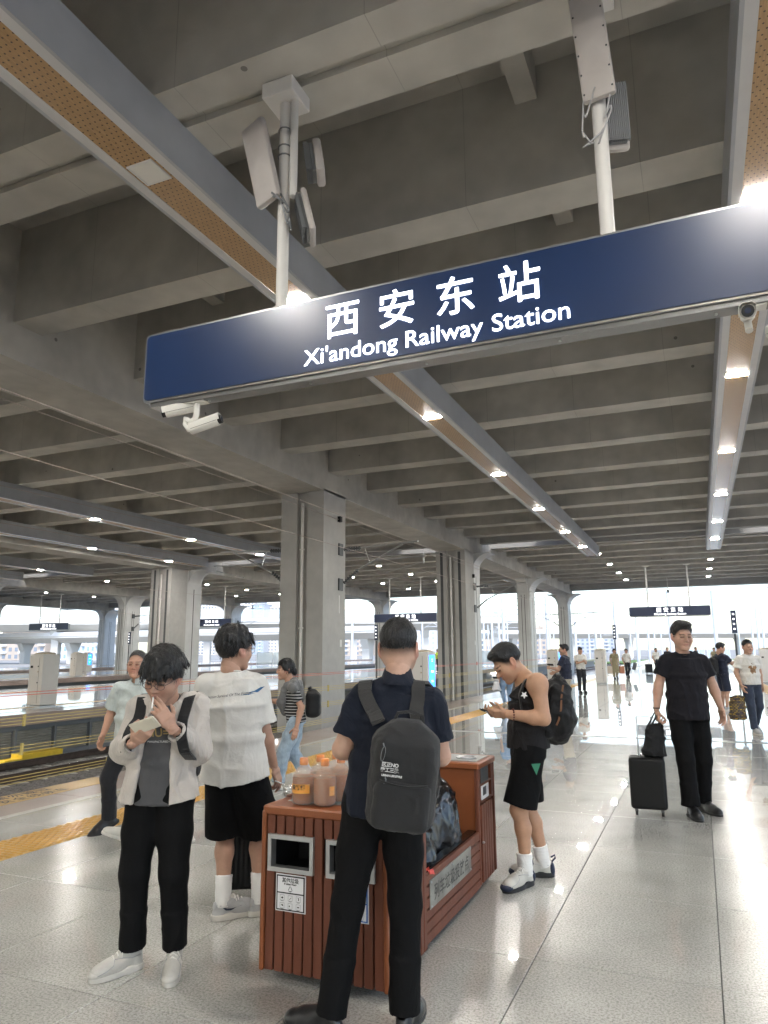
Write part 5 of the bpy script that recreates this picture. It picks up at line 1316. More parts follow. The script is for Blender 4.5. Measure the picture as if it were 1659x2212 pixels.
# rubbish bags: crumpled glossy plastic
def rubbish_bag(label, c, r, seed, knot=True, h=.010):
    g = Fld((-.45, -.45, -.35), (.45, .45, .62), h); rng = np.random.default_rng(seed)
    g.put(ell((0, 0, 0), r), .02); g.put(ell((rng.uniform(-.05, .05), rng.uniform(-.05, .05), r[2]*.5), (r[0]*.7, r[1]*.7, r[2]*.6)), .06)
    if knot:
        g.put(cone((0, 0, r[2]*.8), (.01, 0, r[2]*1.25), .05, .03), .05)
        for i in range(7):
            a = rng.uniform(0, 6.28); g.put(cone((0, 0, r[2]*1.2), (.12*math.cos(a), .12*math.sin(a), r[2]*1.25+rng.uniform(-.03, .14)), .022, .012), .02)
    V, Q = g.mesh(); V = folds(V, Q, .026, 6, seed, (1, 1, .45), warp=.6); V = folds(V, Q, .010, 15, seed+5, (1, 1, .4), warp=.7)
    V[:, 2] = np.maximum(V[:, 2], -r[2]*.95); o = mesh_obj('rubbish_bag', V, Q, 'bag_black'); tag(o, label, 'rubbish bag', 'black rubbish bags in the trough'); o.location = c; return o
rubbish_bag('largest knotted glossy black rubbish bag against the far bin', (-1.755, 4.68, .43), (.23, .25, .33), 4)
rubbish_bag('smaller crumpled black rubbish bag in the near half of the trough', (-1.72, 4.30, .36), (.17, .18, .22), 9, True)
rubbish_bag('flat black bag end at the near corner of the trough', (-1.86, 4.12, .24), (.18, .13, .13), 15, False)
b = MB(); b.ribbon([(-1.50, 4.0, .40), (-1.48, 4.02, .415), (-1.465, 4.0, .405), (-1.455, 4.04, .398)], .03, .003, (0, 1, .3)); o = b.build('plastic_scrap', 'red_plastic'); tag(o, 'small scrap of red plastic on the near corner of the trough', 'scrap')
# ------------------------------------------------------------------ shrink-wrapped pack of tea bottles
mat('tea', (.34, .095, .025), .12, trans=.0, ior=1.33)
mat('pet', (.92, .70, .52), .06, trans=.6, ior=1.08, alpha=.42, coat=.6)
mat('cap_orange', (.75, .25, .05), .4)
mat('bottle_label', (.80, .36, .07), .4, var=.1)
mat('film', (.95, .93, .92), .08, alpha=.09, spec=.8, bump=.6, bscale=14, coat=1., crough=.06)
bt_prof = [(.001, 0), (.05, 0), (.058, .008), (.0595, .03), (.0595, .11), (.056, .122), (.044, .142), (.030, .155), (.019, .163), (.018, .176)]
liq_prof = [(.001, .002), (.049, .003), (.0555, .010), (.0575, .03), (.0575, .108), (.054, .118), (.001, .118)]
cap_prof = [(.021, .168), (.0225, .172), (.0215, .196), (.019, .199), (.001, .199)]
def bm_mesh(prof, m, n=24):
    b = MB(); b.lathe([(r_, z_*1.13) for r_, z_ in prof], n); o = b.build('x', m, smooth=50); me = o.data; bpy.data.objects.remove(o); return me
bme, lme, cme = bm_mesh(bt_prof, 'pet'), bm_mesh(liq_prof, 'tea'), bm_mesh(cap_prof, 'cap_orange')
ang = R(3); pk = (-1.962, 3.468); spots = []
for j in range(3):
    for i in range(2):
        dx, dy = .121*i+.07*j*.55, .121*j; spots.append((pk[0]+dx*math.cos(ang)-dy*math.sin(ang), pk[1]+dx*math.sin(ang)+dy*math.cos(ang)))
names = ['front left', 'front right', 'middle left', 'middle right', 'rear left', 'rear right']
for k, (x, y) in enumerate(spots):
    t = thing('tea_bottle', f'orange-capped bottle of amber tea in the wrapped pack, {names[k]} one', 'bottle', (x, y, .8245), random.uniform(-.3, .3) if k else 0, group='tea bottles in the wrapped pack')
    link('bottle', bme, t); link('tea', lme, t); link('cap', cme, t)
    b = MB(); n_ = 14; a0, a1, za, zb = (R(-150), R(-30), .055, .1) if k == 0 else (R(-40), R(-8), .05, .095)
    vs_ = [(.0602*math.cos(a), .0602*math.sin(a), z) for a in np.linspace(a0, a1, n_) for z in (za, zb)]
    b.add(vs_, [(2*i, 2*i+2, 2*i+3, 2*i+1) for i in range(n_-1)]); lbl = b.build('label', 'bottle_label', t)
    if k == 0:
        me = text_mesh('黄鹤楼', .026, off=.0008, space=1.0)
        for v in me.vertices: a = -math.pi/2+v.co.x/.0605; v.co = (.0612*math.cos(a), .0612*math.sin(a), .083+v.co.y)
        me.materials.append(MATS['print_black']); link('lettering', me, lbl)
# wrapping film hugging the six bottles
g = Fld((-2.15, 3.33, .80), (-1.60, 3.90, 1.09), .006)
for (x, y) in spots: g.put(ecyl((x, y, .826), (x, y, .972), (.063, .063), (.061, .061), (1, 0, 0)), .03); g.put(cone((x, y, .975), (x, y, 1.022), .045, .030), .05)
V, Q = g.mesh(); V = folds(V, Q, .007, 17, 31, (1, 1, 1.3)); ctr = np.array([pk[0], pk[1]-.0, .90])
hole = ((V[Q].mean(1)-np.array([spots[0][0]+.02, spots[0][1]-.06, .892]))**2/np.array([.045, .06, .04])**2).sum(1) < 1
o = mesh_obj('shrink_wrap', V-np.array([pk[0], pk[1], .8245]), Q[~hole], 'film'); tag(o, 'clear torn shrink wrap around the six tea bottles', 'shrink wrap'); o.location = (pk[0], pk[1], .8245)
# cigarette pack on the bin, beside the hand of the man in white
t = thing('cigarette_box', 'crumpled shiny foil wrapper on the bin edge', 'wrapper', (-2.105, 3.6, .823)); g = Fld((-.08, -.08, -.02), (.08, .08, .1), .005); g.put(rbox((0, 0, .03), (.04, .03, .028), None, .01), .01); V, Q = g.mesh(); V = folds(V, Q, .014, 25, 3, (1, 1, 1), .8); V[:, 2] = np.maximum(V[:, 2], .001); mesh_obj('foil', V, Q, mat('foil', (.7, .7, .7), .2, metal=.9, var=.2, vscale=40), t)
# ------------------------------------------------------------------ the six people in the foreground
fabric('black_cloth', (.0055, .0055, .006), .8, fold=.22, spec=.15, sheen=.0)
fabric('black_shorts', (.005, .005, .0055), .85, fold=.22, spec=.15, sheen=.0)
fabric('jacket_beige', (.50, .46, .42), .6, fold=.5, fscale=11, sheen=.1, bump=.1, spec=.35)
fabric('tee_grey', (.082, .082, .086), .85, fold=.3)
fabric('tee_white', (.60, .585, .55), .85, fold=.26, fscale=6)
fabric('polo_navy', (.009, .012, .022), .8, fold=.3, sheen=.04)
fabric('tank_black', (.013, .012, .013), .75, fold=.35, sheen=.03)
fabric('tee_black', (.010, .0095, .013), .85, fold=.3, sheen=.03)
fabric('shirt_pale', (.46, .51, .50), .8, fold=.45, var=.12)
fabric('jeans_pale', (.30, .38, .46), .85, fold=.5, var=.22)
fabric('cardigan_grey', (.145, .145, .145), .9, fold=.6, var=.15)
fabric('nylon_grey', (.024, .024, .025), .7, fold=.12, bump=.5, bscale=350, sheen=.1)
fabric('nylon_black', (.011, .011, .012), .6, fold=.25, bump=.4, bscale=300, sheen=.05)
fabric('webbing', (.013, .013, .014), .7, fold=.05, bump=.5, bscale=300)
fabric('webbing_grey', (.034, .033, .032), .7, fold=.05, bump=.5, bscale=300)
def striped(name, c1, c2, per, duty):
    m = bpy.data.materials.new(name); m.use_nodes = True; MATS[name] = m; t = m.node_tree; n = t.nodes; L = t.links; b = n['Principled BSDF']; b.inputs['Roughness'].default_value = .85
    tc = n.new('ShaderNodeTexCoord'); sp = n.new('ShaderNodeSeparateXYZ'); L.new(tc.outputs['Object'], sp.inputs[0]); a = n.new('ShaderNodeMath'); a.operation = 'MULTIPLY'; a.inputs[1].default_value = 1/per; L.new(sp.outputs[2], a.inputs[0])
    f = n.new('ShaderNodeMath'); f.operation = 'FRACT'; L.new(a.outputs[0], f.inputs[0]); g = n.new('ShaderNodeMath'); g.operation = 'LESS_THAN'; g.inputs[1].default_value = duty; L.new(f.outputs[0], g.inputs[0])
    mx = n.new('ShaderNodeMix'); mx.data_type = 'RGBA'; mx.inputs[6].default_value = (*c1, 1); mx.inputs[7].default_value = (*c2, 1); L.new(g.outputs[0], mx.inputs[0]); L.new(mx.outputs[2], b.inputs['Base Color'])
striped('stripes', (.012, .012, .014), (.42, .42, .42), .034, .28)
mat('phone_cream', (.62, .57, .46), .3, coat=.5); mat('phone_dark', (.02, .02, .022), .15, coat=.6)
mat('cig_white', (.8, .79, .76), .7); mat('cig_tip', (.5, .25, .08), .7)
def rot_of(fwd, up): 
    f = frame(fwd, up); return Matrix(((f[0][0], f[0][1], f[0][2]), (f[1][0], f[1][1], f[1][2]), (f[2][0], f[2][1], f[2][2])))
def local_thing(name, label, cat, who, loc, Rm, group=None):
    """a thing held by or worn by a figure, placed in the figure's frame but top-level"""
    o = bpy.data.objects.new(name, None); COL.objects.link(o); tag(o, label, cat, group); o.empty_display_size = .05
    M4 = Matrix.Translation(who.location) @ Matrix.Rotation(who.rotation_euler.z, 4, 'Z') @ Matrix.Translation(Vector(loc)) @ Matrix(Rm).to_4x4(); o.matrix_world = M4; o.rotation_euler = M4.to_euler(); o.location = M4.translation; return o
def phone(who, loc, fwd, up, label, m='phone_dark', s=1.):
    t = local_thing('phone', label, 'phone', who, loc, rot_of(fwd, up), 'phones')
    b = MB(); b.cbox((0, 0, 0), (.075*s, .009*s, .155*s), .004); b.build('body', m, t, smooth=40)
    b = MB(); b.box((-.034*s, -.0052*s, -.073*s), (.034*s, -.0047*s, .073*s)); b.build('screen', 'phone_dark', t)
    b = MB(); b.cbox((.018*s, .006*s, .05*s), (.028*s, .005*s, .036*s), .002); b.build('camera_bump', m, t)
    return t
def cigarette(who, a, b_, label):
    t = local_thing('cigarette', label, 'cigarette', who, a, Matrix.Identity(3), 'cigarettes'); d = Vector(b_)-Vector(a)
    b = MB(); b.tube([(0, 0, 0), d*.3], .0042, 8); b.build('filter', 'cig_tip' if False else 'cig_white', t); b = MB(); b.tube([d*.3, d], .0040, 8); b.build('paper', 'cig_white', t); return t

def nearer(r): return lambda q: (q[0]*r, q[1]*r, EYE-r*(EYE-q[2]))
def pull(p, r):
    T = nearer(r)
    for k in ('pelvis', 'neck', 'head', 'sL', 'sR', 'eL', 'eR', 'wL', 'wR'):
        if k in p: p[k] = T(p[k])
    for k in ('aL', 'aR'): p[k] = (p[k][0]*r, p[k][1]*r, p[k][2])
    return T
# ---- smoker in the pale jacket
sm = dict(pelvis=(-.035, .05, .87), neck=(-.02, .06, 1.385), head=(-.02, -.055, 1.470), face_dir=(-.20, -1, -.50), head_up=(.0, -.45, .85), body_dir=(-.05, -1),
          sR=(-.178, .06, 1.315), sL=(.142, .08, 1.322), eR=(-.240, .03, 1.075), wR=(-.115, -.19, 1.135), eL=(.165, .05, 1.055), wL=(.075, -.165, 1.205),
          fR=(.55, -.35, .42), nR=(.35, .35, .9), cR=(.75, .8, .85, .9), tR=(.75), fL=(-.55, -.16, .80), nL=(-.55, .75, .0), cL=(.22, .28, .62, .70), tL=.3, spL=.03,
          aR=(-.135, .04, .09), aL=(.085, .05, .09), toeR=(-.72, -.7), toeL=(.16, -1))
TA = pull(sm, .976)
st = dict(H=1.70, head=dict(hair='fringe'), glasses='glass_frame', long_sleeve=True, seed=3, h=.0068, head_s=1.10, skin=(.46, .275, .20),
          bottom=dict(mat='black_cloth', w=1.04, foot=.066, cut=.05, fold=.010), top=dict(kind='jacket', mat='jacket_beige', loose=.024, hem=.815, flare=.036, sleeve=1.90, open=.085, neck=.088, fold=.011, fscale=6.5, hemcurve=.02),
          inner=dict(mat='tee_grey', hem=.815), shoes=dict(kind='sneaker', mat='shoe_white', sole='sole_white', laces=True, s=.92))
A = person('man in pale beige open jacket smoking and looking down at his phone', (-2.670, 3.225), sm, st)
wrap_print('print', st['_inner'], 'MIU=MI', .062, (-.005, -.2, 1.18), (0, -1, 0), (1, 0, 0), mat('print_gold', (.34, .25, .10), .5), st['_inner'], off=.0012)
wrap_print('print', st['_inner'], 'MANUFACTURED GOODS', .014, (.0, -.2, 1.135), (0, -1, 0), (1, 0, 0), 'print_white', st['_inner'])
ha, hp = A['hands']['R'][0], A['hands']['R'][1]
phone(A['root'], TA((-.035, -.275, 1.230)), (.05, .75, .62), (.75, -.15, .35), 'cream phone held level by the smoking man', 'phone_cream')
cigarette(A['root'], TA((-.034, -.165, 1.362)), TA((-.012, -.248, 1.312)), 'white cigarette between the lips and fingers of the smoking man')
# earbud, backpack straps and the slim pack on his back
t = local_thing('backpack', 'black backpack on the back of the smoking man, only its straps showing', 'backpack', A['root'], (-.02, .215, 1.13), Matrix.Identity(3), 'backpacks')
g = Fld((-.2, -.12, -.3), (.2, .2, .3), .01); g.put(rbox((0, .04, 0), (.145, .085, .23), None, .05), .01); V, Q = g.mesh(); mesh_obj('body', folds(V, Q, .008, 8, 4), Q, 'nylon_black', t)
for sx, x0, x1 in ((-1, -.150, -.135), (1, .150, .145)):
    pts = [(x0*.8, .02, .20), (x0*.85, -.10, .29), (x0*.88, -.22, .26), (x0*.92, -.32, .15), (x0*.96, -.365, .04), (x1*1.04, -.355, -.03), (x1*1.15, -.27, -.09), (x1*1.1, -.12, -.12)]
    of = Vector((-.02, .215, 1.13)); jk = [c for c in A['root'].children if c.name.startswith('jacket')]
    pts = [q-of for q in drape([Vector(q)+of for q in dense(pts)], jk, .008, (3, 9))]
    b = MB(); b.ribbon(pts, .055, .010, (1, 0, 0)); b.build('strap', 'webbing', t)
b = MB(); b.cbox((.05, -.02, 0), (.01, .01, .01))
# jacket front edges: zip tapes and cord
zp = MB(); 
# ---- man in the white T-shirt
wt = dict(pelvis=(-.05, .02, .90), neck=(-.07, .0, 1.475), head=(-.062, .015, 1.618), face_dir=(.66, .75, -.08), body_dir=(.18, 1), head_up=(0, 0, 1),
          sL=(-.235, .0, 1.405), sR=(.085, .04, 1.405), eR=(.135, .05, 1.105), wR=(.185, .17, .865), eL=(-.285, .12, 1.12), wL=(-.20, .34, .98), fR=(.28, .22, -.93), nR=(-.75, .35, -.2), cR=(.30, .4, .6, .7), tR=.55,
          aL=(-.085, .0, .115), aR=(.125, .07, .115), toeL=(.86, .5), toeR=(.75, .62))
st = dict(H=1.76, head=dict(hair='medium'), glasses='glass_frame', shorts=True, seed=8, h=.0068, socks=.13, skin=(.44, .26, .185), bottom=dict(mat='black_shorts', hem=.475, w=1.32, fold=.012),
          top=dict(kind='tee', mat='tee_white', loose=.044, hem=.785, flare=.028, sleeve=.88, sw=.090, fold=.009, fscale=5.5, hemcurve=.035), shoes=dict(kind='sneaker', mat='shoe_grey', sole='sole_white', laces=True))
B = person('man in loose white T-shirt and black shorts seen from behind, cigarette in hand', (-2.730, 4.017), wt, st)
cigarette(B['root'], (.20, .14, .775), (.265, .12, .755), 'cigarette in the lowered hand of the man in white T-shirt')
wrap_print('print', B['shirt'], 'Natural Selection Survival Of The Fittest', .023, (-.12, -.2, 1.325), (0, -1, 0), (1, 0, .11), mat('print_dark', (.06, .06, .07), .6), B['shirt'], shear=.25)
me = flat_mesh([[(.0, -.004), (.05, -.002), (.085, .016), (.11, .018), (.07, -.012), (.02, -.010)], [(-.04, -.016), (.02, -.014), (.06, -.014), (.02, -.02)]])
wrap_print('print', B['shirt'], me, 1, (.035, -.2, 1.35), (0, -1, 0), (1, 0, .11), mat('print_blue', (.04, .13, .27), .6), B['shirt'])
for (u, Rm, org), fl in zip(st['_shoes'], (-1, 1)):     # curved side mark on the sneakers
    for sx in (-1, 1):
        me = flat_mesh([[(-.05, .012), (-.03, -.004), (0, -.008), (.07, .014), (.01, .004), (-.025, .006), (-.04, .016)]]); m_ = me
        from mathutils.bvhtree import BVHTree
        x_ = Vector(Rm[:, 0]); y_ = Vector(Rm[:, 1]); z_ = Vector((0, 0, 1))
        try: wrap_print('side_mark', u, me, 1, Vector(org)+y_*-.02+z_*.058, x_*sx, y_*sx, 'shoe_navy', u, lift=.002)
        except Exception: pass
# ribbed suitcase beyond his legs
def suitcase(loc, rz, w, d, hh, label, m, ribs=True, handle=.0):
    t = thing('suitcase', label, 'suitcase', loc, rz, 'suitcases')
    g = Fld((-w, -d, 0), (w, d, hh+.05), .007); g.put(rbox((0, 0, hh/2+.03), (w/2, d/2, hh/2-.03), None, .035), .01); V, Q = g.mesh()
    if ribs:
        N = vnorm(V, Q); k = np.maximum(np.abs(N[:, 0]), np.abs(N[:, 1])); V = V+N*((np.abs(np.sin(V[:, 0]*math.pi/.032))-.5)*.008*(np.abs(N[:, 1]) > .7))[:, None]
    mesh_obj('shell', V, Q, m, t)
    for sx in (-1, 1): b = MB(); b.box((sx*w/2-.003, -.006, .08), (sx*w/2+.003, .006, hh-.05)); b.build('zip', 'dark_metal', t)
    for sx in (-1, 1):
        for sy in (-1, 1):
            b = MB(); b.tube([(sx*(w/2-.05)-.012, sy*(d/2-.04), .028), (sx*(w/2-.05)+.012, sy*(d/2-.04), .028)], .027, 12); wl = b.build('wheel', 'sole_black', t, smooth=40); b = MB(); b.cbox((sx*(w/2-.05), sy*(d/2-.04), .055), (.03, .04, .03)); b.build('wheel_mount', 'dark_metal', wl)
    b = MB(); b.ribbon([(-.06, 0, hh), (-.05, 0, hh+.02), (.05, 0, hh+.02), (.06, 0, hh)], .022, .006, (0, 1, 0)); b.build('grip', 'black', t)
    if handle:
        b = MB(); b.tube([(-.07, d*.2, hh-.01), (-.07, d*.2, hh+handle), (.07, d*.2, hh+handle), (.07, d*.2, hh-.01)], .009, 8); b.build('pull_handle', 'steel', t)
    return t
mat('case_black', (.007, .007, .0075), .45, spec=.3, bump=.2, bscale=200, var=.1)
suitcase((-2.93, 4.40, 0), YAW+.15, .34, .22, .50, 'black ribbed suitcase standing between the white T-shirt man and the bin', 'case_black')

# ---- man in the navy polo with the grey backpack
po = dict(pelvis=(.085, .02, .91), neck=(.158, .0, 1.475), head=(.166, .035, 1.612), face_dir=(.18, 1, -.12), body_dir=(.10, 1), sL=(-.012, .0, 1.395), sR=(.325, .03, 1.375),
          eL=(-.112, .02, 1.135), wL=(.02, .24, 1.10), eR=(.365, .06, 1.095), wR=(.25, .30, 1.06), cL=(.6, .7, .8, .8), cR=(.6, .7, .8, .8), aL=(-.155, .0, .09), aR=(.175, .02, .09), toeL=(-.85, .5), toeR=(.35, 1))
TC = pull(po, .945)
st = dict(H=1.71, head=dict(hair='crop'), seed=5, h=.0068, arm=1.08, skin=(.50, .31, .23), bottom=dict(mat='black_cloth', w=1.0, foot=.070, cut=-.02, fold=.010),
          top=dict(kind='polo', mat='polo_navy', loose=.020, hem=.88, sleeve=.74, sw=.072, fold=.010), shoes=dict(kind='leather', mat='leather_black', sole='sole_black'))
Cc = person('man in navy polo with grey backpack seen from behind at the bin', (-1.428, 3.084), po, st)
def backpack(who, loc, Rm, label, w, d, hh, m, mw, hero=False, soft=False):
    """local frame: y points away from the wearer's back (outwards)"""
    t = local_thing('backpack', label, 'backpack', who, loc, Rm, 'backpacks'); h_ = .007 if hero else .012
    g = Fld((-w, -d, -hh*.7), (w, d*1.4, hh*.7), h_)
    g.put(rbox((0, 0, 0), (w/2, d/2, hh/2), None, min(.07, d*.45)), .01); g.put(rbox((0, d*.3, -hh*.05), (w*.43, d*.38, hh*.42), None, .045), .03)
    if soft:
        g = Fld((-w, -d, -hh*.7), (w, d*1.4, hh*.7), h_); g.put(ell((0, -d*.05, hh*.02), (w*.50, d*.52, hh*.52)), .01); g.put(ell((0, d*.22, -hh*.16), (w*.48, d*.52, hh*.34)), .05); g.put(rbox((0, -d*.3, 0), (w*.45, d*.2, hh*.46), None, .03), .03)
    for sx in (-1, 1): g.put(ell((sx*w*.47, .0, hh*.5), (w*.16, d, hh*.08)), .08, 's')
    V, Q = g.mesh(); V = folds(relax(V, Q, 2, .4), Q, .016 if soft else .006, 8, 12); body = mesh_obj('body', V, Q, m, t)
    b = MB(); b.ribbon([(-.06, -d*.25, hh*.47), (-.05, -d*.2, hh*.53), (0, -d*.2, hh*.555), (.05, -d*.2, hh*.53), (.06, -d*.25, hh*.47)], .03, .012, (0, 1, .2)); b.build('carry_handle', mw, t)
    if hero:
        g = Fld((-w, -d, -hh*.7), (w, d*1.6, hh*.7), h_); g.put(rbox((0, d*.50, -hh*.235), (w*.41, d*.28, hh*.225), None, .035), .01); V, Q = g.mesh(); mesh_obj('front_pocket', folds(relax(V, Q, 2, .4), Q, .004, 9, 14), Q, m, t)
        b = MB(); pts = [(w*.43*math.sin(a), d*.18, -hh*.02+hh*.47*math.cos(a)) for a in np.linspace(-1.9, 1.9, 26)]; b.tube(pts, .006, 6); b.build('zip', 'black', t, smooth=True)
        b = MB(); b.tube([(-w*.34+q*w*.68/10, d*.755+.012*math.sin(q/10*math.pi)*.6, -hh*.018-.012*math.sin(q/10*math.pi)) for q in range(11)], .004, 6); b.build('pocket_zip', 'black', t, smooth=True)
        for px, pz, rt in ((w*.33, hh*.21, -.12), (w*.25, -hh*.085, .06)):
            b = MB(); n_ = 12; ring = [(px+.008*math.cos(a)+math.sin(rt)*.02*math.sin(a), d*.74 if pz < .03 else d*.715, pz+.030*math.sin(a)) for a in np.linspace(0, 2*math.pi, n_)]; b.tube(ring, .0014, 5, cap=False); b.tube([(px, d*.735, pz+.032), (px+.004, d*.735, pz+.043)], .003, 6); b.build('zip_pull', 'antenna_fin', t)
    return t, body
pc = backpack(Cc['root'], TC((.176, -.215, 1.06)), Matrix.Rotation(R(180), 3, 'Z') @ Matrix.Rotation(R(-7), 3, 'Y') @ Matrix.Rotation(R(-5), 3, 'X'), 'dark grey business backpack with small white logo on the navy polo man', .292, .16, .455, 'nylon_grey', 'webbing_grey', True)
mat('logo_white', (.62, .62, .62), .6)
for s_, size, x, z in (('区正NO', .020, .063, .056), ('昏工三趣', .020, .063, .035), ('URBAN LIFE STYLE', .011, .052, .014)):
    me = text_mesh(s_, size, off=.0006, space=.92); me.materials.append(MATS['logo_white']); o = link('logo', me, pc[0]); o.location = (x, .1225, z); o.rotation_euler = (R(90), 0, R(180))
for sx, x0, x1 in ((-1, -.035, .065), (1, .335, .245)):
    pts = [(x1+.0*sx, -.15, 1.275), (x1+(x0-x1)*.35, -.155, 1.345), (x1+(x0-x1)*.75, -.125, 1.435), (x0+(.03 if sx < 0 else -.03), -.06, 1.484), (x0+(.04 if sx < 0 else -.04), .03, 1.480), (x0+(.02 if sx < 0 else -.02), .115, 1.42), (x0, .155, 1.3), (x0, .13, 1.1), (x0+.02, .02, .98), (.08 if sx < 0 else .29, -.12, .92)]
    pts = drape(dense([TC(q) for q in pts]), [Cc['shirt']], .010, (4, 4))
    R3 = Cc['root']; b = MB(); b.ribbon(pts, .060, .014, (1, 0, -.1*sx)); o = b.build('strap', 'webbing_grey', None); 
    o.parent = pc[0]; o.matrix_parent_inverse = Matrix.Identity(4); 
    M4 = Matrix.Translation(R3.location) @ Matrix.Rotation(R3.rotation_euler.z, 4, 'Z'); loc4 = pc[0].matrix_basis.inverted() @ M4
    for v in o.data.vertices: v.co = loc4 @ v.co

# ---- man in the black tank top, side view
tk = dict(pelvis=(.045, .0, .90), neck=(.045, .0, 1.425), head=(-.087, .0, 1.505), face_dir=(-.74, -.14, -.62), head_up=(-.5, 0, .85), body_dir=(-1, -.05), sL=(.095, -.185, 1.365), sR=(.085, .185, 1.365),
          eL=(.115, -.235, 1.125), wL=(-.115, -.155, 1.150), eR=(.07, .22, 1.12), wR=(-.12, .06, 1.14), fL=(-.95, .3, .0), nL=(.1, .75, .6), cL=(.55, .6, .65, .7), tL=.55, fR=(-.95, -.2, .02), nR=(.1, -.6, .7), cR=(.6, .65, .7, .75), tR=.5,
          aL=(-.025, -.085, .115), aR=(.145, .12, .115), toeL=(-.75, -.66), toeR=(-1, .12))
st = dict(H=1.73, head=dict(hair='side'), bare_shoulders=True, shorts=True, arm=1.17, seed=11, h=.0068, socks=.10, skin=(.46, .265, .17), bottom=dict(mat='black_shorts', hem=.525, w=1.16, fold=.010),
          top=dict(kind='tank', mat='tank_black', loose=.022, hem=.905, fold=.010, hollow=True, neck=.075, belly=.01), shoes=dict(kind='sport', mat='shoe_white', sole='sole_black', laces=True))
Dd = person('man in black tank top and shorts looking down at his phone beside the trough', (-1.244, 5.396), tk, st)
phone(Dd['root'], (-.235, -.06, 1.155), (.35, .1, .9), (-.9, -.1, .3), 'phone held in both hands by the tank-top man')
for (u, Rm, org) in st['_shoes']:
    for nm, c, r in (('toe_cap', (0, -.19, .03), (.047, .05, .030)), ('heel_cap', (0, .075, .05), (.036, .022, .05))):
        g = Fld((-.08, -.26, 0), (.08, .12, .14), .005); g.put(ell(c, r), .01); V, Q = g.mesh(); V = xf(V, Rm, org, .985*1.0); mesh_obj(nm, V, Q, 'shoe_navy', u)
    b = MB(); b.tube([xf([q], Rm, org)[0] for q in ((0, .075, .10), (0, .10, .125), (0, .098, .145), (0, .07, .13))], .006, 6); b.build('pull_tab', 'shoe_navy', u)
me = flat_mesh([[(-.035, .03), (.035, .03), (0, -.045)]]); sho = [c for c in Dd['root'].children if c.name.startswith('shorts')][0]
wrap_print('triangle_mark', sho, me, 1, (.055, -.2, .79), (0, -1, 0), (1, 0, 0), mat('print_green', (.015, .16, .08), .5), sho, lift=.012)
b = MB(); 
for k in range(12):
    a = 2*math.pi*k/12; q = Vector(tk['wL'])+Vector((.03, -.012, .001))+Vector((0, math.cos(a)*.036, math.sin(a)*.036)); b.lathe([(.002, -.007), (.0075, -.003), (.0075, .003), (.002, .007)], 6, q)
b.build('bracelet', mat('beads', (.09, .02, .012), .3), Dd['root'], smooth=True)
pd = backpack(Dd['root'], (.265, .0, 1.165), Matrix.Rotation(R(-90), 3, 'Z') @ Matrix.Rotation(R(-13), 3, 'X'), 'bulging black backpack on the tank-top man', .30, .20, .46, 'nylon_black', 'webbing', soft=True)
b = MB()
for sx in (-1, 1): b.ribbon([(sx*.118, -.015, .185), (sx*.146, -.02, .10), (sx*.153, -.01, .02), (sx*.152, -.012, -.06), (sx*.145, -.02, -.10)], .012, .006, (0, 1, 0))
b.build('brown_piping', mat('brown_web', (.16, .075, .035), .7), pd[0])
for yy in (-.135, .135):
    pts = [(.17, yy*.9, 1.37), (.12, yy, 1.43), (.06, yy*1.0, 1.435), (.0, yy*1.05, 1.385), (-.035, yy*1.08, 1.29), (-.03, yy*1.15, 1.18), (.05, yy*1.3, 1.08), (.18, yy*1.1, 1.03)]
    pts = drape(dense(pts), [Dd['shirt'], Dd['root']], .010, (3, 3))
    b = MB(); b.ribbon(pts, .055, .013, (0, 1, 0)); o = b.build('strap', 'webbing', None); R3 = Dd['root']; o.parent = pd[0]; M4 = Matrix.Translation(R3.location) @ Matrix.Rotation(R3.rotation_euler.z, 4, 'Z'); loc4 = pd[0].matrix_basis.inverted() @ M4
    for v in o.data.vertices: v.co = loc4 @ v.co
t = local_thing('star_charm', 'small white star charm clipped to the tank-top man strap', 'charm', Dd['root'], (-.005, -.185, 1.285), Matrix.Identity(3))
b = MB(); n_ = [(.026*(1 if k % 2 else .45)*math.cos(k*math.pi/5+.3), .026*(1 if k % 2 else .45)*math.sin(k*math.pi/5+.3)) for k in range(10)]; b.prism(n_, -.006, .006, 'y'); b.build('star', 'print_white', t)

# ---- man in black walking with a suitcase
wk = dict(pelvis=(.02, .0, .955), neck=(.025, .0, 1.575), head=(.018, -.015, 1.73), face_dir=(-.03, -1, -.14), body_dir=(.0, -1), sR=(-.165, .0, 1.495), sL=(.212, .0, 1.49), eR=(-.245, .03, 1.235), wR=(-.30, -.01, 1.0), eL=(.305, .02, 1.225), wL=(.325, -.06, 1.03),
          fR=(.05, -.05, -1), nR=(1, 0, 0), cR=(.95, 1., 1.05, 1.1), tR=.7, fL=(.08, -.25, -1), nL=(-.6, -.2, -.1), cL=(.3, .4, .5, .5), spL=.08, aR=(-.075, -.12, .10), aL=(.135, .10, .105), toeR=(-.1, -1), toeL=(.25, -1))
st = dict(H=1.87, head=dict(hair='side'), glasses='glass_gold', seed=14, h=.0075, wide=1.03, arm=1.05, skin=(.47, .285, .21), bottom=dict(mat='black_cloth', w=1.05, foot=.080, cut=.0, fold=.012), top=dict(kind='tee', mat='tee_black', loose=.030, hem=.90, sleeve=.62, sw=.080, belly=.015, fold=.011), shoes=dict(kind='leather', mat='leather_black', sole='sole_black'))
E_ = person('tall man in black T-shirt and trousers walking towards the camera pulling a suitcase', (-.185, 8.126), wk, st)
suitcase((-.585, 7.95, 0), YAW-.35, .34, .25, .545, 'black four-wheeled suitcase pulled by the walking man', 'case_black', False, .38)
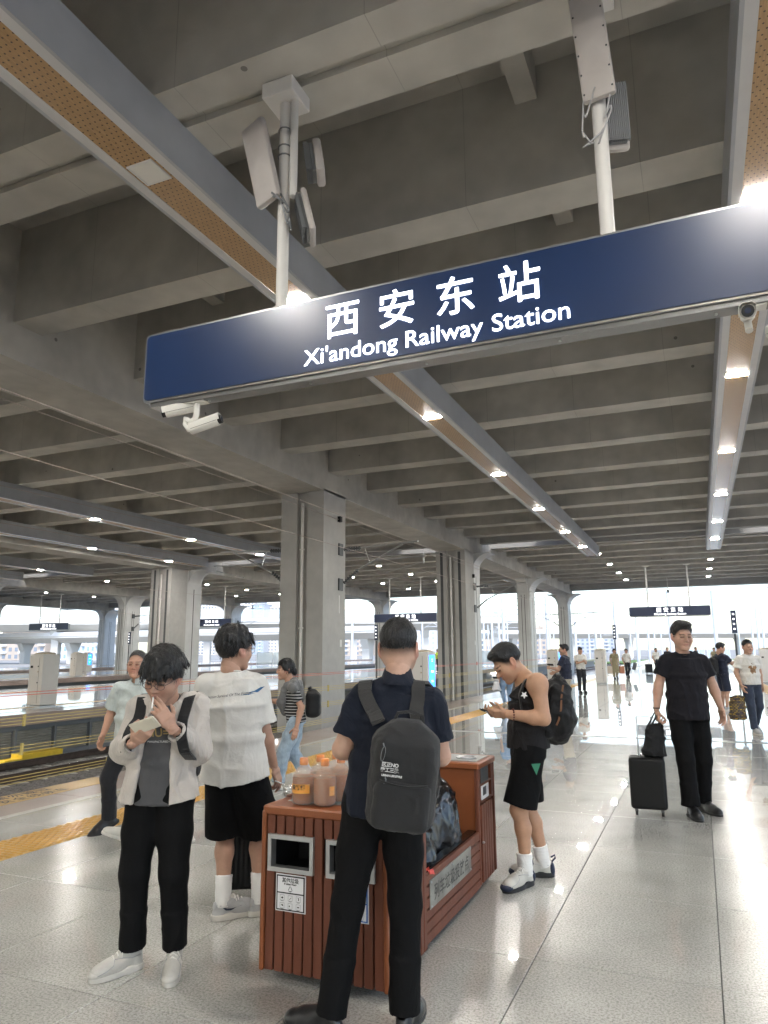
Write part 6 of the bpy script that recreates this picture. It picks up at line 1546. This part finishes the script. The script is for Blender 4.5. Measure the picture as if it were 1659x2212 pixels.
t = local_thing('tote_bag', 'limp black bag sitting on the pulled suitcase', 'bag', E_['root'], (-.345, .0, .55), Matrix.Identity(3)); g = Fld((-.2, -.12, -.02), (.2, .12, .5), .009); g.put(ecyl((0, 0, .0), (.02, 0, .30), (.125, .07), (.085, .035), (1, 0, 0), True, False), .03); V, Q = g.mesh(); mesh_obj('body', folds(V, Q, .02, 9, 3), Q, 'nylon_black', t)
b = MB(); b.ribbon([(-.05, .02, .28), (.0, .02, .36), (.035, .01, .43), (.05, .01, .36), (.09, .01, .27)], .03, .008, (0, 1, 0)); b.ribbon([(-.03, -.02, .28), (.02, -.03, .37), (.04, -.01, .43), (.06, -.02, .36), (.07, -.02, .28)], .03, .008, (0, 1, 0)); b.build('handles', 'webbing', t)
b = MB(); b.tube([(wk['wR'][0]+.033*math.cos(a), wk['wR'][1]+.033*math.sin(a), 1.015) for a in np.linspace(0, 2*math.pi, 16)], .006, 6); b.build('bracelet', 'black', E_['root'])
# ------------------------------------------------------------------ people further away
fabric('pants_beige', (.40, .35, .27), fold=.4); fabric('pants_dark', (.02, .021, .026), fold=.3); fabric('jeans_dark', (.035, .045, .07), fold=.4); fabric('jeans_blue', (.20, .29, .42), fold=.5, var=.15)
fabric('tee_cream', (.62, .60, .56), fold=.4); fabric('tee_navy', (.018, .022, .04), fold=.3); fabric('top_blue', (.06, .25, .55), fold=.4); fabric('khaki', (.24, .21, .13), fold=.5); fabric('hivis', (.45, .62, .06), fold=.3)
mat('plaid_bag', (.25, .18, .03), .5); _n = MATS['plaid_bag'].node_tree; _c = _n.nodes.new('ShaderNodeTexBrick'); _c.inputs['Scale'].default_value = 9; _c.inputs['Color1'].default_value = (.42, .27, .02, 1); _c.inputs['Color2'].default_value = (.035, .02, .03, 1); _c.inputs['Mortar'].default_value = (.02, .015, .02, 1); _c.inputs['Mortar Size'].default_value = .06; _t = _n.nodes.new('ShaderNodeTexCoord'); _m = _n.nodes.new('ShaderNodeMapping'); _m.inputs['Rotation'].default_value = (1.57, 0, 0); _n.links.new(_t.outputs['Object'], _m.inputs[0]); _n.links.new(_m.outputs[0], _c.inputs[0]); _n.links.new(_c.outputs[0], _n.nodes['Principled BSDF'].inputs['Base Color']); mat('plastic_white', (.7, .7, .72), .3, alpha=.75); mat('paper_bag', (.48, .40, .32), .6); mat('paper_bag_red', (.4, .17, .1), .6)
# older man behind the smoker, walking
om = dict(pelvis=(.11, .05, .85), neck=(.115, .03, 1.345), head=(.105, .0, 1.488), face_dir=(.0, -1, -.02), body_dir=(-.30, -1), sR=(-.045, -.01, 1.29), sL=(.265, .05, 1.30), eR=(-.125, .05, 1.055), wR=(-.150, -.06, .86), eL=(.34, .12, 1.05), wL=(.37, .05, .85),
          aR=(-.075, .02, .13), aL=(.22, .32, .12), toeR=(-.75, -.65), toeL=(-.3, -1), pitchR=.45, cR=(.5, .6, .7, .8))
st = dict(H=1.66, head=dict(hair='old', old=1), hair_mat='hair_grey', glasses='glass_gold', seed=21, h=.0085, wide=1.08, skin=(.47, .27, .19), bottom=dict(mat='pants_dark', w=1.0, foot=.07), top=dict(kind='polo', mat='shirt_pale', loose=.03, hem=.76, sleeve=.86, sw=.085, belly=.03, fold=.011), shoes=dict(kind='leather', mat='leather_black', sole='sole_black'))
O_ = person('older man in pale green collared shirt and glasses walking behind the smoker', (-4.966, 5.373), om, st)
# somebody in pale clothes, hidden by the smoker except for a clog
ck = dict(pelvis=(.40, .05, .72), neck=(.36, .05, 1.13), head=(.34, .04, 1.25), face_dir=(-1, -.3, -.2), body_dir=(-1, -.3), sR=(.37, .2, 1.08), sL=(.36, -.1, 1.08), wR=(.30, .22, .70), wL=(.30, -.14, .70), aR=(.62, .1, .14), aL=(.135, -.02, .115), toeR=(-1, -.2), toeL=(-1, -.25), pitchL=-.35)
st = dict(H=1.40, head=dict(hair='woman', fem=1), seed=22, h=.012, bottom=dict(mat='tee_cream', w=1.0, foot=.055, cut=.05), top=dict(kind='tee', mat='tee_cream', loose=.03, hem=.66, sleeve=.7), shoes=dict(kind='croc', mat='shoe_white', sole='sole_white'))
person('person in pale trousers and cream clogs almost hidden behind the smoker', (-4.68, 5.02), ck, st)
# woman in striped top
wm = dict(pelvis=(.085, .0, .79), neck=(.005, .0, 1.235), head=(-.06, .0, 1.385), face_dir=(-1, -.35, -.12), body_dir=(-1, -.1), sL=(.045, -.145, 1.165), sR=(.025, .145, 1.165), eL=(.165, -.185, .95), wL=(.115, -.205, .73), eR=(-.10, .20, .98), wR=(-.28, .17, 1.01),
          aL=(-.115, -.06, .10), aR=(.22, .10, .14), toeL=(-1, -.1), toeR=(-1, 0), pitchR=.5, cL=(.35, .4, .45, .5))
st = dict(H=1.54, head=dict(hair='woman', fem=1), seed=25, h=.0085, wide=.98, skin=(.46, .27, .19), bottom=dict(mat='jeans_pale', w=1.15, foot=.085, fold=.014), top=dict(kind='tee', mat='stripes', loose=.022, hem=.755, sleeve=.7, sw=.07), shoes=dict(kind='sneaker', mat='shoe_white', sole='sole_white'))
Wm = person('woman in striped top and pale jeans with a grey cardigan over her shoulders, walking left', (-4.603, 7.762), wm, st)
t = local_thing('cardigan', 'grey cardigan draped over the shoulders of the woman in stripes', 'cardigan', Wm['root'], (0, 0, 0), Matrix.Identity(3))
g = Fld((-.25, -.32, .75), (.32, .32, 1.35), .009)
for y in (-1, 1):
    g.put(cone((.05, y*.06, 1.235), (.055, y*.185, 1.165), .055, .06), .04); g.put(cone((-.02, y*.115, 1.20), (-.085, y*.075, 1.0), .045, .06), .05); g.put(cone((-.085, y*.075, 1.0), (-.06, y*.05, .88), .058, .035), .04)
g.put(ecyl((.10, 0, 1.24), (.14, 0, 1.02), (.15, .05), (.17, .045), (0, 1, 0), False, False), .05); g.put(cone((0, 0, 1.27), (0, 0, 1.45), .062, .075), .01, 's')
V, Q = g.mesh(); mesh_obj('cloth', folds(V, Q, .018, 9, 41, (1, 1, .6)), Q, 'cardigan_grey', t)
backpack(Wm['root'], (.275, .0, .985), Matrix.Rotation(R(-90), 3, 'Z'), 'small black backpack on the woman in stripes', .25, .15, .34, 'nylon_black', 'webbing')
# generic standing or walking poses
def stand(H, facing, step=.0, look=None, armR=None, armL=None, lean=0.):
    s = H/1.75; F = unit((*facing, 0)); L_ = np.cross((0, 0, 1), F); z = np.array([0, 0, 1.]); P_ = {}
    P_['pelvis'] = tuple(z*.92*s); P_['neck'] = tuple(z*1.475*s+F*lean); P_['head'] = tuple(z*1.605*s+F*(lean+.02)); P_['face_dir'] = look or (*facing, -.08); P_['body_dir'] = tuple(facing)
    P_['sR'] = tuple(z*1.40*s-L_*.175*s+F*lean*.8); P_['sL'] = tuple(z*1.40*s+L_*.175*s+F*lean*.8)
    def arm(sg, a):
        sh = z*1.40*s+L_*sg*.175*s
        if a is None: return tuple(sh+L_*sg*.06-z*.50*s+F*(.03-.12*sg*step/.3 if step else .04))
        return tuple(z*a[2]+F*a[0]+L_*a[1])
    P_['wR'] = arm(-1, armR); P_['wL'] = arm(1, armL)
    P_['aR'] = tuple(F*step-L_*.09+z*.1); P_['aL'] = tuple(-F*step+L_*.09+z*(.1+(.06 if step else 0))); P_['toeR'] = P_['toeL'] = tuple(facing); P_['pitchL'] = .5 if step else 0.
    for k, f in (('R', armR), ('L', armL)):
        if f is not None: P_['c'+k] = (.8, .85, .9, .95)
    return P_
def far(label, base, H, facing, hair, top, tm, bm, shoes=('leather_black', 'sole_black'), shorts=None, h=.012, **k):
    kind = k.pop('kind', 'tee'); hem = k.pop('hem', .90*H/1.75); stx = dict(H=H, head=dict(hair=hair, fem=k.pop('fem', 0)), seed=int(abs(base[0]*10+base[1])) % 50, h=h, skin=k.pop('skin', (.45, .27, .19)), bottom=dict(mat=bm, w=1.05, **({'hem': shorts} if shorts else {})), top=dict(kind='tee', mat=tm, loose=.03, hem=hem, sleeve=.7, sw=.08, flare=k.pop('flare', .0)), shoes=dict(kind='leather' if shoes[0] == 'leather_black' else 'sneaker', mat=shoes[0], sole=shoes[1]), shorts=bool(shorts), glasses=k.pop('glasses', None), z=k.pop('z', 0))
    return person(label, base, stand(H, facing, **k), stx)
P_a = far('young man in cream T-shirt with brown graphic walking with a patterned bag at right edge', (.84, 15.92), 1.78, (.05, -1), 'crop', 'tee', 'tee_cream', 'jeans_dark', ('shoe_grey', 'sole_white'), step=.14, h=.010)
me = flat_mesh([[(.07*math.cos(a)*(1+.25*math.sin(5*a)), .09*math.sin(a)*(1+.2*math.cos(7*a))) for a in np.linspace(0, 2*math.pi, 26, endpoint=False)]]); wrap_print('print', P_a['shirt'], me, 1, (.0, -.2, 1.22), (0, -1, 0), (1, 0, 0), mat('print_brown', (.30, .18, .10), .7, var=.6, vscale=30), P_a['shirt'])
t = local_thing('patterned_bag', 'yellow and dark patterned carrier bag held by the man in the cream T-shirt', 'bag', P_a['root'], (-.33, -.08, .28), Matrix.Identity(3)); g = Fld((-.25, -.2, -.02), (.25, .2, .6), .011); g.put(ecyl((0, 0, 0), (0, 0, .42), (.17, .10), (.14, .05), (1, 0, 0), True, False), .04); V, Q = g.mesh(); mesh_obj('body', folds(V, Q, .03, 7, 3), Q, 'plaid_bag', t); b = MB(); b.tube([(-.05, 0, .40), (.05, .03, .60), (.1, 0, .40)], .01, 5); b.build('handle', 'plastic_white', t)
P_b = far('man in dark T-shirt and shorts with backpack looking at his phone, facing right', (.48, 21.5), 1.76, (1, .15), 'side', 'tee', 'tee_navy', 'tee_navy', ('shoe_grey', 'sole_white'), shorts=.50, armR=(.42, -.05, 1.28), armL=(.42, .05, 1.25), look=(1, -.1, -.3), h=.011)
phone(P_b['root'], (.50, .0, 1.34), (-.8, 0, .5), (0, 0, 1), 'phone of the man in dark shorts'); backpack(P_b['root'], (-.22, -.02, 1.15), Matrix.Rotation(R(90), 3, 'Z'), 'black backpack on the man in dark shorts', .30, .18, .46, 'nylon_black', 'webbing')
P_c = far('man in navy T-shirt and beige trousers turned away holding a phone, behind the tank-top man', (-3.06, 18.2), 1.74, (-.85, .5), 'side', 'tee', 'tee_navy', 'pants_beige', armR=(.32, -.22, 1.05), armL=(.33, .12, 1.16), look=(-1, .1, -.05), h=.010, glasses='glass_gold')
phone(P_c['root'], (-.36, .0, 1.24), (.3, .5, .8), (-.8, .5, .2), 'phone of the man in navy T-shirt')
P_d = far('man in cream shirt with backpack straps tapping a phone beyond the tank-top man', (-4.19, 28.38), 1.70, (.1, -1), 'crop', 'tee', 'tee_cream', 'pants_dark', armR=(.28, -.05, 1.15), armL=(.28, .06, 1.15), look=(0, -1, -.35), h=.013)
backpack(P_d['root'], (0, .2, 1.15), Matrix.Identity(3), 'backpack behind the man in cream shirt', .30, .15, .42, 'nylon_black', 'webbing')
P_e = far('woman in long khaki dress carrying two bags in the distance', (-4.44, 42.66), 1.64, (.05, -1), 'woman', 'tee', 'khaki', 'khaki', fem=1, hem=.32, flare=.06, step=.05, h=.015)
for sx, m_, lb in ((-1, 'paper_bag', 'pale paper bag in the right hand of the woman in khaki dress'), (1, 'paper_bag_red', 'reddish paper bag in the left hand of the woman in khaki dress')):
    t = local_thing('carrier_bag', lb, 'bag', P_e['root'], (sx*.36, -.05, .28), Matrix.Identity(3)); b = MB(); b.cbox((0, 0, .2), (.36 if sx < 0 else .26, .14, .4), .01); b.build('body', m_, t); b = MB(); b.tube([(-.08, 0, .4), (0, 0, .55), (.08, 0, .4)], .008, 5); b.build('handle', 'black', t)
P_f = far('woman in white top and dark trousers walking beside the khaki dress', (-4.0, 44.92), 1.64, (.1, -1), 'woman', 'tee', 'tee_cream', 'pants_dark', fem=1, step=.10, h=.015)
t = local_thing('folder', 'dark flat folder swinging beside the woman in white top', 'folder', P_f['root'], (.42, -.05, .62), Matrix.Rotation(R(18), 3, 'Y')); b = MB(); b.cbox((0, 0, 0), (.22, .04, .42), .01); b.build('cover', 'dark_metal', t); b = MB(); b.tube([(-.05, 0, .21), (0, 0, .26), (.05, 0, .21)], .008, 5); b.build('handle', 'black', t)
P_g = far('person in bright blue top half hidden by the tank-top man face', (-5.07, 20.42), 1.64, (-.2, 1), 'medium', 'tee', 'top_blue', 'jeans_blue', ('shoe_white', 'sole_white'), step=.04, h=.011, hem=.92, skin=(.5, .3, .22))
t = local_thing('plastic_bag', 'white plastic bag carried by the person in blue top', 'bag', P_g['root'], (-.30, .0, .48), Matrix.Identity(3)); g = Fld((-.25, -.2, -.02), (.25, .2, .5), .012); g.put(ecyl((0, 0, .02), (.02, 0, .3), (.13, .09), (.05, .03), (1, 0, 0), False, False), .05); V, Q = g.mesh(); mesh_obj('body', folds(V, Q, .025, 8, 6), Q, 'plastic_white', t); b = MB(); b.cbox((-.02, 0, .36), (.13, .03, .06), .01); b.build('handle', 'black', t)
P_h = far('distant traveller in white top with a dark suitcase left of the walking man', (-2.75, 52.1), 1.68, (.2, -1), 'crop', 'tee', 'tee_cream', 'pants_dark', step=.08, h=.018)
suitcase((-3.25, 52.0, 0), YAW, .42, .28, .62, 'dark suitcase beside the distant traveller in white', 'case_black', False, .4)
far('distant person in dark clothes just left of the walking man shoulder', (-2.24, 57.7), 1.72, (-.5, -1), 'crop', 'tee', 'pants_dark', 'pants_dark', h=.02, step=.06)
far('distant person with a bag just right of the walking man head', (-.36, 64.7), 1.74, (.6, -1), 'crop', 'tee', 'pants_dark', 'pants_beige', h=.02, step=.06)
far('distant standing person behind the phone man at right', (.96, 62.1), 1.68, (-.4, -1), 'side', 'tee', 'khaki', 'pants_dark', h=.02)
far('worker in yellow-green safety vest standing on the opposite platform', (-20.33, 58.3), 1.72, (1, .3), 'crop', 'tee', 'hivis', 'pants_dark', h=.018)
# ------------------------------------------------------------------ outside: yard, masts, viaduct, buildings
mat('far_white', (.72, .73, .74), .6, var=.04, vscale=.5); mat('mast', (.62, .65, .68), .5, metal=.2); mat('bld_cream', (.70, .66, .60), .8, var=.05, vscale=.2); mat('bld_brown', (.50, .43, .37), .8, var=.06, vscale=.2); mat('bld_grey', (.42, .45, .50), .7); mat('bld_window', (.24, .28, .34), .2, spec=.6); mat('bld_glass', (.30, .42, .55), .15, spec=.7)  # building wall colours lightened to stand in for distance haze
mat('grass', (.12, .19, .05), .9, var=.3, vscale=.6); mat('viaduct', (.60, .59, .56), .8, var=.05, vscale=.3); mat('barrier_glass', (.55, .70, .75), .1, alpha=.35, spec=.6)
wm_cache = {}
def building(loc, w, d, floors, label, m, wm='bld_window', fh=3.0, bay=3.4, rz=0., roof=True, stagger=0):
    t = thing('apartment_building', label, 'building', loc, rz, 'buildings beyond the railway yard'); Hh = floors*fh
    b = MB(); b.box((-w/2, 0, -1.4), (w/2, d, Hh)); b.build('wall', m, t)
    n = max(int(w/bay), 1); ww, wh_ = bay*.52, fh*.55; key = (round(ww, 2), round(wh_, 2), wm)
    if key not in wm_cache:
        q = MB(); q.box((-ww/2, -.02, 0), (ww/2, .25, wh_)); o = q.build('window', wm); wm_cache[key] = o.data; bpy.data.objects.remove(o)
    for i in range(n):
        for k in range(floors):
            if (i+k*3) % 11 == 7 and stagger: continue
            link('window', wm_cache[key], t, loc=(-w/2+w*(i+.5)/n, -.06, k*fh+fh*.25))
    # balcony bands
    for i in range(0, n, 3):
        b = MB()
        for k in range(1, floors): b.box((-w/2+w*i/n+.2, -.9, k*fh-.1), (-w/2+w*(i+1)/n-.2, 0, k*fh+.75))
        b.build('balconies', 'far_white', t)
    if roof:
        b = MB(); b.box((-w/2-.4, -.4, Hh), (w/2+.4, d, Hh+.7)); b.box((-w*.15, 1, Hh+.7), (w*.15, d-1, Hh+3.6)); b.build('parapet', m, t)
    return t
def bpos(px, Y): return px
building((-411, 600, -1.5), 26, 16, 17, 'cream apartment tower framed left of the thick near column', 'bld_cream', stagger=1)
building((-393, 600, -1.5), 14, 14, 16, 'blue-grey glazed tower in the middle of the left apartment group', 'bld_grey', 'bld_glass', bay=2.6)
building((-377, 610, -1.5), 22, 16, 15, 'cream apartment tower at the right end of the left group', 'bld_cream')
building((-456, 600, -1.5), 28, 16, 17, 'cream apartment tower seen between the left columns', 'bld_cream')
building((-575, 600, -1.5), 30, 16, 16, 'cream apartment tower behind the far left rounded column', 'bld_cream', stagger=1)
building((-162, 420, -1.5), 30, 16, 6, 'white office block above the navy polo man head', 'far_white', 'bld_grey')
building((-202, 420, -1.5), 16, 16, 6, 'pale block right of the thick near column', 'bld_brown')
building((-121, 450, -1.5), 14, 16, 8, 'stepped grey-brown building seen right of the second thick column', 'bld_brown', stagger=1)
building((-109, 455, -1.5), 12, 16, 6, 'lower grey-brown building beside the stepped one', 'bld_brown')
building((-98, 480, -1.5), 13, 14, 5, 'small distant block between the rounded columns', 'bld_brown')
building((-87, 620, -1.5), 15, 14, 4, 'distant low grey block left of the far sign', 'bld_grey', roof=False)
building((-70, 640, -1.5), 9, 14, 4, 'tiny distant block above the viaduct', 'bld_grey', roof=False)
building((-265, 225, -1.5), 26, 20, 4, 'brown and pale block low at the far left', 'bld_brown', stagger=1)
building((-232, 225, -1.5), 30, 16, 3, 'white gridded block left of the far left columns', 'far_white', 'bld_glass', bay=2.4)
# viaduct crossing the yard
def viaduct(p0, p1, z, w, th, label, npier, fence=True):
    p0 = Vector((*p0, 0)); p1 = Vector((*p1, 0)); d = (p1-p0); L = d.length; u = d/L; nrm = Vector((-u.y, u.x, 0)); a = math.atan2(u.y, u.x)
    t = thing('viaduct', label, 'viaduct', tuple(p0), a, 'viaducts')
    b = MB(); b.prism([(-w/2, z), (w/2, z), (w/2, z-.5), (w*.25, z-th), (-w*.25, z-th), (-w/2, z-.5)], 0, L, 'x'); b.build('deck', 'viaduct', t)
    b = MB(); b.box((0, -w/2-.15, z), (L, -w/2+.05, z+1.0)); b.box((0, w/2-.05, z), (L, w/2+.15, z+1.0)); b.build('parapet', 'far_white', t)
    for i in range(npier):
        x = L*(i+.5)/npier; b = MB(); b.prism([(-w*.11, -1.5), (w*.11, -1.5), (w*.12, z-th-2.2), (w*.25, z-th+.01), (-w*.25, z-th+.01), (-w*.12, z-th-2.2)], x-.9, x+.9, 'x'); b.build('pier', 'viaduct', t)
    if fence:
        b = MB(); b.box((0, -w/2-.1, z+1.0), (L, -w/2-.06, z+3.4)); b.build('noise_screen', 'barrier_glass', t)
        b = MB()
        for i in range(int(L/4)): b.box((i*4, -w/2-.15, z+1), (i*4+.12, -w/2, z+3.5))
        b.build('screen_posts', 'mast', t)
    return t
viaduct((-260, 95), (-45, 210), 9.5, 12, 2.2, 'pale road viaduct with glass screens at left beyond the platforms', 12)
viaduct((-70, 250), (60, 330), 7.5, 10, 2.0, 'grey viaduct crossing behind the far sign', 7, False)
viaduct((-220, 150), (-60, 150), 6.0, 9, 1.8, 'lower viaduct ramp behind the left platforms', 9, False)
# catenary masts and portals in the yard
def mast(x, y, hh, label, arm=1):
    t = thing('catenary_mast', label, 'mast', (x, y, -1.4), 0, 'catenary masts in the yard')
    b = MB(); b.tube([(0, 0, 0), (0, 0, hh)], [.22, .16], 8); b.build('post', 'mast', t)
    if arm:
        b = MB(); b.tube([(0, 0, hh-1.2), (arm*3, 0, hh-1)], .05, 6); b.tube([(0, 0, hh-2.6), (arm*2.6, 0, hh-1.1)], .05, 6); b.tube([(arm*.8, 0, hh-2.1), (arm*3.2, 0, hh-2.2)], .04, 6); b.build('arm', 'mast', t)
rows = [(-9.2, 1), (-30, 1), (-51, 1), (9, -1), (-18, -1), (-40, -1), (20, -1), (-3, 1)]
k = 0
for j, yy in enumerate((96, 118, 140, 165, 190, 220, 255)):
    for i, (xx, a) in enumerate(rows):
        if (i*3+j*5) % 4 == 3: continue
        dist = ['first', 'second', 'third', 'fourth', 'fifth', 'sixth', 'farthest'][j]; pos = ['left of centre', 'far left', 'outer left', 'right', 'centre left', 'mid left', 'outer right', 'centre'][i]
        mast(xx+random.uniform(-1, 1), yy+random.uniform(-4, 4), random.uniform(8.4, 10), f'pale catenary mast in the {dist} row outside, {pos}', a)
for y, x0, x1, lb in ((104, -26, 2, 'near portal gantry spanning the yard tracks behind the far sign'), (150, -40, 10, 'second portal gantry spanning the yard'), (132, -64, -30, 'portal gantry behind the third platform')):
    t = thing('portal_gantry', lb, 'gantry', (x0, y, -1.4), 0, 'portal gantries'); W_ = x1-x0
    for xx in (0, W_): b = MB(); b.tube([(xx, 0, 0), (xx, 0, 10.5)], .25, 8); b.build('post', 'mast', t)
    b = MB(); b.box((0, -.06, 10.3), (W_, .06, 10.42)); b.box((0, -.06, 9.3), (W_, .06, 9.42))
    for i in range(int(W_/1.6)): b.tube([(i*1.6, 0, 9.35), (i*1.6+.8, 0, 10.36), (i*1.6+1.6, 0, 9.35)], .04, 4)
    b.build('truss', 'mast', t)
# yard tracks, grass, platform-end fence
b = MB(); b.box((-60, 128, BEDZ-.05), (-6, 240, BEDZ+.02)); o = b.build('grass', 'grass', kind='stuff'); o.data.materials[0] = MATS['yard']; tag(o, 'grey gravel bed of the open yard', 'gravel')
b = MB(); b.prism([(-20, 150), (2, 135), (14, 190), (-6, 230)], BEDZ, BEDZ+.4, 'z'); o = b.build('grass', 'grass', kind='stuff'); tag(o, 'patch of green grass beyond the platform end', 'grass')
for i in range(5):
    x = [-1, 2.6, -24, -44, -66][i]
    t = thing('glass_fence', f'low glass fence at the end of {["our platform, left half","our platform, right half","the opposite platform","the third platform","the fourth platform"][i]}', 'fence', (x, 126 if i < 2 else 74, 0), 0, 'glass fences at platform ends'); w_ = 3.2 if i < 2 else 9
    for k in range(4): b = MB(); b.box((-w_/2+w_*k/4+.05, -.01, .1), (-w_/2+w_*(k+1)/4-.05, .01, 1.5)); b.build('pane', 'barrier_glass', t)
    for k in range(5): b = MB(); b.box((-w_/2+w_*k/4-.03, -.03, 0), (-w_/2+w_*k/4+.03, .03, 1.6)); b.build('post', 'mast', t)
# direction posts on the platforms
for x, y, lb in ((-5.0, 49, 'dark car-position post left of the far sign'), (1.35, 33, 'dark car-position post right of the walking man'), (-40.5, 44, 'dark car-position post beside the far left cabinet'), (-26.5, 47, 'dark car-position post left of the thick near column'), (-17.8, 40, 'dark car-position post right behind the white T-shirt man')):
    t = thing('position_post', lb, 'post', (x, y, 0), 0, 'car position posts'); b = MB(); b.tube([(0, 0, 0), (0, 0, 2.2)], .04, 8); b.build('pole', 'dark_metal', t); b = MB(); b.cbox((0, 0, 2.68), (.2, .1, .92), .01); b.build('board', 'sign_far_blue', t)
    for q in range(4): b = MB(); b.box((-.03, -.054, 2.36+.2*q), (.03, -.051, 2.42+.2*q)); b.build('mark', 'sign_letter', t)
